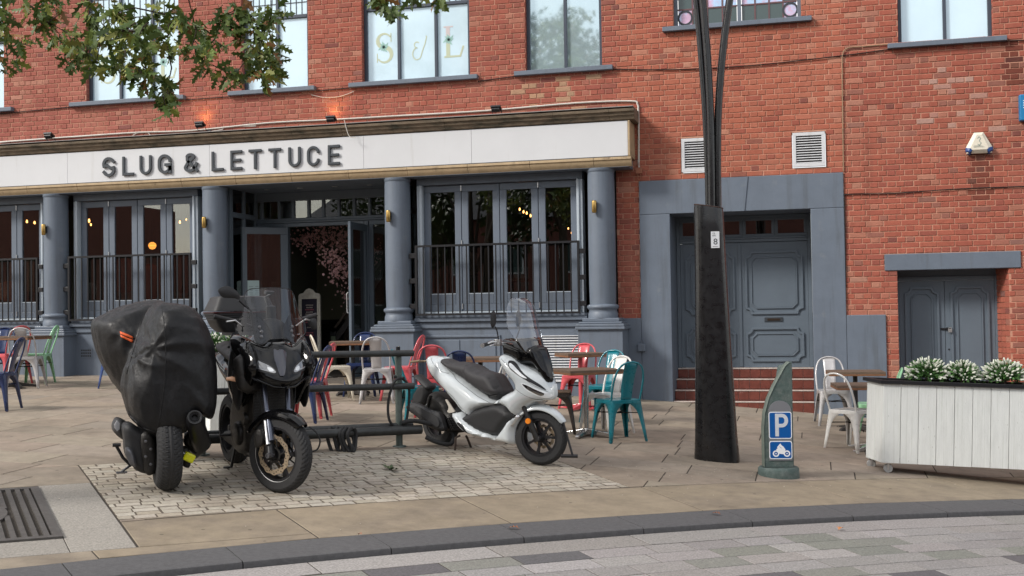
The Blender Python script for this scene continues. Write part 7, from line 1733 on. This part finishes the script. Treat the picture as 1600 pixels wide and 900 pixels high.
q_ = half([(420, 495)], -.35)[0]; mb = MB(); mb.box(-.42, -.39, -.03, .05, q_[1]-.04, q_[1]+.09); mb.build('phone_mount', m_black, B, bevel=.01); mb = MB(); mb.tube([(-.42, .01, q_[1]+.05), (-.45, -.02, q_[1]+.16), (-.42, .03, q_[1]+.2), (-.40, -.04, q_[1]+.2)], .016, 8); mb.build('mount_arm', m_black, B, smooth=60)
# handlebar, grips, mirrors
gr = fb.front([(341, 494), (383, 505), (356, 508), (385, 514)], -.30)
hy0 = abs(gr[0][0]); hz0 = gr[0][1]; hy1 = abs(gr[1][0]); hz1 = gr[1][1]
for sg in (-1, 1):
    bxs = -.36 if sg < 0 else -.62; bx1 = -.40 if sg < 0 else -.50
    mb = MB(); mb.tube([(bxs, sg*(hy0+.02), hz0+.0), (bx1, sg*(hy1-.02), hz1)], .018, 12); mb.build('grip', m_plastic, B, smooth=60)
    mb = MB(); mb.tube([(bx1, sg*(hy1), hz1), (bx1-.02, sg*.12, hz1-.04), (-.46, 0, hz1-.06)], .012, 8); mb.box(bx1-.03, bx1+.04, sg*hy1-.03, sg*hy1+.03, hz1-.02, hz1+.03); mb.build('handlebar', m_black, B, smooth=60)
    mb = MB(); mb.tube([(bxs+.07, sg*(hy0-.06), hz0-.045), (bx1+.08, sg*(hy0-.14), hz0-.035), (bx1+.05, sg*hy1, hz1-.03)], .007, 8); mb.build('brake_lever' if sg < 0 else 'clutch_lever', m_alu, B, smooth=60)
mp_ = fb.front([(341, 453), (347, 448.5), (357, 447), (372, 457), (374, 468), (366, 466), (349, 465), (343, 459)], -.34); st0 = fb.front([(373, 469), (393, 485)], -.34)
mb = MB(); pillow(mb, mp_, .018, .05, .004, .02, k=3, f=lambda u, d, z: (-.34+d, u, z)); mb.build('mirror', m_plastic, B, smooth=50)
mb = MB(); mb.tube([(-.34, st0[0][0], st0[0][1]), (-.36, (st0[0][0]+st0[1][0])/2, (st0[0][1]+st0[1][1])/2+.0), (-.36, st0[1][0], st0[1][1]), (-.40, st0[1][0]+.03, st0[1][1]-.12)], .009, 8); mb.build('mirror_stalk', m_black, B, smooth=60)
mp2 = fb.front([(481, 501), (488, 497.5), (494, 499), (495, 512), (489, 515), (483, 508)], -.55)
mb = MB(); pillow(mb, mp2, .018, .05, .004, .02, k=3, f=lambda u, d, z: (-.55+d, u, z)); mb.build('mirror', m_plastic, B, smooth=50)
# indicators
q_ = fb.front([(353, 592), (371, 595), (388, 594)], -.28); mb = MB(); mb.tube([(-.28, q_[0][0], q_[0][1]), (-.275, (q_[0][0]+q_[1][0])/2, q_[0][1]), (-.28, q_[1][0], q_[1][1])], [.012, .02, .014], 10); mb.build('indicator', mat('clear_amber', (.75, .42, .25), .2, coat=.6), B, smooth=60)
mb = MB(); mb.tube([(-.28, q_[1][0], q_[1][1]), (-.29, q_[2][0], q_[2][1])], .008, 8); mb.build('indicator_stalk', m_black, B, smooth=60)
q2 = abs(q_[0][0]); mb = MB(); mb.tube([(-.5, .19, q_[0][1]-.02), (-.5, .27, q_[0][1]-.02)], .01, 8); mb.build('indicator_stalk', m_black, B, smooth=60)
# radiator, engine, exhaust headers, sump, frame
mb = MB(); mb.box(-.36, -.33, -.17, .17, .50, .84); mb.build('radiator', m_engine, B, bevel=.01)
mb = MB()
for i in range(14): mb.box(-.328, -.324, -.16, .16, .515+i*.023, .52+i*.023)
mb.build('radiator_fins', m_black, B, kind='stuff')
mb = MB(); pillow(mb, [(-.40, .78), (-.45, .45), (-.50, .28), (-.85, .22), (-1.0, .35), (-1.0, .6), (-.8, .82)], .19, .10, .08, .04); mb.build('engine', m_engine, B, smooth=50)
for sg in (-1, 1):
    mb = MB(); mb.lathe([(0, .03), (.07, .03), (.095, .015), (.10, 0), (.10, -.03)] if sg > 0 else [(0, -.03), (.07, -.03), (.095, -.015), (.10, 0), (.10, .03)], 24, axis='y', o=(-.66, sg*.20, .42)); mb.lathe([(0, .02*sg), (.05, .02*sg), (.06, 0), (.06, -.02*sg)], 20, axis='y', o=(-.52, sg*.18, .55)); mb.build('engine_cover', m_engine, B, smooth=50)
for y_ in (-.10, -.035, .035, .10):
    mb = MB(); mb.tube([(-.42, y_, .62), (-.34, y_, .56), (-.31, y_, .42), (-.38, y_*.8, .26), (-.6, y_*.5, .20)], .020, 8); mb.build('exhaust_header', mat('heat_tinted_pipe', (.07, .045, .03), .45, .7) if y_ == -.10 else bpy.data.materials['heat_tinted_pipe'], B, smooth=60)
mb = MB(); pillow(mb, [(-.50, .22), (-.9, .20), (-1.0, .28), (-.5, .32)], .12, .04, .05, .03, k=3); mb.build('sump', m_engine, B, smooth=50)
mb = MB(); pillow(mb, [(-.9, .45), (-1.1, .40), (-1.5, .36), (-1.5, .28), (-1.0, .26)], .10, .03, .08, .03, k=3); mb.build('swingarm', m_engine, B, smooth=50)
mb = MB(); pillow(mb, [(-.75, .62), (-.92, .86), (-1.25, .95), (-1.2, .80), (-1.0, .60)], .15, .05, .06, .04, k=3); mb.build('side_panel', m_plastic, B, smooth=50)
wheel(B, 'rear_wheel', (-1.45, 0, .39), 0, .315, .165, .216, 5, 0, wide=.012)
mb = MB(); mb.tube([(-1.0, .2, .30), (-1.15, .24, .34), (-1.55, .26, .52), (-1.75, .27, .62)], [.03, .045, .06, .05], 14); mb.build('silencer', m_black, B, smooth=60)
zgr = zg(O.x-fb.X.x*1.15, O.y-fb.X.y*1.15)-O.z
for sg in (-1, 1): mb = MB(); mb.tube([(-1.05, sg*.10, .32), (-1.12, sg*.13, zgr+.02), (-1.17, sg*.18, zgr+.008)], .014, 8); mb.build('stand_leg', m_black, B, smooth=60)
for sg in (-1, 1): mb = MB(); mb.tube([(-.95, sg*.14, .38), (-.97, sg*.27, .38)], .013, 8); mb.build('footpeg', m_black, B, smooth=60)
for sg in (-1, 1): mb = MB(); mb.tube([(-.30, sg*.12, hz1-.2), (-.26, sg*.16, .8), (-.2, sg*.12, .55), (-.12, sg*.12, .42)], .006, 6); mb.build('brake_hose', m_rubber, B, smooth=60)
# top box on rack
tb_ = fb.front([(324, 487), (326, 473), (338, 464), (400, 463), (326, 492), (333, 503), (345, 512), (395, 518)], -1.62)
tz1 = tb_[3][1]; tz0 = tb_[7][1]; ty = tb_[0][0]; tw = .285; tcy = ty+tw
def tbring(x0, x1, y0, y1, z, n=5, r_=.05):
    return [(x, y, z) for x, y in rrect(x0, x1, y0, y1, r_)]
mb = MB(); mb.loft([tbring(-1.80+e2, -1.38-e2, tcy-tw+e, tcy+tw-e, z) for e, e2, z in ((.10, .06, tz0), (.05, .03, tz0+.05), (.0, .0, tz0+.17), (-.002, -.002, tz0+.185))], cap=True); mb.build('top_box_base', m_plastic, B, smooth=40)
mb = MB(); mb.loft([tbring(-1.80+e2, -1.38-e2, tcy-tw+e, tcy+tw-e, z) for e, e2, z in ((-.002, -.002, tz0+.190), (.0, .0, tz0+.20), (.02, .015, tz0+.24), (.05, .04, tz1-.01), (.075, .06, tz1), (.2, .15, tz1+.004))], cap=True); mb.build('top_box_lid', m_plastic, B, smooth=40)
mb = MB()
for k in range(3): mb.loft([tbring(-1.805, -1.375, tcy-tw-.004, tcy+tw+.004, tz0+.155-.02*k), tbring(-1.805, -1.375, tcy-tw-.004, tcy+tw+.004, tz0+.163-.02*k)])
mb.build('top_box_ribs', m_black, B)
mb = MB(); mb.loft([tbring(-1.806, -1.374, tcy-tw-.005, tcy+tw+.005, tz0+.172), tbring(-1.806, -1.374, tcy-tw-.005, tcy+tw+.005, tz0+.184)]); mb.build('red_reflector_strip', mat('dark_red_reflector', (.045, .012, .013), .3), B)
mb = MB(); mb.box(-1.75, -1.40, tcy-.12, tcy+.12, tz0-.03, tz0-.001); mb.tube([(-1.40, tcy-.12, tz0-.02), (-1.2, -.12, zn1-.12)], .012, 8); mb.tube([(-1.40, tcy+.12, tz0-.02), (-1.2, .12, zn1-.12)], .012, 8); mb.build('rack', m_black, B)

# ---------------------------------------------------------------- motorcycle under the cover
Fc = gp(261, 766); hc = 128; O = Vector((Fc.x, Fc.y, zg(Fc.x, Fc.y))); fc = Frame(O, hc)
K = empty('covered_motorcycle', O, R(hc), label='large scooter under a baggy black rain cover, only its rear wheel and exhaust showing', cat='motorcycle')
wheel(K, 'rear_wheel', (0, 0, .325), 0, .325, .20, .19, 5, 0)
wheel(K, 'front_wheel', (1.5, 0, .36), 0, .29, .12, .19, 5, 0)
CDf = lambda pts, xo: [(y, z) for y, z in fc.front(pts, xo)]
rear = CDf([(243, 470), (262, 470), (285, 474), (303, 483), (316, 499), (327, 520), (334, 548), (337, 580), (337, 608), (336, 636), (328, 656), (316, 650), (303, 646), (297, 664), (285, 676), (262, 682), (232, 680), (210, 664), (198, 640), (190, 605), (196, 575), (208, 545), (222, 515), (230, 488)], .15)
frontl = CDf([(138, 502), (150, 493), (175, 481), (205, 472), (240, 467), (262, 472), (268, 520), (262, 600), (232, 640), (205, 632), (182, 606), (171, 590), (152, 560), (143, 535)], 1.15)
def hull(mb, ring, secs, k_=.955):
    cy_ = sum(p[0] for p in ring)/len(ring); cz_ = sum(p[1] for p in ring)/len(ring); ring = [(cy_+(y-cy_)*k_, cz_+(z-cz_)*(k_+.02)) for y, z in ring]; ring = [tuple(p) for p in smooth_poly(ring, 3)]
    mb.loft([[(x, cy_+dy+(y-cy_)*s_, cz_+dz_+(z-cz_)*s2_) for y, z in ring] for x, s_, s2_, dy, dz_ in secs], cap=True)
mb = MB(); hull(mb, rear, ((-.30, .35, .5, 0, -.04), (-.27, .62, .72, 0, -.03), (-.20, .84, .88, 0, -.01), (-.08, .96, .98, 0, 0), (.15, 1, 1, 0, 0), (.5, 1.0, .95, .0, -.02), (.85, .85, .82, -.0, -.05), (1.0, .6, .6, 0, -.05)))
hull(mb, frontl, ((.62, .45, .55, -.06, -.05), (.72, .72, .78, -.04, 0), (.9, .9, .95, -.0, 0), (1.15, 1, 1, 0, 0), (1.40, .92, .9, 0, -.03), (1.55, .62, .62, 0, -.08)))
cv = mb.build('cover_src', m_cover, None)
m = cv.modifiers.new('r', 'REMESH'); m.mode = 'VOXEL'; m.voxel_size = .017; m = cv.modifiers.new('s', 'SMOOTH'); m.factor = .6; m.iterations = 14
dg = bpy.context.evaluated_depsgraph_get(); me = bpy.data.meshes.new_from_object(cv.evaluated_get(dg)); bpy.data.objects.remove(cv)
nrm = [v.normal.copy() for v in me.vertices]
a1y, a1z = CDf([(207, 556)], -.05)[0]; A1 = Vector((-.05, a1y, a1z)); a2y, a2z = CDf([(245, 472)], .5)[0]; A2 = Vector((.5, a2y, a2z)); a3y, a3z = CDf([(238, 545)], -.25)[0]; A3 = Vector((-.25, a3y, a3z))
for v, n_ in zip(me.vertices, nrm):
    p = v.co; d = 0
    for A_0, amp, fr_, fall, ph in ((A1, .017, 7, .36, 0), (A2, .014, 6, .50, 1.), (A3, .012, 7, .60, 2.)):
        r_ = p-A_0; q = r_.length; th = math.atan2(r_.z, r_.y+.3*r_.x); k = abs(math.sin(fr_*th/2+ph+1.3*noise.noise(p*2.5)))
        d += amp*(1-k*1.6)*math.exp(-(q/fall)**2)*min(1, q/.08)
    w1 = noise.noise(Vector((p.x*2.2, p.y*2.2, p.z*1.1))*1.5); w2_ = noise.noise(Vector((p.x*5+7, p.y*6, p.z*2.2+3*w1)))
    d += .014*w1+.011*(.35-abs(w2_))*1.3
    w3 = noise.noise(Vector((p.x*9+3, p.y*11+p.z*6, p.z*7-p.y*5))); d += .006*(.3-abs(w3))
    if p.z < .55:   # gathered hem
        th = math.atan2(p.x-.5, p.y); d += .007*math.sin(22*th+6*w1)*(.55-p.z)/.2
    v.co = p+n_*d
me.materials.clear(); me.materials.append(m_cover); me.polygons.foreach_set('use_smooth', [True]*len(me.polygons)); me.update()
co = bpy.data.objects.new('rain_cover', me); COL.objects.link(co); co.parent = K
from mathutils.bvhtree import BVHTree
bvh = BVHTree.FromPolygons([v.co for v in me.vertices], [tuple(p.vertices) for p in me.polygons])
def oncover(px, py, off=.006):
    o_ = fc.loc(CAM); d_ = fc.loc(CAM+ray(px, py))-o_; hit = bvh.ray_cast(o_, d_.normalized()); return (hit[0]+hit[1]*off) if hit[0] else None
for quad in (((188, 518), (208, 526), (208, 530), (188.5, 522)), ((188.5, 523.5), (208, 531.5), (207.5, 535.5), (190, 527))):
    mb = MB(); n_ = 8; top = []; bot = []
    for i in range(n_+1):
        t = i/n_; a = [quad[0][k]+(quad[1][k]-quad[0][k])*t for k in (0, 1)]; b = [quad[3][k]+(quad[2][k]-quad[3][k])*t for k in (0, 1)]; top.append(oncover(*a)); bot.append(oncover(*b))
    if all(top) and all(bot): mb.loft([top, bot], closed=False); mb.build('reflective_strip', m_refl, K, smooth=60, solid=.003)
P_ = [oncover(x, y, .004) for x, y in ((236, 560), (252, 556), (270, 553), (288, 546), (305, 536), (318, 522))]
P_ = [p for p in P_ if p]
for nm, pts_, r__ in (('seam', [(250, 470), (256, 500), (259, 540), (258, 590), (252, 640), (246, 672)], .0028), ('seam', [(222, 500), (214, 530), (205, 560), (196, 590)], .0028), ('hem_cord', [(204, 650), (222, 668), (245, 675), (268, 676), (286, 668)], .005)):
    q_ = []
    for i in range(len(pts_)-1):
        for t in range(5): q_.append(oncover(pts_[i][0]+(pts_[i+1][0]-pts_[i][0])*t/5, pts_[i][1]+(pts_[i+1][1]-pts_[i][1])*t/5, .001))
    q_ = [tuple(v) for v in q_ if v]
    if len(q_) > 4: mb = MB(); mb.tube(q_, r__, 5); mb.build(nm, m_cover, K, smooth=60)
m_whitetrim = mat('silver_trim', (.45, .45, .46), .4)
# drive casing, side stand, exhaust, lock
mb = MB(); pts = CDf([(194, 668), (205, 662), (222, 672), (240, 680), (243, 735), (236, 742), (218, 738), (208, 730), (198, 712), (196, 690)], -.02); pillow(mb, pts, .16, .05, .10, .025, k=3, f=lambda u, d, z: (.12+d, u, z)); mb.build('drive_casing', m_plastic, K, smooth=45)
mb = MB(); pts = CDf([(197, 700), (208, 704), (214, 728), (205, 728), (198, 714)], -.10); pillow(mb, pts, .03, .03, .01, .015, k=3, f=lambda u, d, z: (-.06+d, u, z)); mb.build('casing_cover', m_greymetal, K, smooth=45)
mb = MB(); pts = CDf([(180, 664), (186, 656), (198, 660), (212, 672), (208, 690), (196, 690), (184, 682), (179, 674)], .25); pillow(mb, pts, .20, .05, .10, .025, k=3, f=lambda u, d, z: (.45+d, u, z)); mb.build('lower_bodywork', m_plastic, K, smooth=45)
mb = MB(); pts = CDf([(182, 666), (186, 660), (190, 664), (190, 674), (186, 677), (182, 672)], .05); pillow(mb, pts, .012, .02, .01, .012, k=1, f=lambda u, d, z: (.24+d, u, z)); mb.build('silver_trim', m_whitetrim, K, smooth=45)
mb = MB(); pts = CDf([(222, 680), (240, 680), (246, 728), (240, 742), (230, 742), (224, 720)], -.12); pillow(mb, pts, .04, .03, .01, .015, k=3, f=lambda u, d, z: (-.06+d, u, z)); mb.build('engine_block', m_engine, K, smooth=45)
for k in range(4):
    y_, z_ = CDf([(228+(k%2)*8, 690+k*12)], -.12)[0]; mb = MB(); mb.lathe([(0, -.012), (.010, -.01), (.012, .0), (.012, .02)], 10, axis='x', o=(-.10, y_, z_)); mb.build('casing_bolt', m_greymetal, K, smooth=50)
y0_, z0_ = CDf([(302, 651)], -.25)[0]; y1_, z1_ = CDf([(312, 690)], .15)[0]
mb = MB(); mb.tube([(-.34, y0_, z0_), (-.27, y0_-.005, z0_-.03), (.05, y1_, z1_), (.35, y1_+.02, z1_-.10)], [.058, .068, .075, .06], 20, cap=False); mb.build('silencer', m_black, K, smooth=60)
d_ = (Vector((-.38, y0_, z0_))-Vector((-.30, y0_-.005, z0_-.03))).normalized(); u_ = d_.orthogonal().normalized(); v_ = d_.cross(u_)
mb = MB(); c_ = Vector((-.335, y0_, z0_)); n = 24; mb.loft([[tuple(c_+d_*e+(u_*math.cos(2*math.pi*k/n)+v_*math.sin(2*math.pi*k/n))*r_) for k in range(n)] for r_, e in ((.058, 0), (.054, .012), (.045, .012), (.034, -.002), (.030, .0), (.026, .006), (.018, -.03), (.0, -.03))]); mb.build('silencer_end_cap', m_plastic, K, smooth=35)
mb = MB(); mb.tube([(.30, y1_+.02, z1_-.08), (.2, y1_+.04, .30), (.45, .0, .25)], .025, 10); mb.build('exhaust_pipe', mat('rusty_pipe', (.08, .055, .04), .6, .5), K, smooth=60)
mb = MB(); pts = CDf([(300, 672), (314, 670), (312, 700), (308, 710), (299, 706), (288, 690)], .05); pillow(mb, pts, .05, .03, .03, .015, k=3, f=lambda u, d, z: (.12+d, u, z)); mb.build('swingarm', m_engine, K, smooth=45)
s1_, s2_, s3_ = CDf([(182, 697), (192, 715), (205, 728)], .1); mb = MB(); mb.tube([(.1, *s3_), (.1, *s2_), (.1, *s1_)], .012, 8); mb.tube([(.08, s1_[0]+.03, s1_[1]+.01), (.08, s1_[0]-.03, s1_[1]+.01)], .014, 8); mb.build('kick_lever', m_black, K, smooth=60)
s1_, s2_ = CDf([(205, 727), (190, 737)], .1); mb = MB(); mb.tube([(.2, s1_[0]-.02, s1_[1]+.08), (.12, *s1_), (.1, *s2_)], [.014, .012, .008], 8); mb.box(.07, .13, s2_[0]-.04, s2_[0]+.04, s2_[1]-.01, s2_[1]+.0); mb.build('side_stand', m_greymetal, K, smooth=60)
y_, z_ = CDf([(294, 714)], -.05)[0]
dl = MB(); dl.T = Matrix.Translation((-.05, y_, z_)) @ Matrix.Rotation(R(28), 4, 'X'); dl.box(-.035, .035, -.05, .035, -.035, .035); o_ = dl.build('disc_lock', m_yellow, None, bevel=.014); o_.parent = None; o_.matrix_world = Matrix.Translation(O) @ Matrix.Rotation(R(hc), 4, 'Z'); tag(o_, 'fluorescent yellow disc lock clamped beside the covered scooter rear wheel', 'lock')
mb = MB(); a_ = CDf([(278, 702), (290, 710)], -.03); mb.tube([(-.03, *a_[0]), (-.04, *a_[1])], .008, 8); mb.build('lock_cable', m_alu, K, smooth=60)
mb = MB(); pts = CDf([(284, 700), (296, 702), (298, 728), (288, 730), (284, 720)], 0.); pillow(mb, pts, .03, .02, .01, .012, k=3, f=lambda u, d, z: (.02+d, u, z)); mb.build('brake_caliper', m_engine, K, smooth=45)
